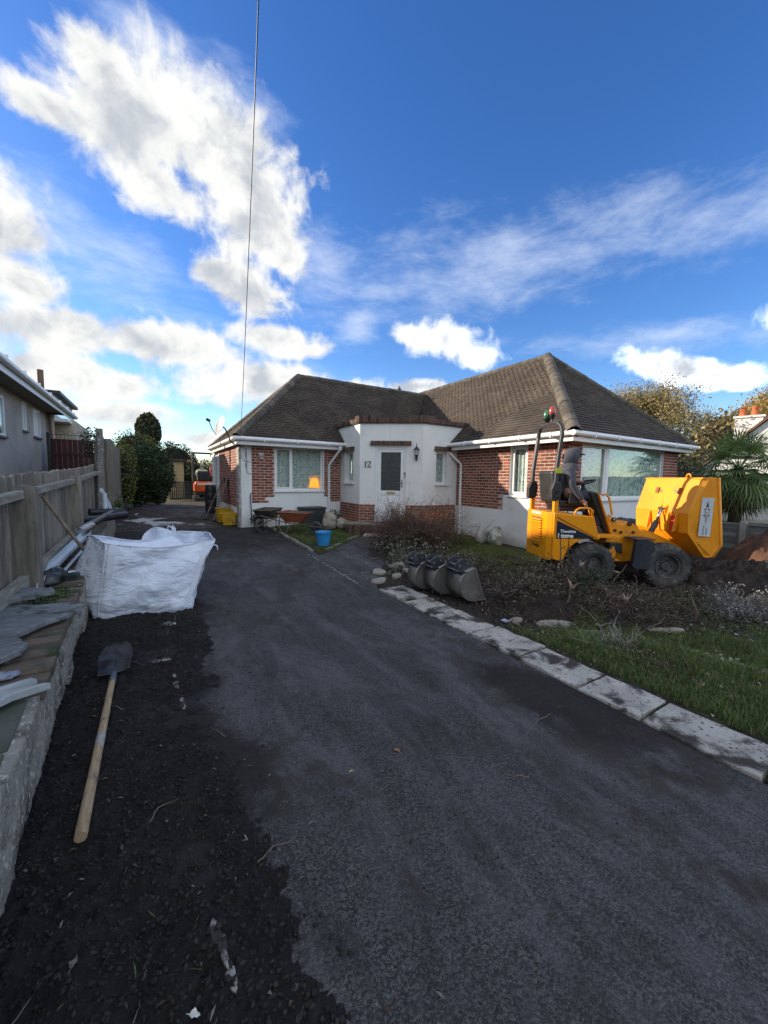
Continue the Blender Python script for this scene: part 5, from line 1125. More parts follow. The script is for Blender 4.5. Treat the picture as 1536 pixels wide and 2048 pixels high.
# rear cover, with chamfered corners, standing a little behind the body
rc = [(-.61, .16), (-.66, .24), (-.66, .87), (-.61, .95)]
B(MB().prism([(-.601, .14), (-.655, .22), (-.655, .90), (-.601, .98)][::-1], .40, 1.135), 'rear_cover', YEL, bevel=.012)
for i in range(9):
    z_ = .66+i*.041; mb = MB(); mb.add([(-.657, .37, z_), (-.657, .76, z_), (-.657, .76, z_+.026), (-.657, .37, z_+.026), (-.690, .37, z_), (-.690, .76, z_)], [(4, 5, 2, 3), (0, 1, 5, 4), (0, 4, 3), (1, 2, 5)]); B(mb, 'louvre', YEL)
    B(MB().box(-.6565, -.6555, .375, .755, z_+.026, z_+.041), 'louvre_gap', BLACK)
B(MB().box(-.6562, -.6555, .42, .76, 1.075, 1.12), 'white_label', mat('white_sticker', (.65,.65,.62), (.3,.3,.3), 40, .5, fleck=(.05,.05,.05), fscale=45, flo=.55))
MRr = RMt @ Matrix.Translation((-.6565, .70, .555)) @ Matrix.Rotation(-PI/2, 4, 'Z') @ Matrix.Rotation(PI/2, 4, 'X')
text('Thwaites', MRr, .075, BLACK, dp, 'rear_lettering', .001, .001)
# black triangle with the lettering
NAVY = mat('navy_sticker', (.012,.016,.035), rough=.4)
B(side_prism([(-.555, .745), (-.555, 1.02), (.02, .765), (.02, .745)], .1075, .1095), 'black_panel', NAVY)
MT = RMt @ Matrix.Translation((-.50, .105, .835)) @ Matrix.Rotation(PI/2, 4, 'X')
WHS = mat('white_lettering', (.75,.75,.72), rough=.5)
text('Thwaites', MT, .066, WHS, dp, 'lettering', .0015, .0015); text('1 tonne', RMt @ Matrix.Translation((-.545, .105, .762)) @ Matrix.Rotation(PI/2, 4, 'X'), .088, WHS, dp, 'lettering', .0015, .0035, 0, .9)
B(side_prism([(-.555, 1.075), (.09, .752), (.085, .742), (-.555, 1.058)], .1072, .1092), 'red_stripe', mat('dark_red_stripe', (.20,.03,.01), rough=.5))
# fold-down roll bar
for v in (.16, .95):
    B(MB().box(-.60, -.535, v-.032, v+.032, 1.12, 1.45), 'roll_bar_foot', YEL, bevel=.006)
    mb = side_prism([(-.655, 1.33), (-.60, 1.30), (-.52, 1.34), (-.50, 1.50), (-.53, 1.60), (-.62, 1.58), (-.66, 1.48)], v-.05, v+.05); B(mb, 'pivot_plate', DSTEEL, bevel=.01)
    mb = MB(); mb.lathe([(.018, 0), (.018, .012)], 8, T(-.585, v-.052, 1.44, PI/2)); mb.lathe([(.014, 0), (.014, .012)], 8, T(-.56, v-.052, 1.36, PI/2)); B(mb, 'pivot_bolt', STEEL)
GB = mat('dark_grey_paint', (.05,.052,.055), (.04,.04,.042), 4, .45)
q = []; 
for v in (.16, .95): q.append([(-.585, v, 1.5), (-.56, v, 1.9)])
arcp = [(-.583, .16, 1.45), (-.575, .16, 1.8), (-.52, .165, 2.32), (-.525, .20, 2.42), (-.54, .27, 2.475), (-.55, .36, 2.485), (-.55, .75, 2.485), (-.54, .84, 2.475), (-.525, .91, 2.42), (-.52, .945, 2.32), (-.575, .95, 1.8), (-.583, .95, 1.45)]
B(MB().tube(arcp, .038, 4), 'roll_bar', GB, bevel=.01)
B(MB().box(-.60, -.52, .118, .122, 1.72, 1.80), 'yellow_tag', mat('lime_tag', (.45,.5,.03), rough=.6))
for v, c, r_, z_, nm, lb in ((.60, (.008,.16,.05), .062, 2.66, 'green_beacon', 'green beacon'), (.44, (.42,.03,.015), .05, 2.69, 'red_beacon', 'red beacon')):
    mb = MB(); mb.tube([(-.55, v, 2.48), (-.55, v, z_-.09)], .014, 6); mb.lathe([(.03, 0), (r_*.75, .03), (r_*.95, .05), (r_*.95, .07)], 14, T(-.55, v, z_-.13)); bs_ = B(mb, 'beacon_mount', BLACK, smooth=True, auto=True)
    B(MB().lathe([(r_*.92, 0), (r_, .02), (r_*.95, .07), (r_*.6, .11), (0.001, .115)], 16, T(-.55, v, z_-.06)), 'beacon', mat(nm, c, rough=.15, spec=.7, coat=.5), bs_, smooth=True, auto=True, label=lb)
# seat
CUSH = mat('black_vinyl_seat', (.015,.015,.017), (.03,.03,.03), 7, .5, bump=.2, bscale=40)
B(MB().box(-.42, .06, .34, .82, 1.21, 1.31), 'seat', CUSH, bevel=.03); mb = MB(); mb.box(-.06, .06, .34, .82, 0, .50, T(-.44, 0, 1.27, 0, -.12, 0)); B(mb, 'backrest', CUSH, bevel=.04)
mb = MB()
for i in range(4): mb.box(-.40+.01*(i % 2), .02-.01*(i % 2), .36, .80, 1.135+i*.018, 1.150+i*.018)
B(mb, 'seat_bellows', BLACK, bevel=.004)
B(MB().box(-.30, -.13, .27, .335, 1.25, 1.42), 'seat_side_pad', BLACK, bevel=.03)
# floor, foot well, steering column
B(side_prism([(.101, .76), (.101, .80), (.44, .795), (.44, .755)], .115, 1.0), 'foot_plate', YEL2, bevel=.004)
B(side_prism([(.05, 1.44), (.16, 1.44), (.405, .80), (.36, .797)], .32, .80), 'steering_column', BLACK, bevel=.01)
mb = side_prism([(.162, 1.43), (.185, 1.42), (.43, .797), (.41, .797)], .28, .84); B(mb, 'front_panel_edge', YEL, bevel=.005)
mb = MB(); mb.lathe([(.06, 0), (.05, .05), (.03, .09), (.028, .14)], 10, T(.10, .56, 1.43, 0, -.25, 0)); B(mb, 'wheel_hub', BLACK)
Msw = T(.065, .56, 1.585, 0, -.22, 0); ring = [(Msw @ Vector((.185*math.cos(a), .185*math.sin(a), 0))) for a in np.linspace(0, 2*PI, 29)]
mb = MB(); mb.tube(ring, .016, 7, cap=False)
for a in (.3, 2.4, 4.5): mb.tube([Msw @ Vector((0, 0, -.02)), Msw @ Vector((.18*math.cos(a), .18*math.sin(a), 0))], .012, 5)
mb.lathe([(.045, -.03), (.05, .005), (.0, .015)], 12, Msw); B(mb, 'steering_wheel', BLACK, smooth=True)
mb = MB(); mb.tube([(-.27, .14, 1.09), (-.255, .14, 1.17), (-.20, .14, 1.205), (-.05, .14, 1.205), (.0, .14, 1.17), (.005, .14, 1.07)], .015, 8); mb.tube([(-.07, .14, 1.205), (-.03, .14, 1.10)], .010, 6); B(mb, 'side_handrail', YEL, smooth=True)
mb = MB(); mb.tube([(.185, .22, 1.40), (.24, .22, 1.42), (.30, .22, 1.36), (.36, .22, 1.12), (.34, .22, 1.08), (.30, .22, 1.09)], .016, 8); B(mb, 'front_handrail', YEL, smooth=True)
for v, c in ((.27, (.5,.03,.02)), (.3, (.02,.02,.02))): B(MB().tube([(-.05, v, 1.13), (-.03, v+.02, 1.26)], .008, 5), 'lever', BLACK)
# articulated front frame
B(side_prism([(.36, .62), (.40, 1.02), (.45, 1.055), (.50, 1.0), (.62, .94), (.70, .985), (.77, .98), (.90, .87), (1.20, .72), (1.30, .62), (1.30, .42), (.62, .34), (.50, .42), (.44, .60)], .34, .78), 'front_chassis', YEL2, bevel=.012)
B(side_prism([(.14, .40), (.42, .62), (.46, .50), (.40, .40), (.22, .34)], .20, .24), 'step_bracket', YEL2, bevel=.006); B(MB().box(.18, .46, .13, .24, .40, .425), 'step', YEL2, bevel=.004)
mb = MB(); mb.tube([(.45, .30, .55), (.52, .26, .60), (.60, .30, .50)], .022, 7); mb.tube([(.30, .3, .66), (.45, .25, .66), (.6, .28, .64)], .012, 6); mb.box(.36, .56, .22, .34, .52, .66); B(mb, 'hydraulic_valve', DSTEEL, bevel=.006)
for v in (.335, .785):
    mb = MB()
    for s_, z_, r_ in ((.47, 1.02, .035), (.73, .955, .035), (.60, .82, .022), (.80, .82, .022), (.5, .85, .022)): B(MB().lathe([(r_, 0), (r_, .03), (r_*.5, .032)], 10, T(s_, v+.012, z_, PI/2)), 'pivot_pin', DSTEEL)
FL = mat('navy_mudguard', (.016,.02,.03), (.03,.035,.045), 4, .6); fb = side_prism([(.66, .30), (.61, .34), (.64, .72), (.70, .755), (.93, .72), (.93, .33), (.89, .28)], .03, .10); B(fb, 'mudguard_plate', FL, bevel=.012)
B(MB().box(.64, .94, .02, .32, .74, .757, T(0, 0, 0)), 'mudguard_top', FL, bevel=.006)
[B(MB().lathe([(.009, 0), (.009, .008)], 6, T(s_, .03, z_, PI/2)), 'bolt', STEEL) for s_, z_ in ((.72, .6), (.72, .68), (.87, .55), (.80, .62))]
# wheels
def wheel(s_, v, steer=0., side=-1, seed=0):
    W_ = .25; Rr = .345; M = T(s_, v, Rr, 0, 0, steer) @ Matrix.Rotation(PI/2, 4, 'X')   # lathe axis -> -y
    prof = [(.185, -.095), (.20, -.118), (.27, -.128), (.31, -.118), (.325, -.09), (.328, 0), (.325, .09), (.31, .118), (.27, .128), (.20, .118), (.185, .095)]
    mb = MB(); mb.lathe(prof, 40, M)
    for k in range(20):
        for sgn in (-1, 1):
            a0 = 2*PI*(k+(.5 if sgn > 0 else 0))/20; pts = []
            for j in range(5):
                t_ = j/4; z_ = sgn*(.012+t_*.112); a = a0+t_*.20; ro = .346-(.018*t_**3); pts.append((a, z_, ro))
            vs = []
            for a, z_, ro in pts:
                for da, rr_ in ((-.045, .318), (-.034, ro), (.034, ro), (.045, .318)): vs.append((rr_*math.cos(a+da), rr_*math.sin(a+da), z_))
            a, z_, ro = pts[-1]; 
            for da in (-.04, -.034, .034, .04): vs.append(((.285)*math.cos(a+da+.02), (.285)*math.sin(a+da+.02), sgn*.131))
            fs = []
            for j in range(5): fs += [(4*j+i, 4*j+i+1, 4*j+5+i, 4*j+4+i) for i in range(3)]
            fs += [(0, 3, 2, 1)]
            mb.add(vs, fs, M)
    wh_ = B(mb, 'wheel', RUBBER)
    rm = MB(); rm.lathe([(.186, -.09), (.178, -.108), (.165, -.10), (.155, -.03), (.06, -.02), (.06, -.05), (.0, -.052)], 28, M @ Matrix.Rotation(PI, 4, 'X')); rm.lathe([(.186, -.09), (.178, -.108), (.165, -.10), (.155, -.03), (.06, -.02), (.06, -.05), (.0, -.052)], 28, M)
    B(rm, 'rim', mat('dusty_rim', (.05,.052,.058), (.10,.095,.09), 8, .7, dirt=(.17,.15,.125), dscale=9, dlo=.5, dhi=.7) if 'dusty_rim' not in bpy.data.materials else bpy.data.materials['dusty_rim'], wh_, smooth=True, auto=True)
    nb2 = MB()
    for z0_, sg in ((.05, 1), (-.05, -1)):
        for k in range(5): a = 2*PI*k/5; nb2.lathe([(.011, 0), (.011, .016)], 6, M @ T(.085*math.cos(a), .085*math.sin(a), z0_*.45 if sg > 0 else z0_*.45-.016))
    B(nb2, 'wheel_nuts', STEEL, wh_)
wheel(0.0, .13); wheel(0.0, .98); wheel(1.16, .11, R(-9)); wheel(1.16, .95, R(-9))
B(MB().tube([(0, .13, .345), (0, .98, .345)], .05, 8), 'rear_axle', DSTEEL); B(MB().tube([(1.16, .11, .345), (1.16, .95, .345)], .06, 8), 'front_axle', DSTEEL)
B(MB().box(-.35, .4, .35, .8, .30, .42), 'underframe', DSTEEL, bevel=.01)
# lifting arms
for v in (.42, .66):
    mb = side_prism([(.98, .74), (1.02, .86), (1.20, .80), (1.52, .66), (1.72, .56), (1.70, .49), (1.3, .56), (1.05, .66)], v-.025, v+.025); B(mb, 'lift_arm', YEL2, bevel=.006)
mb = MB(); mb.tube([(1.18, .50, .72), (1.32, .52, .98)], .042, 12); a_ = B(mb, 'lift_ram', mat('dirty_ram', (.09,.085,.075), (.05,.05,.045), 14, .5), smooth=True, auto=True)
B(MB().tube([(1.32, .52, .98), (1.405, .535, 1.19)], .022, 10), 'ram_rod', mat('chrome', (.6,.6,.62), rough=.15, metal=1.), a_, smooth=True)
rp = side_prism([(1.385, .86), (1.425, .86), (1.435, 1.10), (1.395, 1.10)], .26, .33); rp.add([], []); r_ = B(rp, 'red_safety_prop', mat('red_paint', (.62,.02,.012), (.5,.02,.012), 5, .45), bevel=.008)
mb = MB(); [mb.lathe([(.009, 0), (.009, .004)], 8, T(1.41, .258, z_, PI/2)) for z_ in (.92, .97, 1.02, 1.06)]; B(mb, 'prop_holes', BLACK, r_)
for v in (.80, .62, .40, .245):
    mb = side_prism([(1.36, .84), (1.42, .86), (1.455, 1.08), (1.44, 1.14), (1.40, 1.12), (1.38, .95)], v-.012, v+.012); B(mb, 'skip_lug', YEL2, bevel=.004)
mb = MB()
for v in (.48, .60): mb.v_ = None; B(side_prism([(1.43, 1.08), (1.40, 1.16), (1.40, 1.20), (1.475, 1.26), (1.46, 1.12)], v-.012, v+.012), 'ram_lug', YEL2, bevel=.003)
B(MB().tube([(1.41, .47, 1.19), (1.41, .61, 1.19)], .018, 8), 'ram_pin', DSTEEL)
# the tipped skip: section in (s, z), near side v=.06, far side v=1.27
SK = [(1.60, 1.665), (1.445, 1.14), (1.465, .845), (1.755, .485)]           # outer rear face going down
MO = [(1.70, 1.70), (1.80, 1.69), (1.93, .68), (1.83, .50)]                  # mouth side
v0, v1 = .05, 1.16; th = .012
def skin(pts, name, va, vb, m_=YEL2, push=th, parent=dp):
    mb = MB()
    for (a, b), (c, d_) in zip(pts[:-1], pts[1:]):
        n = Vector((d_-b, 0, a-c)); n.normalize(); n *= -push
        mb.add([(a, va, b), (c, va, d_), (c, vb, d_), (a, vb, b), (a+n.x*-1, va, b+n.z*-1), (c-n.x, va, d_-n.z), (c-n.x, vb, d_-n.z), (a-n.x, vb, b-n.z)], [(0, 1, 2, 3), (4, 7, 6, 5), (0, 4, 5, 1), (2, 6, 7, 3), (0, 3, 7, 4), (1, 5, 6, 2)])
    return B(mb, name, m_, parent)
skip = skin(SK, 'skip', v0, v1)
side_ = [SK[0], SK[1], SK[2], SK[3], MO[3], MO[2], MO[1], MO[0]]
# side sheets splay outwards towards the mouth
for sgn, v, nm in ((-1, v0, 'skip_side'), (1, v1, 'skip_side')):
    out = .045*sgn; P_ = [(s_, v+(out if i > 3 else 0), z_) for i, (s_, z_) in enumerate(side_)]; Q_ = [(s_, y_-th*sgn*1.0, z_) for s_, y_, z_ in P_]; n = len(P_)
    mb = MB(); mb.add(P_+Q_, [tuple(range(n)), tuple(range(n, 2*n))[::-1]]+[(i, (i+1) % n, n+(i+1) % n, n+i) for i in range(n)]); sk_s = B(mb, nm, YEL2, skip)
    if sgn < 0: near_side = sk_s
B(MB().tube([(1.60, v0-.01, 1.668), (1.60, v1+.01, 1.668)], .014, 8), 'skip_edge', YEL2, skip, smooth=True)
B(MB().tube([(1.82, v0-.05, 1.69), (1.95, v0-.05, .68), (1.84, v0-.045, .49)], .02, 8), 'skip_rim', YEL2, skip, smooth=True); B(MB().tube([(1.82, v1+.05, 1.69), (1.95, v1+.05, .68), (1.84, v1+.045, .49)], .02, 8), 'skip_rim', YEL2, skip, smooth=True)
B(MB().box(1.59, 1.83, v0-.03, v1+.03, 1.668, 1.690), 'skip_lip', YEL2, skip, bevel=.004); B(MB().box(1.75, 1.86, v0-.02, v1+.02, .480, .495), 'skip_lip', YEL2, skip)
B(MB().tube([(1.66, .40, 1.69), (1.66, .385, 1.735), (1.66, .355, 1.75), (1.66, .325, 1.735), (1.66, .31, 1.69)], .012, 8), 'lifting_eye', YEL2, skip, smooth=True)
def onface(k, t_, v, off):
    (a, b), (c, d_) = SK[k], SK[k+1]; n = Vector((d_-b, 0, a-c)).normalized(); n = n if n.x < 0 else -n
    p = Vector((a+(c-a)*t_, v, b+(d_-b)*t_))+n*off; up_ = Vector((a-c, 0, b-d_)).normalized(); x_ = up_.cross(n); 
    M = Matrix((x_, up_, n)).transposed().to_4x4(); M.translation = p; return M
for v in (.34, .80):
    B(MB().box(-.035, .035, -.05, .05, 0, .035, onface(0, .36, v, .0)), 'hinge_block', mat('rusty_orange', (.35,.13,.02), (.22,.08,.02), 9, .7) if 'rusty_orange' not in bpy.data.materials else bpy.data.materials['rusty_orange'], skip, bevel=.008)
    B(MB().lathe([(.022, 0), (.022, .03), (.012, .032)], 10, onface(0, .38, v+(.07 if v < .5 else -.07), .0)), 'hinge_pin', STEEL, skip)
LS = mat('weld_line', (.12,.06,.015), rough=.8); mb = MB()
P2 = lambda k, t_, v: onface(k, t_, v, .002).translation
mb.tube([P2(0, .46, .42), P2(0, .46, .74)], .0035, 4); mb.tube([P2(0, .44, .44), P2(0, .75, .50), P2(0, .82, .44), P2(1, .3, .43)], .0035, 4); mb.tube([P2(0, .44, .72), P2(0, .75, .80), P2(0, .9, .82), P2(1, .3, .83)], .0035, 4); mb.tube([P2(0, .76, .5), P2(0, .75, .79)], .0035, 4)
B(mb, 'weld_lines', LS, skip)
YS = B(MB().box(-.045, .045, -.09, .09, 0, .003, onface(1, .72, .20, .001)), 'warning_label', mat('bright_yellow_label', (.85,.72,.02), rough=.5), skip)
mb = MB(); Mw = onface(1, .72, .20, .0045)
for (x_, y_) in ((0, .045), (0, -.045)):
    mb.tube([Mw @ Vector((x_+.026*math.cos(a), y_+.026*math.sin(a), 0)) for a in (PI/2, PI/2+2*PI/3, PI/2+4*PI/3, PI/2)], .003, 4); mb.box(-.004, .004, y_-.012, y_+.012, 0, .002, Mw)
B(mb, 'warning_symbols', BLACK, YS)
# white decal with a long star and rows of small letters
u_ = Vector((1.60-1.68, 0, 1.35-.85)).normalized()
def onside(s_, z_, off=.004):
    t_ = (s_-1.45)/.45; return Vector((s_, v0-.045*max(0, min(1, (s_-1.60)/.25))*1.0-off, z_))
Msd = Matrix.Translation((1.69, .035-.0155, 1.10)) @ Matrix.Rotation(.09, 4, 'Z') @ Matrix.Rotation(-.10*-1, 4, 'Y') @ Matrix.Rotation(PI/2, 4, 'X')
Msd = Matrix.Translation((1.685, .012, 1.10)) @ Matrix.Rotation(-.13, 4, 'Z') @ Matrix.Rotation(.03, 4, 'Y') @ Matrix.Rotation(PI/2, 4, 'X')
WD = mat('pale_decal_white', (.62,.66,.70), (.5,.54,.58), 6, .5); dc = B(MB().box(-.085, .085, -.29, .29, -.002, .002, Msd), 'decal', WD, skip)
def star(cx, cy, w_, h_, k=.33): return [(cx, cy+h_), (cx+w_*k, cy+h_*.36), (cx+w_, cy+h_*.30), (cx+w_*.45, cy), (cx+w_, cy-h_*.30), (cx+w_*k, cy-h_*.36), (cx, cy-h_), (cx-w_*k, cy-h_*.36), (cx-w_, cy-h_*.30), (cx-w_*.45, cy), (cx-w_, cy+h_*.30), (cx-w_*k, cy+h_*.36)]
Mst = Msd @ Matrix.Translation((0, 0, .0025)); so_ = star(0, .07, .048, .17)
B(MB().prism(so_, 0, .0015, Mst), 'star_emblem', mat('grey_emblem', (.13,.14,.16), rough=.5), dc)
B(MB().prism([(x_*.62, .07+(y_-.07)*.68) for x_, y_ in so_], .0016, .003, Mst), 'star_inner', WD, dc); B(MB().prism([(x_*.3, .05+(y_-.07)*.42) for x_, y_ in so_], .0031, .0042, Mst), 'star_core', mat('tan_emblem', (.45,.36,.26), rough=.5), dc)
B(MB().prism([(0, .235), (.018, .155), (-.018, .155)][::-1], .0031, .0042, Mst), 'star_tip', BLACK, dc)
lt = MB(); rr = random.Random(3)
for cx_ in (-.022, .022):
    for k in range(9 if cx_ < 0 else 7):
        y_ = -.265+k*.0165; lt.box(cx_-.010, cx_+.010, y_, y_+.003, 0, .001, Mst); lt.box(cx_-.010, cx_-.007+rr.uniform(0, .006), y_, y_+.011, 0, .001, Mst); lt.box(cx_+.004, cx_+.010, y_+.004, y_+.011, 0, .001, Mst)
B(lt, 'decal_lettering', BLACK, dc)

# ================================================================ people
def skinned(name, chains, m_, parent, sub=2, smooth=True, M=None):
    """chains: list of (points, radii); the first vertex of each chain may be an index pair (chain, vertex) to branch from"""
    vs = []; es = []; rs = []; roots = []
    for pts, rad, start in chains:
        idx = []
        if start is not None: idx.append(start)
        else: roots.append(len(vs))
        for p, r_ in zip(pts, rad): vs.append(tuple(M @ Vector(p)) if M else tuple(p)); rs.append(r_); idx.append(len(vs)-1)
        es += list(zip(idx[:-1], idx[1:]))
    me = bpy.data.meshes.new(name); me.from_pydata(vs, es, []); me.materials.append(m_)
    o = bpy.data.objects.new(name, me); COL.objects.link(o); o.modifiers.new('skin', 'SKIN')
    if not me.skin_vertices: me.attributes
    bpy.context.view_layer.update()
    if len(me.skin_vertices) == 0:
        bpy.context.view_layer.objects.active = o; bpy.ops.mesh.customdata_skin_add() if hasattr(bpy.ops.mesh, 'customdata_skin_add') else None
    sv = me.skin_vertices[0].data
    for i, r_ in enumerate(rs): sv[i].radius = (r_, r_) if not isinstance(r_, tuple) else r_; sv[i].use_root = i in roots
    s_ = o.modifiers.new('sub', 'SUBSURF'); s_.levels = sub; s_.render_levels = sub
    dg_ = bpy.context.evaluated_depsgraph_get(); me2 = bpy.data.meshes.new_from_object(o.evaluated_get(dg_)); bpy.data.objects.remove(o)
    me2.polygons.foreach_set('use_smooth', [True]*len(me2.polygons)); me2.materials.clear(); me2.materials.append(m_); me2.name = name
    ob = bpy.data.objects.new(name, me2); COL.objects.link(ob); ob.parent = parent; WM[ob.name] = WM[parent.name]; return ob
pr = empty('person', (5.62, 3.2, 0), DA, 'person in a dark hooded top and peaked cap driving the yellow dumper', 'person')
pr.location = RMt @ Vector((-.1, .56, 1.3)); WM[pr.name] = (Matrix.Translation(pr.location) @ Matrix.Rotation(DA, 4, 'Z')).inverted()
PO = Vector((-.1, .56, 1.3)); q = lambda *p: tuple(Vector(p)-PO)
hip_ = q(-.24, .56, 1.36)
def X(name, ch, m_, par=pr, sub=2): return skinned(name, ch, m_, par, sub)
sk = [([q(-.24,.56,1.38), q(-.26,.56,1.55), q(-.23,.56,1.72), q(-.17,.56,1.82), q(-.14,.56,1.90), q(-.11,.56,1.97), q(-.10,.56,2.05)], [.12,.11,.12,.05,.05,.085,.07], None),   # 0-6
      ([q(-.22,.38,1.75), q(-.24,.31,1.53), q(-.12,.25,1.33), q(-.05,.25,1.26)], [.05,.042,.032,.028], 2), ([q(-.20,.74,1.74), q(-.08,.78,1.58), q(.02,.62,1.60), q(.06,.58,1.60)], [.05,.042,.03,.026], 2),
      ([q(-.20,.45,1.38), q(.18,.42,1.36), q(.26,.42,1.02), q(.27,.42,.87), q(.38,.42,.83)], [.08,.055,.04,.03,.025], 0), ([q(-.20,.67,1.38), q(.18,.70,1.36), q(.24,.70,1.02), q(.25,.70,.87), q(.36,.70,.83)], [.08,.055,.04,.03,.025], 0)]
body = X('body', sk, PINK)
mb = MB(); Mh = Matrix.Translation(q(-.105, .56, 1.995)); mb.sphere((0, 0, 0), .088, 16, 12, (1.08, .86, 1.25), Mh); mb.sphere((.092, 0, -.005), .02, 8, 6, (1, .7, 1.3), Mh)
for s_ in (-1, 1): mb.sphere((.078, .032*s_, .012), .012, 8, 6, (.6, 1, .7), Mh)
mb.sphere((.078, 0, -.048), .02, 8, 6, (.5, 1.2, .35), Mh); mb.build('face', PINK, pr, smooth=True, local=True)
hood = X('hooded_top', [([q(-.25,.56,1.36), q(-.27,.56,1.50), q(-.26,.56,1.64), q(-.22,.56,1.76), q(-.165,.56,1.84)], [(.15,.175),(.14,.165),(.145,.18),(.12,.15),(.08,.085)], None),
      ([q(-.25,.375,1.755), q(-.265,.315,1.64), q(-.255,.30,1.53), q(-.18,.27,1.42), q(-.10,.25,1.315)], [.082,.070,.062,.054,.046], 2), ([q(-.22,.745,1.745), q(-.15,.79,1.64), q(-.08,.77,1.57), q(.02,.64,1.60)], [.082,.068,.06,.045], 2)], HOOD)
hd = MB(); Hh = Matrix.Translation(q(-.135, .56, 2.0)) @ Matrix.Rotation(.12, 4, 'Y')
# hood: an open shell round the head
vs = []; fs = []; nu, nv = 15, 13
for i in range(nu):
    t_ = i/(nu-1)                       # from the opening backwards
    ax = .068-.20*t_; rad = math.sqrt(max(0.0, 1-((t_-.22)/.80)**2)) if t_ > .22 else .94+.06*math.sin(t_/.22*PI/2)
    for k in range(nv*2):
        a = 2*PI*k/(nv*2); r1, r2 = .108*rad, .138*rad; dn_ = -.02*t_+(-.02 if math.sin(a) < -.4 else 0)
        vs.append((ax+.02*math.sin(a)*(1-t_)+(.0), r1*math.cos(a), r2*math.sin(a)+dn_))
for i in range(nu-1):
    for k in range(nv*2): k2 = (k+1) % (nv*2); fs.append((i*nv*2+k, i*nv*2+k2, (i+1)*nv*2+k2, (i+1)*nv*2+k))
hd.add(vs, fs, Hh); ho = hd.build('hood', HOOD, pr, smooth=True, local=True); sl_ = ho.modifiers.new('thick', 'SOLIDIFY'); sl_.thickness = .012
nk = MB(); nk.lathe([(.135, -.05), (.125, .0), (.10, .05), (.085, .07)], 16, Matrix.Translation(q(-.16, .56, 1.83)) @ Matrix.Diagonal((1, 1.15, 1, 1))); nk.build('hood_collar', HOOD, pr, smooth=True, local=True)
cp = MB(); cp.sphere((0, 0, .03), .095, 14, 8, (1.08, .9, 1.0), Mh); CAPM = mat('navy_cap', (.02,.025,.045), rough=.9); cp.prism([(.07, -.065), (.12, -.062), (.165, -.035), (.175, 0), (.165, .035), (.12, .062), (.07, .065)], .045, .055, Mh @ Matrix.Rotation(.10, 4, 'Y')); cp.build('cap', CAPM, pr, local=True)
X('trousers', [([q(-.25,.56,1.37), q(-.20,.56,1.38)], [(.13,.165),(.13,.15)], None), ([q(-.08,.44,1.38), q(.19,.42,1.385), q(.235,.42,1.28), q(.265,.42,1.08), q(.27,.42,.89)], [.098,.083,.08,.07,.066], 1), ([q(-.08,.68,1.38), q(.18,.70,1.375), q(.225,.70,1.27), q(.25,.70,1.08), q(.255,.70,.89)], [.098,.083,.08,.07,.066], 1)], TROU)
BOOT = mat('grey_trainer', (.035,.037,.042), (.12,.12,.13), 22, .8)
for y_ in (.42, .70): X('boot', [([q(.25,y_,.90), q(.26,y_,.835), q(.33,y_,.828), q(.41,y_,.82), q(.445,y_,.818)], [.055,.05,.046,.042,.028], None)], BOOT)
def hand(o, d, up, curl, name='hand'):
    o = Vector(o); d = Vector(d).normalized(); up = Vector(up); up = (up-up.dot(d)*d).normalized(); sd_ = d.cross(up); ch = []
    ch.append(([o, o+d*.045, o+d*.08], [(.022,.03), (.018,.038), (.015,.036)], None))
    for k, L in enumerate((.062, .072, .068, .054)):
        off = sd_*(.030-.020*k); p0 = o+d*.065+off; c1 = (d*math.cos(curl)-up*math.sin(curl)); c2 = (d*math.cos(curl*2.1)-up*math.sin(curl*2.1)); p1 = p0+d*L*.3; p2 = p1+c1*L*.5; p3 = p2+c2*L*.45; ch.append(([p0, p1, p2, p3], [.0095, .0095, .0085, .007], None))
    t0 = o+d*.02+sd_*.03; ch.append(([t0, t0+(d*.6+sd_*.7)*.03, t0+(d*.9+sd_*.35-up*.4)*.06], [.012, .011, .008], None)); return X(name, ch, PINK, sub=1)
hand(q(-.10,.25,1.30), (.85,.02,-.55), (.3,-.5,.8), .7); hand(q(.03,.63,1.60), (.9,-.35,-.05), (0,0,1), .8)
# second person, seated on the little digger with his back to us
p2r = empty('person', (2.38, 22.5, 1.35), 0, 'person in a pale hi-vis top seated on the small orange digger', 'person'); HV = mat('pale_hi_vis', (.50,.62,.38), (.42,.52,.33), 4, .8)
q2 = lambda *p: tuple(p)
skinned('body', [([(0,.1,.1), (0,.1,.35), (0,.08,.58), (0,.08,.70), (0,.08,.80)], [.12,.13,.09,.06,.08], None), ([(-.2,.1,.5), (-.27,.2,.28), (-.2,.4,.2)], [.05,.04,.035], 2), ([(.2,.1,.5), (.27,.2,.28), (.2,.4,.2)], [.05,.04,.035], 2), ([(-.1,.25,.08), (-.12,.55,.08), (-.12,.6,-.3)], [.08,.07,.05], 0), ([(.1,.25,.08), (.12,.55,.08), (.12,.6,-.3)], [.08,.07,.05], 0)], mat('skin_far', (.4,.24,.17), rough=.7), p2r)
skinned('vest', [([(0,.08,.05), (0,.08,.3), (0,.06,.52), (0,.07,.62)], [(.19,.14),(.2,.15),(.19,.13),(.08,.07)], None), ([(-.22,.1,.5), (-.29,.18,.30)], [.07,.055], 2), ([(.22,.1,.5), (.29,.18,.30)], [.07,.055], 2)], HV, p2r)
MB().sphere((0, .09, .80), .105, 12, 8, (.9, 1, 1.05)).build('cap', mat('pale_cap', (.35,.36,.33), rough=.8), p2r, smooth=True, local=True)
MB().box(2.74, 2.98, 22.35, 22.6, 1.55, 2.1).build('red_jacket', mat('red_cloth', (.55,.04,.04), (.5,.3,.3), 9, .8), dg, bevel=.06)

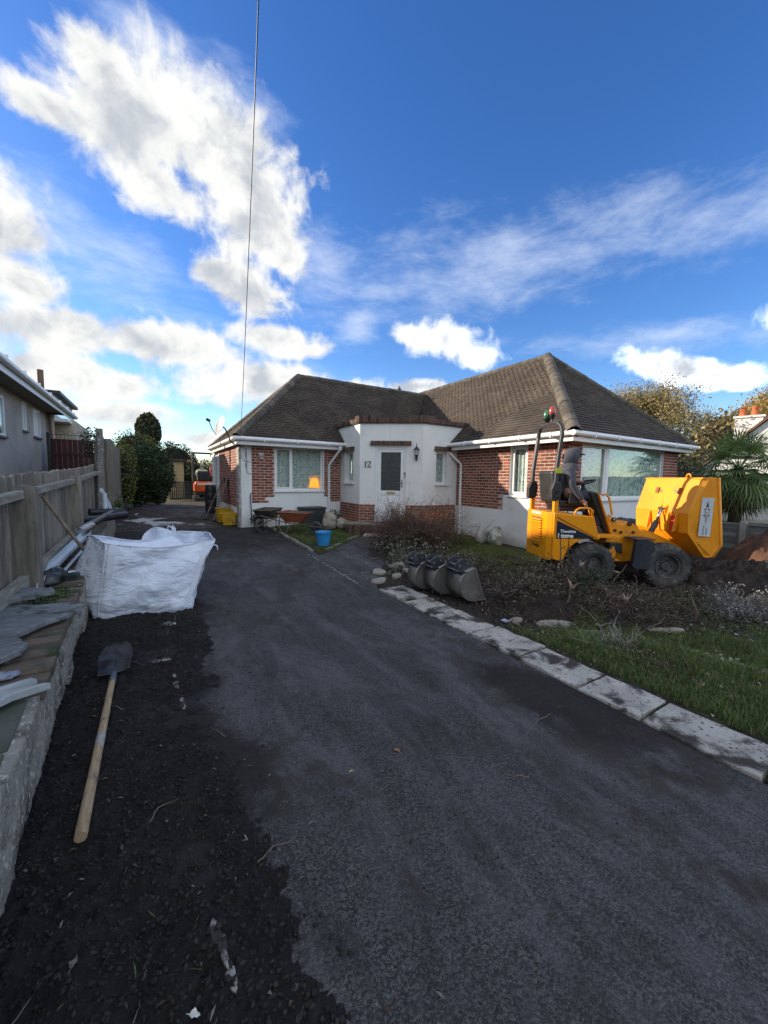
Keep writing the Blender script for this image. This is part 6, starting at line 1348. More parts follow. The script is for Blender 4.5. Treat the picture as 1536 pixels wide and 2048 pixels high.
# ================================================================ the white bulk bag
BAG = bagmat()
bag = empty('bulk_bag', (-.1, 5.4, 0), 0, 'slumped white woven bulk bag leaning on the retaining wall beside the drive', 'bulk bag')
# bottom ring and top ring corners (front left, front right, back right, back left)
bt = [Vector(p) for p in ((-.53, 5.02, .02), (.36, 4.96, .02), (.42, 5.72, .02), (-.60, 5.78, .02))]
tp = [Vector(p) for p in ((-.42, 5.02, .86), (.66, 5.16, .80), (.62, 5.98, .80), (-.66, 5.72, .86))]
nu, nv = 46, 30
def bagpt(side, t_, w_, inner=0.):
    a0, a1 = bt[side], bt[(side+1) % 4]; c0, c1 = tp[side], tp[(side+1) % 4]
    lo = a0.lerp(a1, t_); hi = c0.lerp(c1, t_); p = lo.lerp(hi, w_); p.x += [.0, .03, .03, 0][side]*math.sin(PI*w_)*-1 if side in (1, 2) else 0
    n = (a1-a0).cross(Vector((0, 0, 1))).normalized(); e = math.sin(PI*t_)**.55
    bul = [.075, .05, .03, .21][side]*math.sin(PI*min(1, w_*1.02)**.8)*e
    u = t_*2+side*2.3
    wr = .032*fbm(u*1.4, w_*2.4, 3, 5)+.014*(1-abs(fbm(u*2.0+w_*3, w_*4.2-u, 8, 3))*2)*e*(.4+w_)+.010*math.sin(w_*30+u*3+3*nz(u*2, w_*3))*sm(.45, .05, w_)*e+.006*fbm(u*7, w_*9, 5, 3)
    if side == 0: wr += .042*math.sin((w_*1.1-t_*.8)*9+1)*e*.5
    sag = -.055*math.sin(PI*t_)*w_**5 if side == 0 else (.04*math.sin(PI*t_)*w_**6+(-.12*sm(.2, .5, t_)*sm(1., .6, t_)*w_**6 if side == 2 else 0))
    p = p+n*(bul+wr); p.z += sag; 
    if inner: p -= n*inner
    return p
vs = []; fs = []
ring = [(s_, i/nu) for s_ in range(4) for i in range(nu)]; N = len(ring)
for j in range(nv+1):
    for s_, t_ in ring: vs.append(bagpt(s_, t_, j/nv))
for j in range(nv):
    for i in range(N): fs.append((j*N+i, j*N+(i+1) % N, (j+1)*N+(i+1) % N, (j+1)*N+i))
b0 = len(vs)
for j in range(7):                      # folded inside lining, drooping inwards
    for s_, t_ in ring: p = bagpt(s_, t_, 1-j*.07, .01+.03*j); vs.append(p)
for j in range(6):
    for i in range(N): fs.append((b0+j*N+i, b0+(j+1)*N+i, b0+(j+1)*N+(i+1) % N, b0+j*N+(i+1) % N))
for i in range(N): fs.append((nv*N+i, nv*N+(i+1) % N, b0+(i+1) % N, b0+i))
cb_ = len(vs); vs.append(Vector((0, 5.5, .50))); fs += [(b0+6*N+i, cb_, b0+6*N+(i+1) % N) for i in range(N)]
MB().add(vs, fs).build('bag_body', BAG, bag, smooth=True)
SEAM = mat('white_webbing', (.68,.72,.80), (.6,.64,.72), 5, .5, bump=.3, bscale=120)
for s_ in range(4): MB().tube([bagpt(s_, 0.0, j/14)+Vector((0, 0, 0)) for j in range(15)], .008, 5).build('seam', SEAM, bag, smooth=True)
MB().tube([bagpt(s_, t_, 0.0)+Vector((0, 0, .006)) for s_, t_ in ring[::2]]+[bagpt(0, 0, 0)], .009, 5).build('bottom_seam', SEAM, bag, smooth=True); MB().tube([bagpt(s_, t_, 1.)+Vector((0, 0, 0)) for s_, t_ in ring[::2]]+[bagpt(0, 0, 1)], .009, 5).build('top_hem', SEAM, bag, smooth=True)
def strap(side, t_, w0, w1, wd=.028):
    L_ = [bagpt(side, t_-wd, w0+(w1-w0)*k/10) for k in range(11)]; Rr_ = [bagpt(side, t_+wd, w0+(w1-w0)*k/10) for k in range(11)]; n = (bt[(side+1) % 4]-bt[side]).cross(Vector((0, 0, 1))).normalized()*.007
    vs = [p+n for p in L_]+[p+n for p in Rr_]; return MB().add(vs, [(k, 11+k, 12+k, k+1) for k in range(10)])
for a in ((0, .06, .55, 1.0), (0, .93, .06, 1.), (3, .93, .4, 1.)): strap(*a).build('strap', SEAM, bag, smooth=True)
mb = MB()
for (p, q_) in ((tp[2]+Vector((-.42, -.03, .02)), 0),):
    for k in range(2): pts = [p+Vector((-.02+.05*k, 0, -.12)), p+Vector((-.02+.05*k, 0, .02)), p+Vector((.0+.05*k, -.01, .10)), p+Vector((.05+.02*k, -.02, .06)), p+Vector((.06+.02*k, 0, -.12))]; mb.tube(pts, .014, 5)
mb.build('lifting_loop', SEAM, bag, smooth=True)
fl_ = MB(); vs = []; 
for i in range(15):
    t_ = i/14; x_ = -.12+t_*.80; zz = .80+.10*math.sin(PI*min(1, t_*1.6))**.8*(1 if t_ < .62 else .6)+.04*math.sin(t_*9)
    vs += [(x_, 5.92-.1*t_, .62), (x_+.02*math.sin(i), 5.90+.05*math.sin(i*1.3)-.1*t_, zz)]
fl_.add(vs, [(2*i, 2*i+2, 2*i+3, 2*i+1) for i in range(14)]); fo = fl_.build('back_flap', BAG, bag, smooth=True); fo.modifiers.new('s', 'SUBSURF').render_levels = 2; fo.modifiers['s'].levels = 2
mb = MB(); mb.tube([bagpt(1, .1, .93), bagpt(1, .1, .93)+Vector((.06, -.03, -.03)), bagpt(1, .1, .93)+Vector((.07, -.02, -.09))], .010, 5); mb.tube([bt[0], bt[0]+Vector((-.03, -.05, -.01)), bt[0]+Vector((-.06, -.06, .0))], .006, 4); mb.build('loose_tie', SEAM, bag, smooth=True)

# ================================================================ shovel lying on the soil
BLADE = mat('muddy_shovel_steel', (.055,.055,.06), (.025,.024,.024), 7, .45, metal=.4, dirt=(.018,.014,.012), dscale=7, dlo=.48, dhi=.6, bump=.3, bscale=20)
sv_ = empty('shovel', (-.3, 2.9, 0), 0, 'long handled round point shovel lying on the dark soil beside the wall', 'shovel')
ax = Vector((-.03, 1, 0)).normalized(); mb = MB(); A0 = Vector((-.302, 1.97, .045)); A1 = Vector((-.283, 3.42, .075))
mb.tube([A0, A0.lerp(A1, .02), A0.lerp(A1, .5), A1], [.0235, .025, .0225, .019], 16); mb.build('handle', HANDLE, sv_, smooth=True, auto=True)
MB().tube([A0.lerp(A1, .43), A0.lerp(A1, .50)], .0235, 16, cap=False).build('faded_sticker', mat('faded_blue_sticker', (.22,.23,.30), (.4,.36,.28), 30, .5), sv_, smooth=True)
dv = (A1-A0).normalized(); mb = MB(); mb.tube([A1-dv*.06, A1+dv*.06, A1+dv*.16+Vector((0, 0, -.015))], [.024, .022, .014], 12); mb.build('socket', mat('steel_socket', (.14,.17,.2), (.07,.08,.09), 10, .45, metal=.5), sv_, smooth=True)
vs = []; fs = []; nb_, na_ = 18, 16; B0 = A1+dv*.10
for i in range(nb_+1):
    t_ = i/nb_; hw = .100+.012*sm(0, .5, t_) if t_ < .5 else .112*math.sqrt(max(0, 1-((t_-.5)/.505)**2))
    for j in range(na_+1):
        s_ = (j/na_*2-1); x_ = s_*hw; z_ = .15*t_+.025*s_*s_*(1-.5*t_)+.014*math.exp(-(s_/.14)**2)*(1-t_)
        vs.append((B0.x+x_+.01*t_, B0.y+t_*.27+.02*s_-.02*s_*s_, B0.z-.012+z_))
for i in range(nb_):
    for j in range(na_): a = i*(na_+1)+j; fs.append((a, a+1, a+na_+2, a+na_+1))
bl = MB().add(vs, fs).build('blade', BLADE, sv_, smooth=True); bl.modifiers.new('t', 'SOLIDIFY').thickness = .003

# ================================================================ bits on and beside the wall
PG = mat('white_gutter_plastic', (.62,.70,.76), (.5,.58,.64), 2, .35, dirt=(.3,.31,.3), dscale=6, dlo=.6, dhi=.85)
g0 = empty('gutter_length', (-.85, 5.6, .5), 0, 'length of white plastic gutter lying along the wall top under the broom handle', 'gutter')
mb = MB(); prof = [(-.055, .05), (-.05, .045), (-.045, .0), (-.02, -.012), (.02, -.012), (.045, 0), (.05, .045), (.055, .05), (.048, .05), (.04, .006), (0, -.004), (-.04, .006), (-.048, .05)]
a = Vector((-.95, 4.55, .555)); b = Vector((-.80, 7.0, .73)); d = (b-a).normalized(); x_ = d.cross(Vector((0, 0, 1))).normalized(); u_ = x_.cross(d); M = Matrix((x_, u_, d)).transposed().to_4x4(); M.translation = a
mb.prism([(p*.95, q_*.95) for p, q_ in prof], 0, (b-a).length, M); mb.build('channel', PG, g0, smooth=False)
a = Vector((-.84, 5.0, .53)); b = Vector((-.77, 6.5, .62)); mb = MB(); mb.bar(a, b, .035, .012); o = mb.build('plastic_trim', PG, None, bevel=.003); tag(o, 'flat white plastic trim strip lying beside the gutter length on the wall', 'trim')
bh = empty('broom_handle', (-.75, 5.5, .7), 0, 'worn wooden broom handle leaning from the fence rail down behind the bulk bag', 'pole'); MB().tube([(-.955, 5.25, 1.36), (-.80, 5.42, 1.00), (-.62, 5.62, .60)], [.0175, .018, .018], 10).build('pole', mat('worn_handle', (.34,.27,.18), (.22,.17,.11), 6, .7, dirt=(.1,.08,.06), dscale=9), bh, smooth=True, auto=True)
bp_ = empty('black_pipes', (-.75, 8.6, .7), 0, 'bundle of black plastic gutter pipes lying across the wall top', 'pipes')
mb = MB(); mb.tube([(-.86, 7.1, .80), (-.72, 8.6, .84), (-.62, 9.7, .86)], .058, 14); mb.build('pipe', BLACK, bp_, smooth=True, auto=True); mb = MB(); mb.tube([(-.98, 8.0, .82), (-.42, 9.0, .82)], .065, 14); mb.build('pipe', BLACK, bp_, smooth=True, auto=True); mb = MB(); mb.tube([(-1.0, 9.1, .88), (-.46, 9.4, .84)], .07, 14); mb.build('pipe', BLACK, bp_, smooth=True, auto=True)
MB().tube([(-.88, 6.85, .78), (-.80, 7.35, .81)], .068, 16).build('foil_wrap', mat('crumpled_foil', (.60,.62,.64), (.35,.36,.38), 14, .25, metal=.9, bump=1, bscale=18, bdist=.02), bp_, smooth=True, auto=True)
for k, (x_, y_, h_, tl, lab) in enumerate(((-.80, 9.7, .38, 0, 'short white plastic pipe standing upright on the wall against the fence'), (-.70, 9.9, .50, -.35, 'white plastic strip leaning beside the upright white pipe on the wall'))):
    mb = MB(); M = T(x_, y_, .84, 0, tl, 0)
    if k == 0: mb.tube([M @ Vector((0, 0, 0)), M @ Vector((0, 0, h_))], .045, 14)
    else: mb.box(-.03, .03, -.008, .008, .05, h_, M)
    o = mb.build('plastic_pipe' if k == 0 else 'plastic_strip', PG, None, smooth=(k == 0), auto=True); tag(o, lab, 'pipe' if k == 0 else 'strip')
tp_ = empty('black_sack', (-.95, 4.9, .5), 0, 'crumpled black plastic sack tucked behind the nearest fence post on the wall', 'sack')
def crumple(name, c, r, m_, parent, seed=0, n=16, amp=.28, **k):
    mb = MB(); mb.sphere((0, 0, 0), 1, n, n*2//3); v = []
    for p in mb.v: q_ = Vector(p); s_ = 1+amp*fbm(q_.x*1.7+seed, q_.y*1.7, q_.z*1.7, 3)+amp*.5*abs(fbm(q_.x*4+seed, q_.y*4, q_.z*4, 2)); v.append((c[0]+q_.x*r[0]*s_, c[1]+q_.y*r[1]*s_, max(c[2]-r[2]*.8, c[2]+q_.z*r[2]*s_)))
    mb.v = v; return mb.build(name, m_, parent, smooth=True, **k)
crumple('sack', (-.87, 4.98, .56), (.11, .2, .085), mat('shiny_black_polythene', (.01,.012,.012), (.03,.035,.035), 6, .22, spec=.7, bump=.6, bscale=14, bdist=.03), tp_, 3, 22)
ct = MB(); ct.box(-.06, .06, -.14, .05, 0, .075, T(-.80, 5.02, .50, 0, 0, 1.45)); ct.box(-.05, .05, .051, .12, .0, .08, T(-.80, 5.02, .50, 0, 0, 1.45)); o = ct.build('cartridge_box', mat('dark_green_case', (.02,.035,.03), (.05,.055,.05), 8, .4), None, bevel=.008); tag(o, 'dark green plastic case with a pale clip lying on the wall top by the bag', 'case')
o = MB().box(-.03, .03, -.03, .03, .0, .012, T(-.72, 5.03, .585, 0, 0, .2)).build('white_block', PG, None, bevel=.003); tag(o, 'small white block on top of the dark green case', 'block')
o = crumple('crumpled_tissue', (-.72, 2.78, .50), (.07, .035, .022), mat('pale_blue_cloth', (.30,.34,.42), (.16,.18,.24), 20, .9), None, 9, 14, .5); tag(o, 'crumpled pale blue rag on the brick coping of the wall', 'rag')
MOSS = leafmat('bright_moss_weed', (.06,.12,.02), (.04,.08,.018), (.10,.16,.03))
o = leaves('weed', np.stack([rng.normal(-.76, .05, 500), rng.normal(4.50, .12, 500), .475+abs(rng.normal(0, .018, 500))], 1), .035, MOSS); tag(o, 'patch of green weeds on the wall top beside the black sack', 'weed')
o = leaves('weed', np.stack([rng.normal(-.62, .05, 500), rng.normal(10.2, .15, 500), .80+abs(rng.normal(0, .12, 500))], 1), .05, MOSS); tag(o, 'green weeds at the far end of the wall below the clipped bush', 'weed')
GRV = mat('grey_gravel', (.16,.15,.13), (.09,.085,.075), 9, .95, rand=.5)
def gza(x, y):
    a = np.where((x < 2.83) | (inpath(x, y) > .5), drvz(x, y), -9.); b = np.where((x < 1.0) & (y < 7), soilz(x, y), -9.); c = np.maximum(a, b); return np.where(c > -5, c, land(x, y))
def gz(x_, y_): return float(gza(np.array([float(x_)]), np.array([float(y_)]))[0])
def pebbles(name, n, fx_, size, m_, parent=None, seed=1, grd=True, **tg):
    rr = random.Random(seed); V_, F_ = [], []; base = [(1,0,0),(-1,0,0),(0,1,0),(0,-1,0),(0,0,.7),(0,0,-.7)]; fb_ = [(0,2,4),(2,1,4),(1,3,4),(3,0,4),(2,0,5),(1,2,5),(3,1,5),(0,3,5)]
    pos = np.array([fx_(rr) for _ in range(n)])
    if parent is not None and parent == soil:
        pos = pos[(soilz(pos[:, 0], pos[:, 1]) > drvz(pos[:, 0], pos[:, 1])-.003) | (np.array([rr.random() for _ in range(n)]) < .05)]; n = len(pos)
    if grd: pos[:, 2] += gza(pos[:, 0], pos[:, 1])
    for i in range(n):
        x_, y_, z_ = pos[i]; s_ = size*rr.uniform(.35, 1.6)**1.3; Mx = Matrix.Rotation(rr.uniform(0, 6.3), 3, Vector((rr.gauss(0, .3), rr.gauss(0, .3), 1)).normalized()); k = len(V_)
        sx, sy = rr.uniform(.7, 1.5), rr.uniform(.6, 1.1)
        for p in base: q_ = Mx @ Vector((p[0]*sx*rr.uniform(.7, 1.2), p[1]*sy*rr.uniform(.7, 1.2), p[2]*rr.uniform(.6, 1.2))); V_.append((x_+q_.x*s_, y_+q_.y*s_, z_+q_.z*s_))
        F_ += [tuple(k+j for j in f) for f in fb_]
    return arr(name, V_, F_, m_, parent, **tg)
pebbles('gravel', 1600, lambda r: (r.uniform(-.94, wx(5.6)-.12), r.uniform(4.4, 6.6), wtop(5)+r.uniform(-.03, .02)), .012, GRV, grd=False, kind='stuff', seed=2)

# ================================================================ loose debris on the drive and soil
CL = mat('soil_clods', (.016,.0135,.012), (.030,.025,.021), 12, .95, rand=.4)
def clodpos(r):
    while True:
        y_ = .6+6.0*r.random()**1.5; x_ = r.uniform(-.62, .95)
        if r.random() < .05+.95*sm(.62, .2, x_+.3*nz(x_*1.2, y_*1.2, 9)): return (x_, y_, .002)
pebbles('soil_clods', 15000, clodpos, .0075, CL, soil, seed=3, kind='stuff')
def cl2(r):
    y_ = .5+7*r.random()**1.6; x_ = r.uniform(.7, 2.8); return (x_, y_, .001)
pebbles('grit', 6000, cl2, .0022, mat('mixed_grit', (.05,.048,.045), (.12,.12,.12), 14, .9, rand=.6, coord='World'), drive, seed=4, kind='stuff')
def cl3(r):
    c = r.choice([(2.55, 1.3, .28, .5), (2.62, 2.6, .12, 1.2), (1.35, 1.75, .25, .12), (1.0, 2.6, .4, .5), (2.2, 4.2, .5, .6), (1.5, 6.2, .8, .6), (2.0, 8.5, .6, 1.2), (1.4, 1.0, .3, .12), (1.2, 1.5, .05, .2)]); x_ = r.gauss(c[0], c[2]); y_ = r.gauss(c[1], c[3]); x_ = min(2.79, max(.6, x_)); y_ = min(11.4, max(.6, y_)); return (x_, y_, .001)
pebbles('dirt_crumbs', 1300, cl3, .0036, CL, drive, seed=5, kind='stuff')
LP = mat('pale_chips', (.36,.34,.30), (.22,.20,.17), 9, .8, rand=.5)
def chips(name, n, xf, L, w_, m_, seed, parent=None, curl=.2, **tg):
    rr = random.Random(seed); mb = MB(); pos = np.array([xf(rr) for _ in range(n)]); zs_ = gza(pos[:, 0], pos[:, 1])
    for i in range(n):
        x_, y_ = pos[i]; z_ = zs_[i]+.004; a = rr.uniform(0, 2*PI); l = L*rr.uniform(.4, 1.5); d = Vector((math.cos(a), math.sin(a), rr.uniform(-.1, .25))); s_ = Vector((-d.y, d.x, rr.uniform(-.3, .3)))*w_*rr.uniform(.5, 1.5); p = Vector((x_, y_, z_))
        m1 = p+d*l*.5+s_*rr.uniform(-2, 2)*curl+Vector((0, 0, rr.uniform(0, .008))); e = p+d*l
        mb.add([p-s_*.3, p+s_*.3, m1+s_, m1-s_, e], [(0, 1, 2, 3), (3, 2, 4)])
    return mb.build(name, m_, parent, **tg)
chips('wood_chips', 170, lambda r: (r.uniform(-.5, .75), .7+4.6*r.random()**1.3), 0.024, .0035, mat('dull_chips', (.20,.18,.15), (.11,.095,.08), 9, .9, rand=.5), 6, soil, kind='stuff')
chips('leaf_litter', 500, lambda r: (r.uniform(-.55, 2.7), .7+8*r.random()**1.3), .022, .006, mat('brown_leaf_bits', (.085,.055,.035), (.05,.035,.025), 9, .9, rand=.5), 7, drive, kind='stuff')
chips('grass_bits', 160, lambda r: (r.gauss(.12, .35), r.uniform(1.2, 4.5)), .04, .0016, leafmat('grass_bits', (.06,.10,.02), (.10,.11,.04)), 8, soil, .8, kind='stuff')
rr = random.Random(77); mb = MB()
for (x_, y_, a, L) in ((-.16, 1.02, 1.2, .32), (-.42, 1.25, 1.0, .22), (.33, 1.5, .3, .2), (-.05, 1.95, .7, .16), (-.2, 3.0, 2.2, .15), (.35, 2.4, 2.0, .18), (.1, 4.2, 1.5, .2), (.18, 4.6, 1.2, .25), (-.1, 3.7, 2.6, .22), (1.7, 1.25, 2.4, .14), (2.3, 1.55, 2.5, .45)):
    p = Vector((x_, y_, gz(x_, y_)+.012)); d = Vector((math.cos(a), math.sin(a), 0)); pts = [p]
    for k in range(7): d = (d+Vector((rr.gauss(0, .16), rr.gauss(0, .16), 0))).normalized(); q_ = pts[-1]+d*L/7; q_.z = gz(q_.x, q_.y)+.010+.012*math.sin(k); pts.append(q_)
    mb.tube(pts, [.0032-.0003*k for k in range(8)], 5)
mb.build('roots', mat('pale_roots', (.20,.16,.12), (.12,.09,.07), 9, .9), soil, kind='stuff')
def leaf1(name, x_, y_, L, m_, lab, rz):
    z_ = gz(x_, y_)+.008; mb = MB(); n = 9; vs = []
    for i in range(n): t_ = i/(n-1); w_ = .30*L*math.sin(PI*t_**.8)*(1+.25*math.sin(i*2.3)); vs += [(t_*L, -w_, .006*math.sin(t_*4)), (t_*L, 0, -.004+.012*t_), (t_*L, w_, .008*math.sin(t_*5))]
    fs = []
    for i in range(n-1): fs += [(3*i, 3*i+3, 3*i+4, 3*i+1), (3*i+1, 3*i+4, 3*i+5, 3*i+2)]
    mb.add(vs, fs, T(x_, y_, z_, .1, -.1, rz)); mb.tube([Vector((x_, y_, z_)), Vector((x_, y_, z_))+Vector((-math.cos(rz), -math.sin(rz), .1))*L*.3], .0012, 4); o = mb.build(name, m_, None, smooth=True); tag(o, lab, 'leaf')
leaf1('fallen_leaf', 1.20, 1.76, .042, mat('tan_leaf', (.36,.20,.10), (.26,.14,.07), 30, .8), 'small curled tan leaf lying alone in the middle of the drive', 1.9)
leaf1('fallen_leaf', .90, 1.76, .025, mat('yellow_leaf', (.40,.38,.14), rough=.7), 'tiny yellow leaf on the drive left of the tan leaf', 2.6)
leaf1('fallen_leaf', .05, 1.12, .032, mat('white_leaf', (.62,.62,.55), rough=.6), 'small pale leaf on the dark soil at the bottom left', -.6)
leaf1('fallen_leaf', -.26, 1.42, .035, mat('grey_leaf', (.22,.21,.17), (.10,.09,.07), 60, .8), 'grey spotted leaf on the soil below the shovel handle', 1.2)

# ================================================================ front garden: grass, litter, stones, roots
GRS = leafmat('grass_blades', (.105,.19,.042), (.08,.13,.036), (.26,.23,.11), .35, .5)
def grass(name, n, region, h, w_, m_=GRS, seed=1, dens=None, lean=.5, parent=None, **tg):
    r_ = np.random.default_rng(seed); x = r_.uniform(region[0], region[1], n); y = r_.uniform(region[2], region[3], n)
    g, s = lawn_masks(x, y); k = g if dens is None else dens(x, y)
    nmask = k+(fn(x, y, 2.6, 4, 5+seed))*.55+(fn(x, y, 9, 3, 7+seed))*.3; sel = nmask > .70; x, y, nm = x[sel], y[sel], nmask[sel]; n = len(x); z = land(x, y)-.006
    hh = h*r_.uniform(.45, 1.25, n)*np.clip(.45+nm*.7, .4, 1.5); a = r_.uniform(0, 2*PI, n); l = r_.uniform(.1, 1., n)*lean; d = np.stack([np.cos(a), np.sin(a), 0*a], 1); s_ = np.stack([-np.sin(a), np.cos(a), 0*a], 1)*(w_*r_.uniform(.6, 1.4, n))[:, None]
    P0 = np.stack([x, y, z], 1); up = np.array([0, 0, 1.]); P1 = P0+d*(hh*l*.35)[:, None]+up*(hh*.6)[:, None]; P2 = P0+d*(hh*l*1.1)[:, None]+up*(hh*(1-.35*l))[:, None]
    V = np.stack([P0-s_, P0+s_, P1+s_*.7, P1-s_*.7, P2], 1).reshape(-1, 3); b = np.arange(n)[:, None]*5; Fq = np.concatenate([np.concatenate([b, b+1, b+2], 1), np.concatenate([b, b+2, b+3], 1), np.concatenate([b+3, b+2, b+4], 1)])
    return arr(name, V, Fq, m_, parent, **tg)
grass('grass', 90000, (3.18, 5.2, .3, 3.6), .055, .0022, seed=1, kind='stuff', label='lush green grass beside the pale slabs', dens=lambda x, y: lawn_masks(x, y)[0]*1.05)
grass('grass', 26000, (3.45, 4.4, 1.2, 2.75), .095, .0026, seed=2, kind='stuff', label='long green grass tuft beside the slabs', dens=lambda x, y: .85*bank(x, y, 3.75, 2.05, .45, .5)+.6*bank(x, y, 3.75, 3.0, .35, .3)+.5*bank(x, y, 3.6, 1.4, .3, .3), lean=.9)
grass('grass', 110000, (4.0, 9.5, .2, 2.6), .035, .0022, seed=3, kind='stuff', label='thin lawn grass in front of the dumper')
grass('grass', 60000, (2.7, 5.1, 6.9, 10.8), .06, .0026, seed=4, kind='stuff', label='grass on the small lawn before the left wing')
grass('grass', 90000, (4.2, 7.6, 3.4, 7.8), .05, .0026, seed=5, kind='stuff', label='patchy grass along the right wing wall', dens=lambda x, y: lawn_masks(x, y)[0]+.55*bank(x, y, 6.4, 7.0, .8, .8)-.1)
grass('grass', 9000, (5.6, 7.3, 6.4, 7.9), .22, .003, seed=6, kind='stuff', label='tall grass clump below the right wing wall', dens=lambda x, y: .9*bank(x, y, 6.5, 7.0, .6, .35), lean=.8)
LIT = leafmat('leaf_litter', (.12,.088,.06), (.07,.052,.038), (.19,.16,.12), .1, .8); LIT2 = leafmat('grey_green_litter', (.115,.115,.08), (.075,.07,.05), (.21,.20,.16), .1, .7)
def litter(name, n, c, r, size, m_, h=.03, seed=0, **tg):
    x = rng.normal(c[0], r[0]*.5, n); y = rng.normal(c[1], r[1]*.5, n); k = (((x-c[0])/r[0])**2+((y-c[1])/r[1])**2 < 1.1) & (x > 3.22) & (inpath(x, y) < .25); x, y = x[k], y[k]; z = land(x, y)+abs(rng.normal(0, h, len(x)))+.004
    return leaves(name, np.stack([x, y, z], 1), size, m_, None, .55, up=.5, **tg)
litter('leaf_litter', 5200, (4.35, 5.9), (1.2, 1.25), .045, LIT2, .05, kind='stuff'); litter('leaf_litter', 3600, (4.8, 4.7), (2.2, 1.3), .035, LIT, .02, kind='stuff'); litter('leaf_litter', 4500, (4.6, 2.3), (1.6, .8), .028, LIT, .015, kind='stuff'); litter('leaf_litter', 2500, (3.75, 2.0), (.5, 1.6), .03, LIT, .03, kind='stuff'); litter('leaf_litter', 5000, (7.0, 1.7), (2.6, 1.2), .03, LIT, .012, kind='stuff')
pebbles('soil_clods', 9000, lambda r: (lambda x_, y_: (x_, y_, .003))(r.uniform(3.3, 6.5), r.uniform(1.4, 5.6)), .011, CL, ground, seed=13, kind='stuff')
pebbles('soil_clods', 6000, lambda r: (lambda x_, y_: (x_, y_, .004))(r.gauss(8.2, 1.0), r.gauss(2.3, .7)), .022, CL, ground, seed=14, kind='stuff')
pebbles('pale_rubble', 500, lambda r: (lambda t_: (lambda x_, y_: (x_, y_, .004))(3.95+.3*math.sin(t_*3)+r.gauss(0, .035)+.35*t_, 2.35-1.55*t_+r.gauss(0, .03)))(r.random()), .016, mat('pale_rubble', (.36,.33,.28), (.24,.2,.16), 9, .9, rand=.4), ground, seed=15, kind='stuff')
chips('pale_debris', 260, lambda r: (r.uniform(3.3, 8), r.uniform(.9, 5.5)), .05, .012, LP, 16, ground, kind='stuff')
# dead shrub by the door
def twigbush(name, c, r, n, label, m_=TWIG, seed=1, L=.5, th=.006, cat='shrub', group=None, flat=0., sub=4):
    rr = random.Random(seed); t = empty(name, (c[0], c[1], gz(c[0], c[1])), 0, label, cat, group); mb = MB(); tips = []
    for i in range(n):
        a = rr.uniform(0, 2*PI); q_ = math.sqrt(rr.random())*.55; p = Vector((c[0]+r[0]*q_*math.cos(a), c[1]+r[1]*q_*math.sin(a), gz(c[0], c[1]))); d = Vector((math.cos(a)*r[0]*1.2, math.sin(a)*r[1]*1.2, r[2]*rr.uniform(.7, 1.8)*(1-flat)+.05)).normalized(); pts = [p]; dd__ = d.copy(); Ln = L*rr.uniform(.6, 1.2)
        for k in range(5): dd__ = (dd__+Vector((rr.gauss(0, .28), rr.gauss(0, .28), rr.gauss(0, .2)))).normalized(); pts.append(pts[-1]+dd__*Ln/5)
        mb.tube(pts, [th*(1-.15*k) for k in range(6)], 4, cap=False)
        for _ in range(sub):
            s0 = rr.choice(pts[1:]); d2 = (dd__+Vector((rr.gauss(0, .8), rr.gauss(0, .8), rr.gauss(.1, .5)))).normalized(); l2 = Ln*rr.uniform(.2, .5); m1 = s0+d2*l2*.5+Vector((rr.gauss(0, .02), rr.gauss(0, .02), rr.gauss(0, .02))); e_ = m1+(d2+Vector((rr.gauss(0, .3), rr.gauss(0, .3), rr.gauss(0, .3)))).normalized()*l2*.5
            mb.tube([s0, m1, e_], [th*.55, th*.4, th*.25], 3, cap=False); tips.append(e_); tips.append(m1)
    mb.build('stems', m_, t); return t, tips
RT = mat('reddish_brown_twigs', (.13,.08,.065), (.08,.052,.045), 8, .95, rand=.5)
sb, tips = twigbush('dead_shrub', (5.05, 7.0, 0), (.78, .62, .75), 420, 'dense brown bare shrub with a few red berries beside the door path', RT, 3, .86, .0055, sub=12)
P = np.array([tuple(p+Vector((random.gauss(0, .03), random.gauss(0, .03), random.gauss(0, .03)))) for p in tips for _ in range(1)])
leaves('dry_leaves', P, .03, leafmat('dry_reddish_leaves', (.16,.085,.06), (.11,.075,.045), (.14,.13,.07)), sb, .6)
cc_ = Vector((5.55, 6.85, .78)); Pr = np.array([tuple(cc_+Vector((random.gauss(0, .16), random.gauss(0, .14), random.gauss(0, .05)))) for _ in range(260)]); leaves('red_leaves', Pr, .04, leafmat('bright_red_leaves', (.42,.03,.015), (.28,.04,.02), (.16,.12,.02)), sb, .7)
leaves('low_foliage', shell(2400, (4.75, 6.6, .18), (.95, .75, .32), .7, .3, seed=5, zmin=-.1), .06, LIT2, sb, .5); leaves('green_edge', shell(900, (5.95, 7.0, .22), (.45, .4, .42), .8, .3, seed=6, zmin=-.1), .07, YGR, sb, .35)
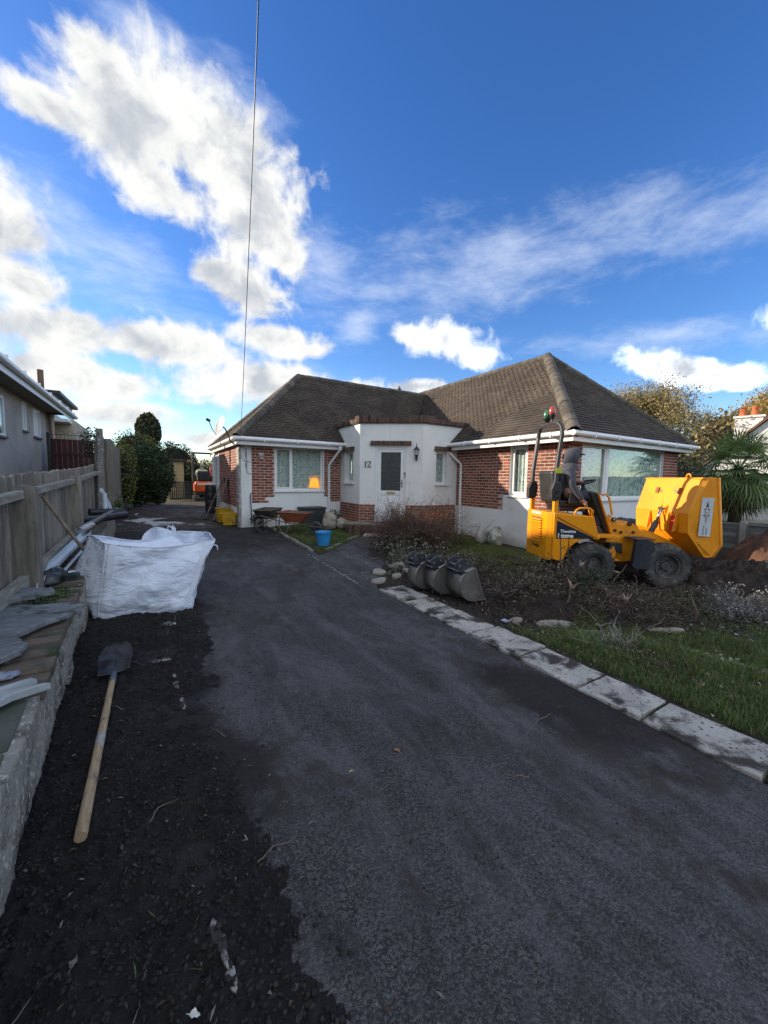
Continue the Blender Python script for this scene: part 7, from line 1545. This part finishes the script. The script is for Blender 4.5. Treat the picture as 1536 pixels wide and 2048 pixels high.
# uprooted stump heap in front of the dumper
hp = empty('root_heap', (4.9, 3.2, 0), 0, 'heap of uprooted stumps, roots and earth between the drive slabs and the dumper', 'root heap')
def mound(c, r, h, m_, parent, name, seed=0, n=64, rough_=.5, kind=None, label=None):
    vs = []; fs = []; uu = np.linspace(-1, 1, n+1); GX, GY = np.meshgrid(c[0]+uu*r[0], c[1]+uu*r[1], indexing='ij'); GZ = gza(GX, GY)
    for i in range(n+1):
        for j in range(n+1):
            u = i/n*2-1; v = j/n*2-1; x_ = c[0]+u*r[0]; y_ = c[1]+v*r[1]; d = math.hypot(u, v); k = max(0, 1-d*d)**.8
            z_ = GZ[i, j]-.03+h*k*(1+rough_*fbm(x_*2.2+seed, y_*2.2, 0, 4))+((.10*fbm(x_*6, y_*6, seed, 4)+.05*abs(fbm(x_*17, y_*17, seed, 2)))*min(1, k*3) if k > 0 else -.05); vs.append((x_, y_, z_))
    for i in range(n):
        for j in range(n): a = i*(n+1)+j; fs.append((a, a+n+1, a+n+2, a+1))
    return MB().add(vs, fs).build(name, m_, parent, smooth=True, kind=kind, label=label)
ERT = mat('dark_root_earth', (.026,.020,.016), (.055,.042,.032), 9, .95, bump=1, bscale=30, bdist=.04, fleck=(.13,.10,.075), fscale=40, flo=.62)
mound((4.62, 3.15), (.80, .55), .27, ERT, hp, 'earth', 3); mound((4.95, 2.2), (.70, .40), .09, ERT, hp, 'earth', 8)
rr = random.Random(21); mb = MB(); m2 = MB()
for i in range(820):
    big = i < 40; c = rr.choice([(4.6, 3.15, .25), (4.9, 3.05, .3), (4.3, 3.3, .15), (5.0, 2.2, .15), (4.75, 2.6, .12), (5.1, 3.1, .3)]); p = Vector((rr.gauss(c[0], .24), rr.gauss(c[1], .17), 0)); p.z = gz(p.x, p.y)+.22*math.exp(-((p.x-4.72)/.5)**2-((p.y-3.15)/.35)**2)+abs(rr.gauss(.04, .10)); d = Vector((rr.gauss(0, 1), rr.gauss(0, .8), rr.gauss(.15, .55))).normalized(); L = rr.uniform(.25, .6) if big else rr.uniform(.10, .36); pts = [p]
    for k in range(6): d = (d+Vector((rr.gauss(0, .35), rr.gauss(0, .35), rr.gauss(-.05, .3)))).normalized(); q_ = pts[-1]+d*L/6; q_.z = max(q_.z, gz(q_.x, q_.y)+.01); pts.append(q_)
    r0_ = rr.uniform(.010, .020) if big else rr.uniform(.0025, .006); (mb if i % 3 else m2).tube(pts, [r0_*(1-.13*k) for k in range(7)], 5 if big else 3, cap=False)
for p, d, L in (((4.66, 3.05, .35), (.05, 0, 1), .55), ((4.80, 3.0, .3), (-.25, .1, 1), .62), ((4.2, 3.3, .1), (-.9, .1, .55), .5), ((5.15, 2.75, .1), (.75, .1, .9), .5)):
    p = Vector(p); d = Vector(d).normalized(); pts = [p]
    for k in range(6): d = (d+Vector((rr.gauss(0, .16), rr.gauss(0, .16), .02))).normalized(); pts.append(pts[-1]+d*L/6)
    mb.tube(pts, [.016-.0018*k for k in range(7)], 6); mb.tube([pts[4], pts[4]+Vector((.08, 0, .03)), pts[4]+Vector((.14, 0, -.06))], [.007, .005, .003], 4)
mb.build('roots', mat('dark_roots', (.12,.09,.068), (.06,.047,.038), 9, .95, bump=.6, bscale=30), hp, kind='stuff'); m2.build('root_fibres', mat('brown_root_fibres', (.24,.18,.13), (.14,.10,.075), 9, .95, rand=.4), hp, kind='stuff')
SPL = mat('split_wood', (.60,.45,.33), (.48,.34,.24), 9, .8, stretch=(8, 1, 8))
for (p, a, s_) in (((4.93, 3.0, .47), .3, .09), ((4.53, 2.85, .26), 1.3, .11), ((4.95, 2.75, .22), .9, .07), ((4.85, 2.35, .16), -.5, .12)):
    mb = MB(); 
    for k in range(4): mb.add([(-s_*.2, 0, 0), (s_*.2, 0, 0), (0, s_*.15, s_*.1), (s_*.1*(k-1.5), 0, s_*(1+.3*math.sin(k*2)))], [(0, 1, 3), (1, 2, 3), (2, 0, 3)], T(*p, rr.uniform(-.5, .5), rr.uniform(-.8, .8), a+k))
    mb.build('split_wood', SPL, hp)
leaves('leaves', np.concatenate([shell(2600, (4.45, 3.2, .24), (.75, .45, .32), .8, .3, seed=2, zmin=-.2), shell(1500, (5.05, 2.55, .12), (.6, .4, .2), .8, .3, seed=3, zmin=-.2)]), .032, LIT, hp, .6); leaves('green_sprigs', np.concatenate([shell(260, (4.62, 2.80, .36), (.1, .1, .1), .9, .3, seed=4), shell(900, (5.0, 2.85, .34), (.35, .22, .22), .9, .3, seed=5), shell(500, (4.2, 3.3, .2), (.3, .2, .16), .9, .3, seed=6)]), .04, EVG2, hp, .3, kind='stuff')
sb2, tips = twigbush('heather_clump', (6.15, 1.62, 0), (.5, .28, .18), 90, 'uprooted grey heather like clump lying on its side at the right', mat('grey_twigs', (.16,.14,.13), (.09,.08,.075), 8, .95), 8, .30, .004, sub=6)
leaves('grey_sprigs', np.array([tuple(p+Vector((random.gauss(0, .012), random.gauss(0, .012), random.gauss(0, .012)))) for p in tips for _ in range(3)]), .022, leafmat('grey_sprigs', (.26,.25,.24), (.18,.17,.165), (.36,.35,.33), .1), sb2, .6)
for c_, r_, n_, lab in (((4.75, 2.12, 0), (.45, .26, .16), 90, 'tangle of cut brown branches lying on the grass in front of the rear wheel'), ((5.35, 2.15, 0), (.5, .25, .16), 90, 'dark tangle of cut branches lying on the grass below the front wheel'), ((3.85, 1.95, 0), (.22, .14, .10), 26, 'small clump of pale dry stalks in the grass beside the slabs')):
    tb, tips = twigbush('cut_branches', c_, r_, n_, lab, TWIG if n_ > 50 else LP, int(c_[0]*10), .32, .0042, cat='branches', group=None, sub=5)
    if n_ > 50: leaves('dead_leaves', np.array([tuple(p) for p in tips[::2]]), .025, LIT, tb, .6)
# soil heaps at the right, the near one dark, the far one lit
REDS = mat('reddish_brown_soil', (.16,.075,.04), (.10,.05,.03), 5, .95, bump=1, bscale=20, bdist=.05)
mb_ = mound((8.2, 2.25), (1.6, 1.0), .20, ERT, None, 'soil_heap', 11, 70, .7); tag(mb_, 'low bank of dark dug earth right of the front wheel', 'soil heap')
mb_ = mound((11.3, 1.9), (1.8, 1.5), .80, REDS, None, 'soil_heap', 15, 64, .35); tag(mb_, 'tall heap of reddish soil with its top in sunlight at the right edge', 'soil heap')
mb_ = mound((9.0, 1.55), (.9, .5), .42, ERT, None, 'soil_heap', 19, 60, .6); tag(mb_, 'dark earth heap with pale roots at the right edge of the photo', 'soil heap')
rr = random.Random(4); mb = MB()
for i in range(16):
    p = Vector((rr.uniform(7.6, 8.8), rr.uniform(1.2, 2.0), 0)); p.z = gz(p.x, p.y)+.10+rr.uniform(0, .15); d = Vector((rr.gauss(0, 1), rr.gauss(0, .6), rr.gauss(.2, .3))).normalized(); pts = [p]
    for k in range(5): d = (d+Vector((rr.gauss(0, .3), rr.gauss(0, .3), rr.gauss(0, .2)))).normalized(); pts.append(pts[-1]+d*.07)
    mb.tube(pts, [.012, .010, .009, .007, .005, .003], 5)
o = mb.build('cut_roots', mat('pale_cut_roots', (.34,.27,.20), (.24,.19,.14), 8, .9), None, smooth=True); tag(o, 'pale broken roots sticking out of the dark earth at the right', 'roots')
# stones of a lifted border and other single stones
STN = mat('buff_garden_stone', (.36,.32,.26), (.26,.23,.19), 5, .9, dirt=(.07,.06,.045), dscale=7, dlo=.5, dhi=.7, bump=.7, bscale=25)
for i, (x_, y_, r_, h_, sx, sy, rz, lab) in enumerate([(3.0, 5.05, .13, .05, 1.3, .8, .5, 'flat pale stone nearest the drive in the row by the path end'), (3.22, 5.45, .12, .06, 1., 1., .2, 'tall buff stone at the corner of the path and drive'), (3.35, 5.1, .10, .05, 1.2, .7, .9, 'small flat stone behind the flat pale one'), (3.65, 5.55, .13, .05, 1.3, .7, .1, 'pale flat stone farther along the planting bed'), (3.62, 5.15, .11, .07, 1.1, .8, 1.3, 'rounded stone to the left of the three digger buckets'), (3.95, 2.62, .16, .05, 1.6, .7, -.6, 'long pale stone in the grass below the root heap'), (4.62, 1.95, .12, .04, 2.6, .5, -.75, 'thin edging stone in the grass right of the long tuft'), (6.2, .98, .25, .05, 1.7, .6, -.3, 'flat grey slab at the right edge in front of the heather clump'), (3.75, 3.05, .07, .05, 1.5, 1, .2, 'small pale stone at the edge of the root heap pit')]):
    mb = MB(); stone(mb, (x_, y_, gz(x_, y_)-.01), r_, h_, 10, 70+i*3, sx, sy, rz, .2, (random.uniform(-.08, .08), random.uniform(-.08, .08)), .15); o = mb.build('garden_stone', STN, None, bevel=.01); tag(o, lab, 'stone')
o = MB().box(-.055, .055, -.035, .035, 0, .01, T(3.52, 3.02, gz(3.52, 3.02)+.03, .1, .15, .3)).build('cigarette_packet', mat('blue_white_packet', (.55,.60,.68), (.2,.25,.4), 30, .4), None, bevel=.002); tag(o, 'small blue and white packet on the grass at the slab edge', 'packet')

# ================================================================ three digger buckets on the slabs
BKT = mat('scraped_bucket_steel', (.24,.23,.21), (.15,.145,.135), 4, .36, metal=.4, dirt=(.16,.13,.10), dscale=2.6, dlo=.50, dhi=.70); HNG = mat('dark_hanger', (.045,.055,.065), (.10,.11,.12), 5, .3, metal=.5)
def bucket(loc, rz, W_, label, seed, sc_=1.):
    t = empty('digger_bucket', loc, rz, label, 'bucket', 'digger buckets on the slabs')
    pf_ = [(.0, .0), (.13, -.012), (.22, .005), (.29, .05), (.335, .12), (.345, .20), (.32, .285), (.26, .355), (.15, .395)]; pf_ = [(a*sc_, b*sc_) for a, b in pf_]; n = len(pf_); vs = []
    for y_ in (-W_/2, W_/2): vs += [(a, y_, b) for a, b in pf_]
    sh_ = MB().add(vs, [(i, i+1, n+i+1, n+i) for i in range(n-1)]).build('bucket_shell', BKT, t, local=True, smooth=True, auto=True); sh_.modifiers.new('t', 'SOLIDIFY').thickness = .012
    for y_ in (-W_/2, W_/2):
        MB().prism(pf_, -y_-.006, -y_+.006, ROT).build('bucket_side', BKT, sh_, local=True)
        MB().tube([(a, y_, b) for a, b in pf_], .011, 5).build('edge_strip', STEEL, sh_, local=True)
        MB().bar((.0, y_, .0), (.15*sc_, y_, .395*sc_), .022, .035).build('side_cutter', STEEL, sh_, local=True)
    for y_ in (-W_/3.2, W_/3.2): MB().prism([(.16, .36), (.30, .30), (.385, .36), (.375, .47), (.30, .52), (.21, .50), (.16, .43)], -y_-.01, -y_+.01, ROT @ Matrix.Diagonal((sc_, sc_, 1, 1))).build('hanger_ear', HNG, t, local=True, bevel=.004)
    for x_, z_ in ((.23, .45), (.34, .43)): MB().tube([(x_*sc_, -W_/2*.8, z_*sc_), (x_*sc_, W_/2*.8, z_*sc_)], .017, 8).build('hanger_pin', STEEL, t, local=True)
    MB().prism([(.15, .385), (.27, .345), (.385, .37), (.375, .385), (.27, .362), (.155, .40)][::-1], -W_/2, W_/2, ROT @ Matrix.Diagonal((sc_, sc_, 1, 1))).build('top_plate', HNG, t, local=True)
    MB().box(-.035, .10, -W_/2-.014, W_/2+.014, -.014, .004, T(0, 0, 0, 0, .05, 0)).build('cutting_edge', STEEL, t, local=True, bevel=.003)
rz_ = R(25)
for i, (x_, y_, W_, lab, rz__) in enumerate(((3.50, 4.40, .20, 'leftmost and narrowest of the three steel digger buckets standing on the slabs', R(180)), (3.60, 4.10, .24, 'middle one of the three steel digger buckets standing on the slabs', R(175)), (3.74, 3.72, .34, 'rightmost and widest steel digger bucket, next to the root heap', R(170)))): bucket((x_, y_, .045), rz__, W_, lab, i, 1.0 if i < 2 else 1.05)

# ================================================================ objects in front of the house
def barrow(loc, rz, col_m, label, tilt=0., nm='wheelbarrow'):
    t = empty(nm, loc, rz, label, 'wheelbarrow'); M0 = T(0, 0, 0, 0, tilt, 0)
    b_ = [(-.20, -.16), (.24, -.16), (.24, .16), (-.20, .16)]; tp2 = [(-.40, -.29), (.46, -.26), (.46, .26), (-.40, .29)]; t.scale = (.9, .9, .9); vs = [M0 @ Vector((x, y, .34)) for x, y in b_]+[M0 @ Vector((x, y, .60 if x > 0 else .62)) for x, y in tp2]
    mb = MB().add(vs, [(0, 3, 2, 1)]+[(i, (i+1) % 4, 4+(i+1) % 4, 4+i) for i in range(4)]); o_ = mb.build('tray', col_m, t, local=True); o_.modifiers.new('t', 'SOLIDIFY').thickness = .008
    MB().tube([v for v in vs[4:]]+[vs[4]], .013, 6).build('tray_rim', mat('muddy_tube', (.20,.17,.14), (.12,.1,.08), 9, .6, metal=.2) if 'muddy_tube' not in bpy.data.materials else bpy.data.materials['muddy_tube'], o_, local=True)
    TB = bpy.data.materials['muddy_tube']
    MB().add([M0 @ Vector(p) for p in ((-.30, -.22, .52), (.34, -.2, .52), (.34, .2, .52), (-.30, .22, .52))], [(0, 1, 2, 3)]).build('soil_load', ERT, t, local=True)
    for s_ in (-1, 1):
        mb = MB(); mb.tube([M0 @ Vector(p) for p in ((.62, 0.05*s_, .18), (.40, .12*s_, .28), (-.2, .2*s_, .335), (-.85, .27*s_, .50), (-.95, .27*s_, .50))], .015, 7); mb.build('handle_tube', TB, t, local=True, smooth=True)
        mb = MB(); mb.tube([M0 @ Vector(p) for p in ((-.05, .19*s_, .33), (-.16, .21*s_, .02), (-.30, .21*s_, .02), (-.38, .2*s_, .36))], .013, 7); mb.build('leg', TB, t, local=True, smooth=True); MB().tube([M0 @ Vector(p) for p in ((-.86, .27*s_, .50), (-.98, .27*s_, .50))], .02, 8).build('grip', BLACK, t, local=True)
    Mw_ = M0 @ Matrix.Translation((.62, 0, .19)) @ Matrix.Rotation(PI/2, 4, 'X'); w_ = MB().lathe([(.12, -.04), (.17, -.045), (.19, -.02), (.19, .02), (.17, .045), (.12, .04)], 20, Mw_).build('wheel', RUBBER, t, local=True, smooth=True); MB().lathe([(.12, -.035), (.03, -.02), (.03, .02), (.12, .035)], 16, Mw_).build('rim', DSTEEL, w_, local=True)
    MB().tube([M0 @ Vector(p) for p in ((.40, -.12, .28), (.85, -.05, .20), (.85, .05, .20), (.40, .12, .28))], .012, 6).build('front_hoop', TB, t, local=True, smooth=True)
barrow((3.06, 9.35, hzf(3.1, 9.35)+.01), R(-42), mat('rusty_orange_tray', (.34,.085,.035), (.24,.075,.04), 3, .6, dirt=(.13,.09,.07), dscale=5, dlo=.5, dhi=.7), 'wheelbarrow with a rusty orange tray full of soil below the left window')
barrow((2.62, 10.15, hzf(2.6, 10.2)+.01), R(-128), mat('dark_muddy_tray', (.05,.042,.036), (.09,.075,.06), 4, .6), 'dark muddy wheelbarrow behind the orange one against the white wall')
bk = empty('blue_bucket', (3.19, 7.77, hzf(3.19, 7.77)), 0, 'bright blue plastic bucket on the corner of the small lawn', 'bucket'); BL = mat('blue_plastic', (.03,.28,.62), (.025,.24,.55), 3, .35, dirt=(.25,.35,.45), dscale=8, dlo=.6, dhi=.8)
MB().lathe([(.125, 0), (.165, .26), (.18, .265), (.18, .30), (.172, .30), (.158, .26), (.12, .01), (0.001, .01)], 28, T(3.19, 7.77, hzf(3.19, 7.77)+.02)).build('tub', BL, bk, smooth=True, auto=True); MB().tube([(3.19+.18*math.cos(a), 7.77+.18*math.sin(a), hzf(3.19, 7.77)+.30+.02-.01*(a/PI)) for a in np.linspace(PI, 2*PI, 12)], .004, 5).build('wire_handle', STEEL, bk); MB().lathe([(.001, 0), (.145, 0)], 20, T(3.19, 7.77, hzf(3.19, 7.77)+.235)).build('contents', mat('murky_water', (.10,.10,.08), rough=.1), bk)
bx = empty('black_crate', (3.97, 10.45, .2), 0, 'dark lidded plastic box standing against the wall below the left window', 'box')
MB().box(3.62, 4.30, 10.30, 10.74, .18, .70).build('box', mat('dark_green_plastic', (.02,.026,.024), (.03,.036,.034), 3, .5), bx, bevel=.02); MB().box(3.60, 4.32, 10.28, 10.76, .701, .76).build('lid', bpy.data.materials['dark_green_plastic'], bx, bevel=.015)
ro = empty('rockery_lump', (4.2, 9.75, .2), 0, 'rough lichen covered lump of old concrete beside the dark box', 'rock'); crumple('lump', (4.23, 9.85, .38), (.20, .15, .26), STN, ro, 5, 22, .3); crumple('lump', (4.62, 9.95, .30), (.2, .13, .16), STN, ro, 15, 20, .3)
pw = leaves('wall_plant', shell(500, (4.55, 10.3, .45), (.22, .15, .22), .9, .3, seed=31), .06, EVG); tag(pw, 'small dark green plant at the foot of the left downpipe', 'plant')
for i, (x_, y_, r_) in enumerate(((4.95, 9.9, .14), (4.85, 9.35, .12))):
    o = crumple('rubble_stone', (x_, y_, hzf(x_, y_)+.08), (r_*1.3, r_, .10), STN, None, 40+i, 14, .35); tag(o, ['pale lump of rubble against the porch plinth', 'grey stone left of the doorstep'][i], 'stone')
lw_ = leaves('withered_plant', shell(420, (2.42, 10.55, .45), (.13, .1, .20), .9, .4, seed=41), .07, LIT2, None, .8); tag(lw_, 'withered climbing plant stump at the foot of the white corner wall', 'plant')
# yellow crates, boards and black barrel beside the side wall
YC = mat('muddy_yellow_plastic', (.62,.36,.015), (.5,.28,.015), 5, .55, dirt=(.16,.12,.06), dscale=6, dlo=.5, dhi=.75)
for i, (x_, y_, rz, h_, lab) in enumerate(((1.80, 11.95, .1, .42, 'yellow plastic tub behind, beside the leaning boards'), (1.86, 11.32, -.2, .34, 'yellow plastic tub in front, at the corner of the side wall'))):
    t = empty('yellow_tub', (x_, y_, hzf(x_, y_)), rz, lab, 'tub'); b_ = [(-.15, -.13), (.15, -.13), (.15, .13), (-.15, .13)]; vs = [(a*1.0, b*1.0, .02) for a, b in b_]+[(a*1.25, b*1.3, h_) for a, b in b_]; o = MB().add(vs, [(0, 3, 2, 1)]+[(k, (k+1) % 4, 4+(k+1) % 4, 4+k) for k in range(4)]).build('tub', YC, t, local=True); o.modifiers.new('t', 'SOLIDIFY').thickness = .01; MB().tube([vs[k] for k in (4, 5, 6, 7, 4)], .012, 6).build('rim', YC, t, local=True)
for i, (x0_, y0_, x1_, y1_, h_, w_, lab) in enumerate(((1.58, 12.35, 2.02, 12.55, 1.25, .34, 'tall weathered board leaning on the side wall, nearest of the two'), (1.42, 12.9, 2.02, 13.2, 1.30, .22, 'second weathered board leaning behind the first'))):
    z0_ = hzf(x0_, y0_); o = MB().add([], []).bar((x0_, y0_, z0_+.01), (x1_, y1_, z0_+h_), w_, .03, (1, 0, .3)).build('leaning_board', mat('old_board', (.24,.21,.18), (.14,.12,.10), 4, .9, bump=.4) if i == 0 else bpy.data.materials['old_board'], None, bevel=.004); tag(o, lab, 'board')
wb = empty('water_barrel', (1.62, 14.6, .3), 0, 'black ribbed barrel with a pale sheet over it beside the side door', 'barrel'); zb = hzf(1.6, 14.6)
MB().lathe([(.26, 0), (.27, .05), (.30, .25), (.285, .27), (.30, .30), (.31, .5), (.295, .52), (.31, .55), (.31, .78), (.295, .80), (.30, .83), (.28, 1.02), (.22, 1.15), (.001, 1.18)], 24, T(1.80, 14.6, zb) @ Matrix.Diagonal((.62, .62, .88, 1))).build('barrel', BLACK, wb, smooth=True, auto=True)
MB().sphere((1.83, 14.62, zb+.99), .21, 16, 8, (1, 1, .28)).build('pale_sheet', mat('pale_sheet', (.55,.56,.54), rough=.7), wb, smooth=True)
MB().box(-.32, .32, -.12, .12, 0, .03, T(2.3, 12.15, .3)).build('slab_scrap', KM, wb) if False else None
# rubble sacks against the right wing wall and black sheeting under the bay window
for i, (x_, y_, r_, lab) in enumerate(((7.14, 6.98, .17, 'clear rubble sack with a cane standing in it against the right wing wall'), (7.24, 6.62, .18, 'white and green compost sack beside the clear one'))):
    t = empty('rubble_sack', (x_, y_, 0), 0, lab, 'sack'); crumple('sack', (x_, y_, .19), (r_, r_*.8, .24), mat('cloudy_polythene' if i == 0 else 'white_green_sack', (.42,.42,.38) if i == 0 else (.55,.56,.52), (.25,.25,.22) if i == 0 else (.06,.12,.07), 5, .4, bump=.5, bscale=14), t, 50+i*4, 18, .4)
    if i == 0: MB().tube([(7.1, 6.98, .2), (7.3, 6.75, .62)], .008, 5).build('cane', mat('cane', (.3,.25,.18), rough=.8), t)
bs = empty('black_sheeting', (9.8, 4.5, 0), 0, 'heap of black plastic sheeting and rubbish below the bay window', 'sheeting'); PB = mat('matt_black_polythene', (.022,.028,.034), (.045,.052,.06), 5, .35, bump=.8, bscale=10, bdist=.05)
crumple('sheet', (9.2, 4.35, .42), (1.0, .35, .38), PB, bs, 61, 40, .35); crumple('sheet', (10.6, 4.3, .40), (.9, .4, .36), PB, bs, 66, 36, .35)
cr_ = crumple('white_scrap', (8.35, 4.3, .72), (.08, .06, .05), mat('white_scrap', (.7,.7,.7), rough=.6), bs, 3, 10)
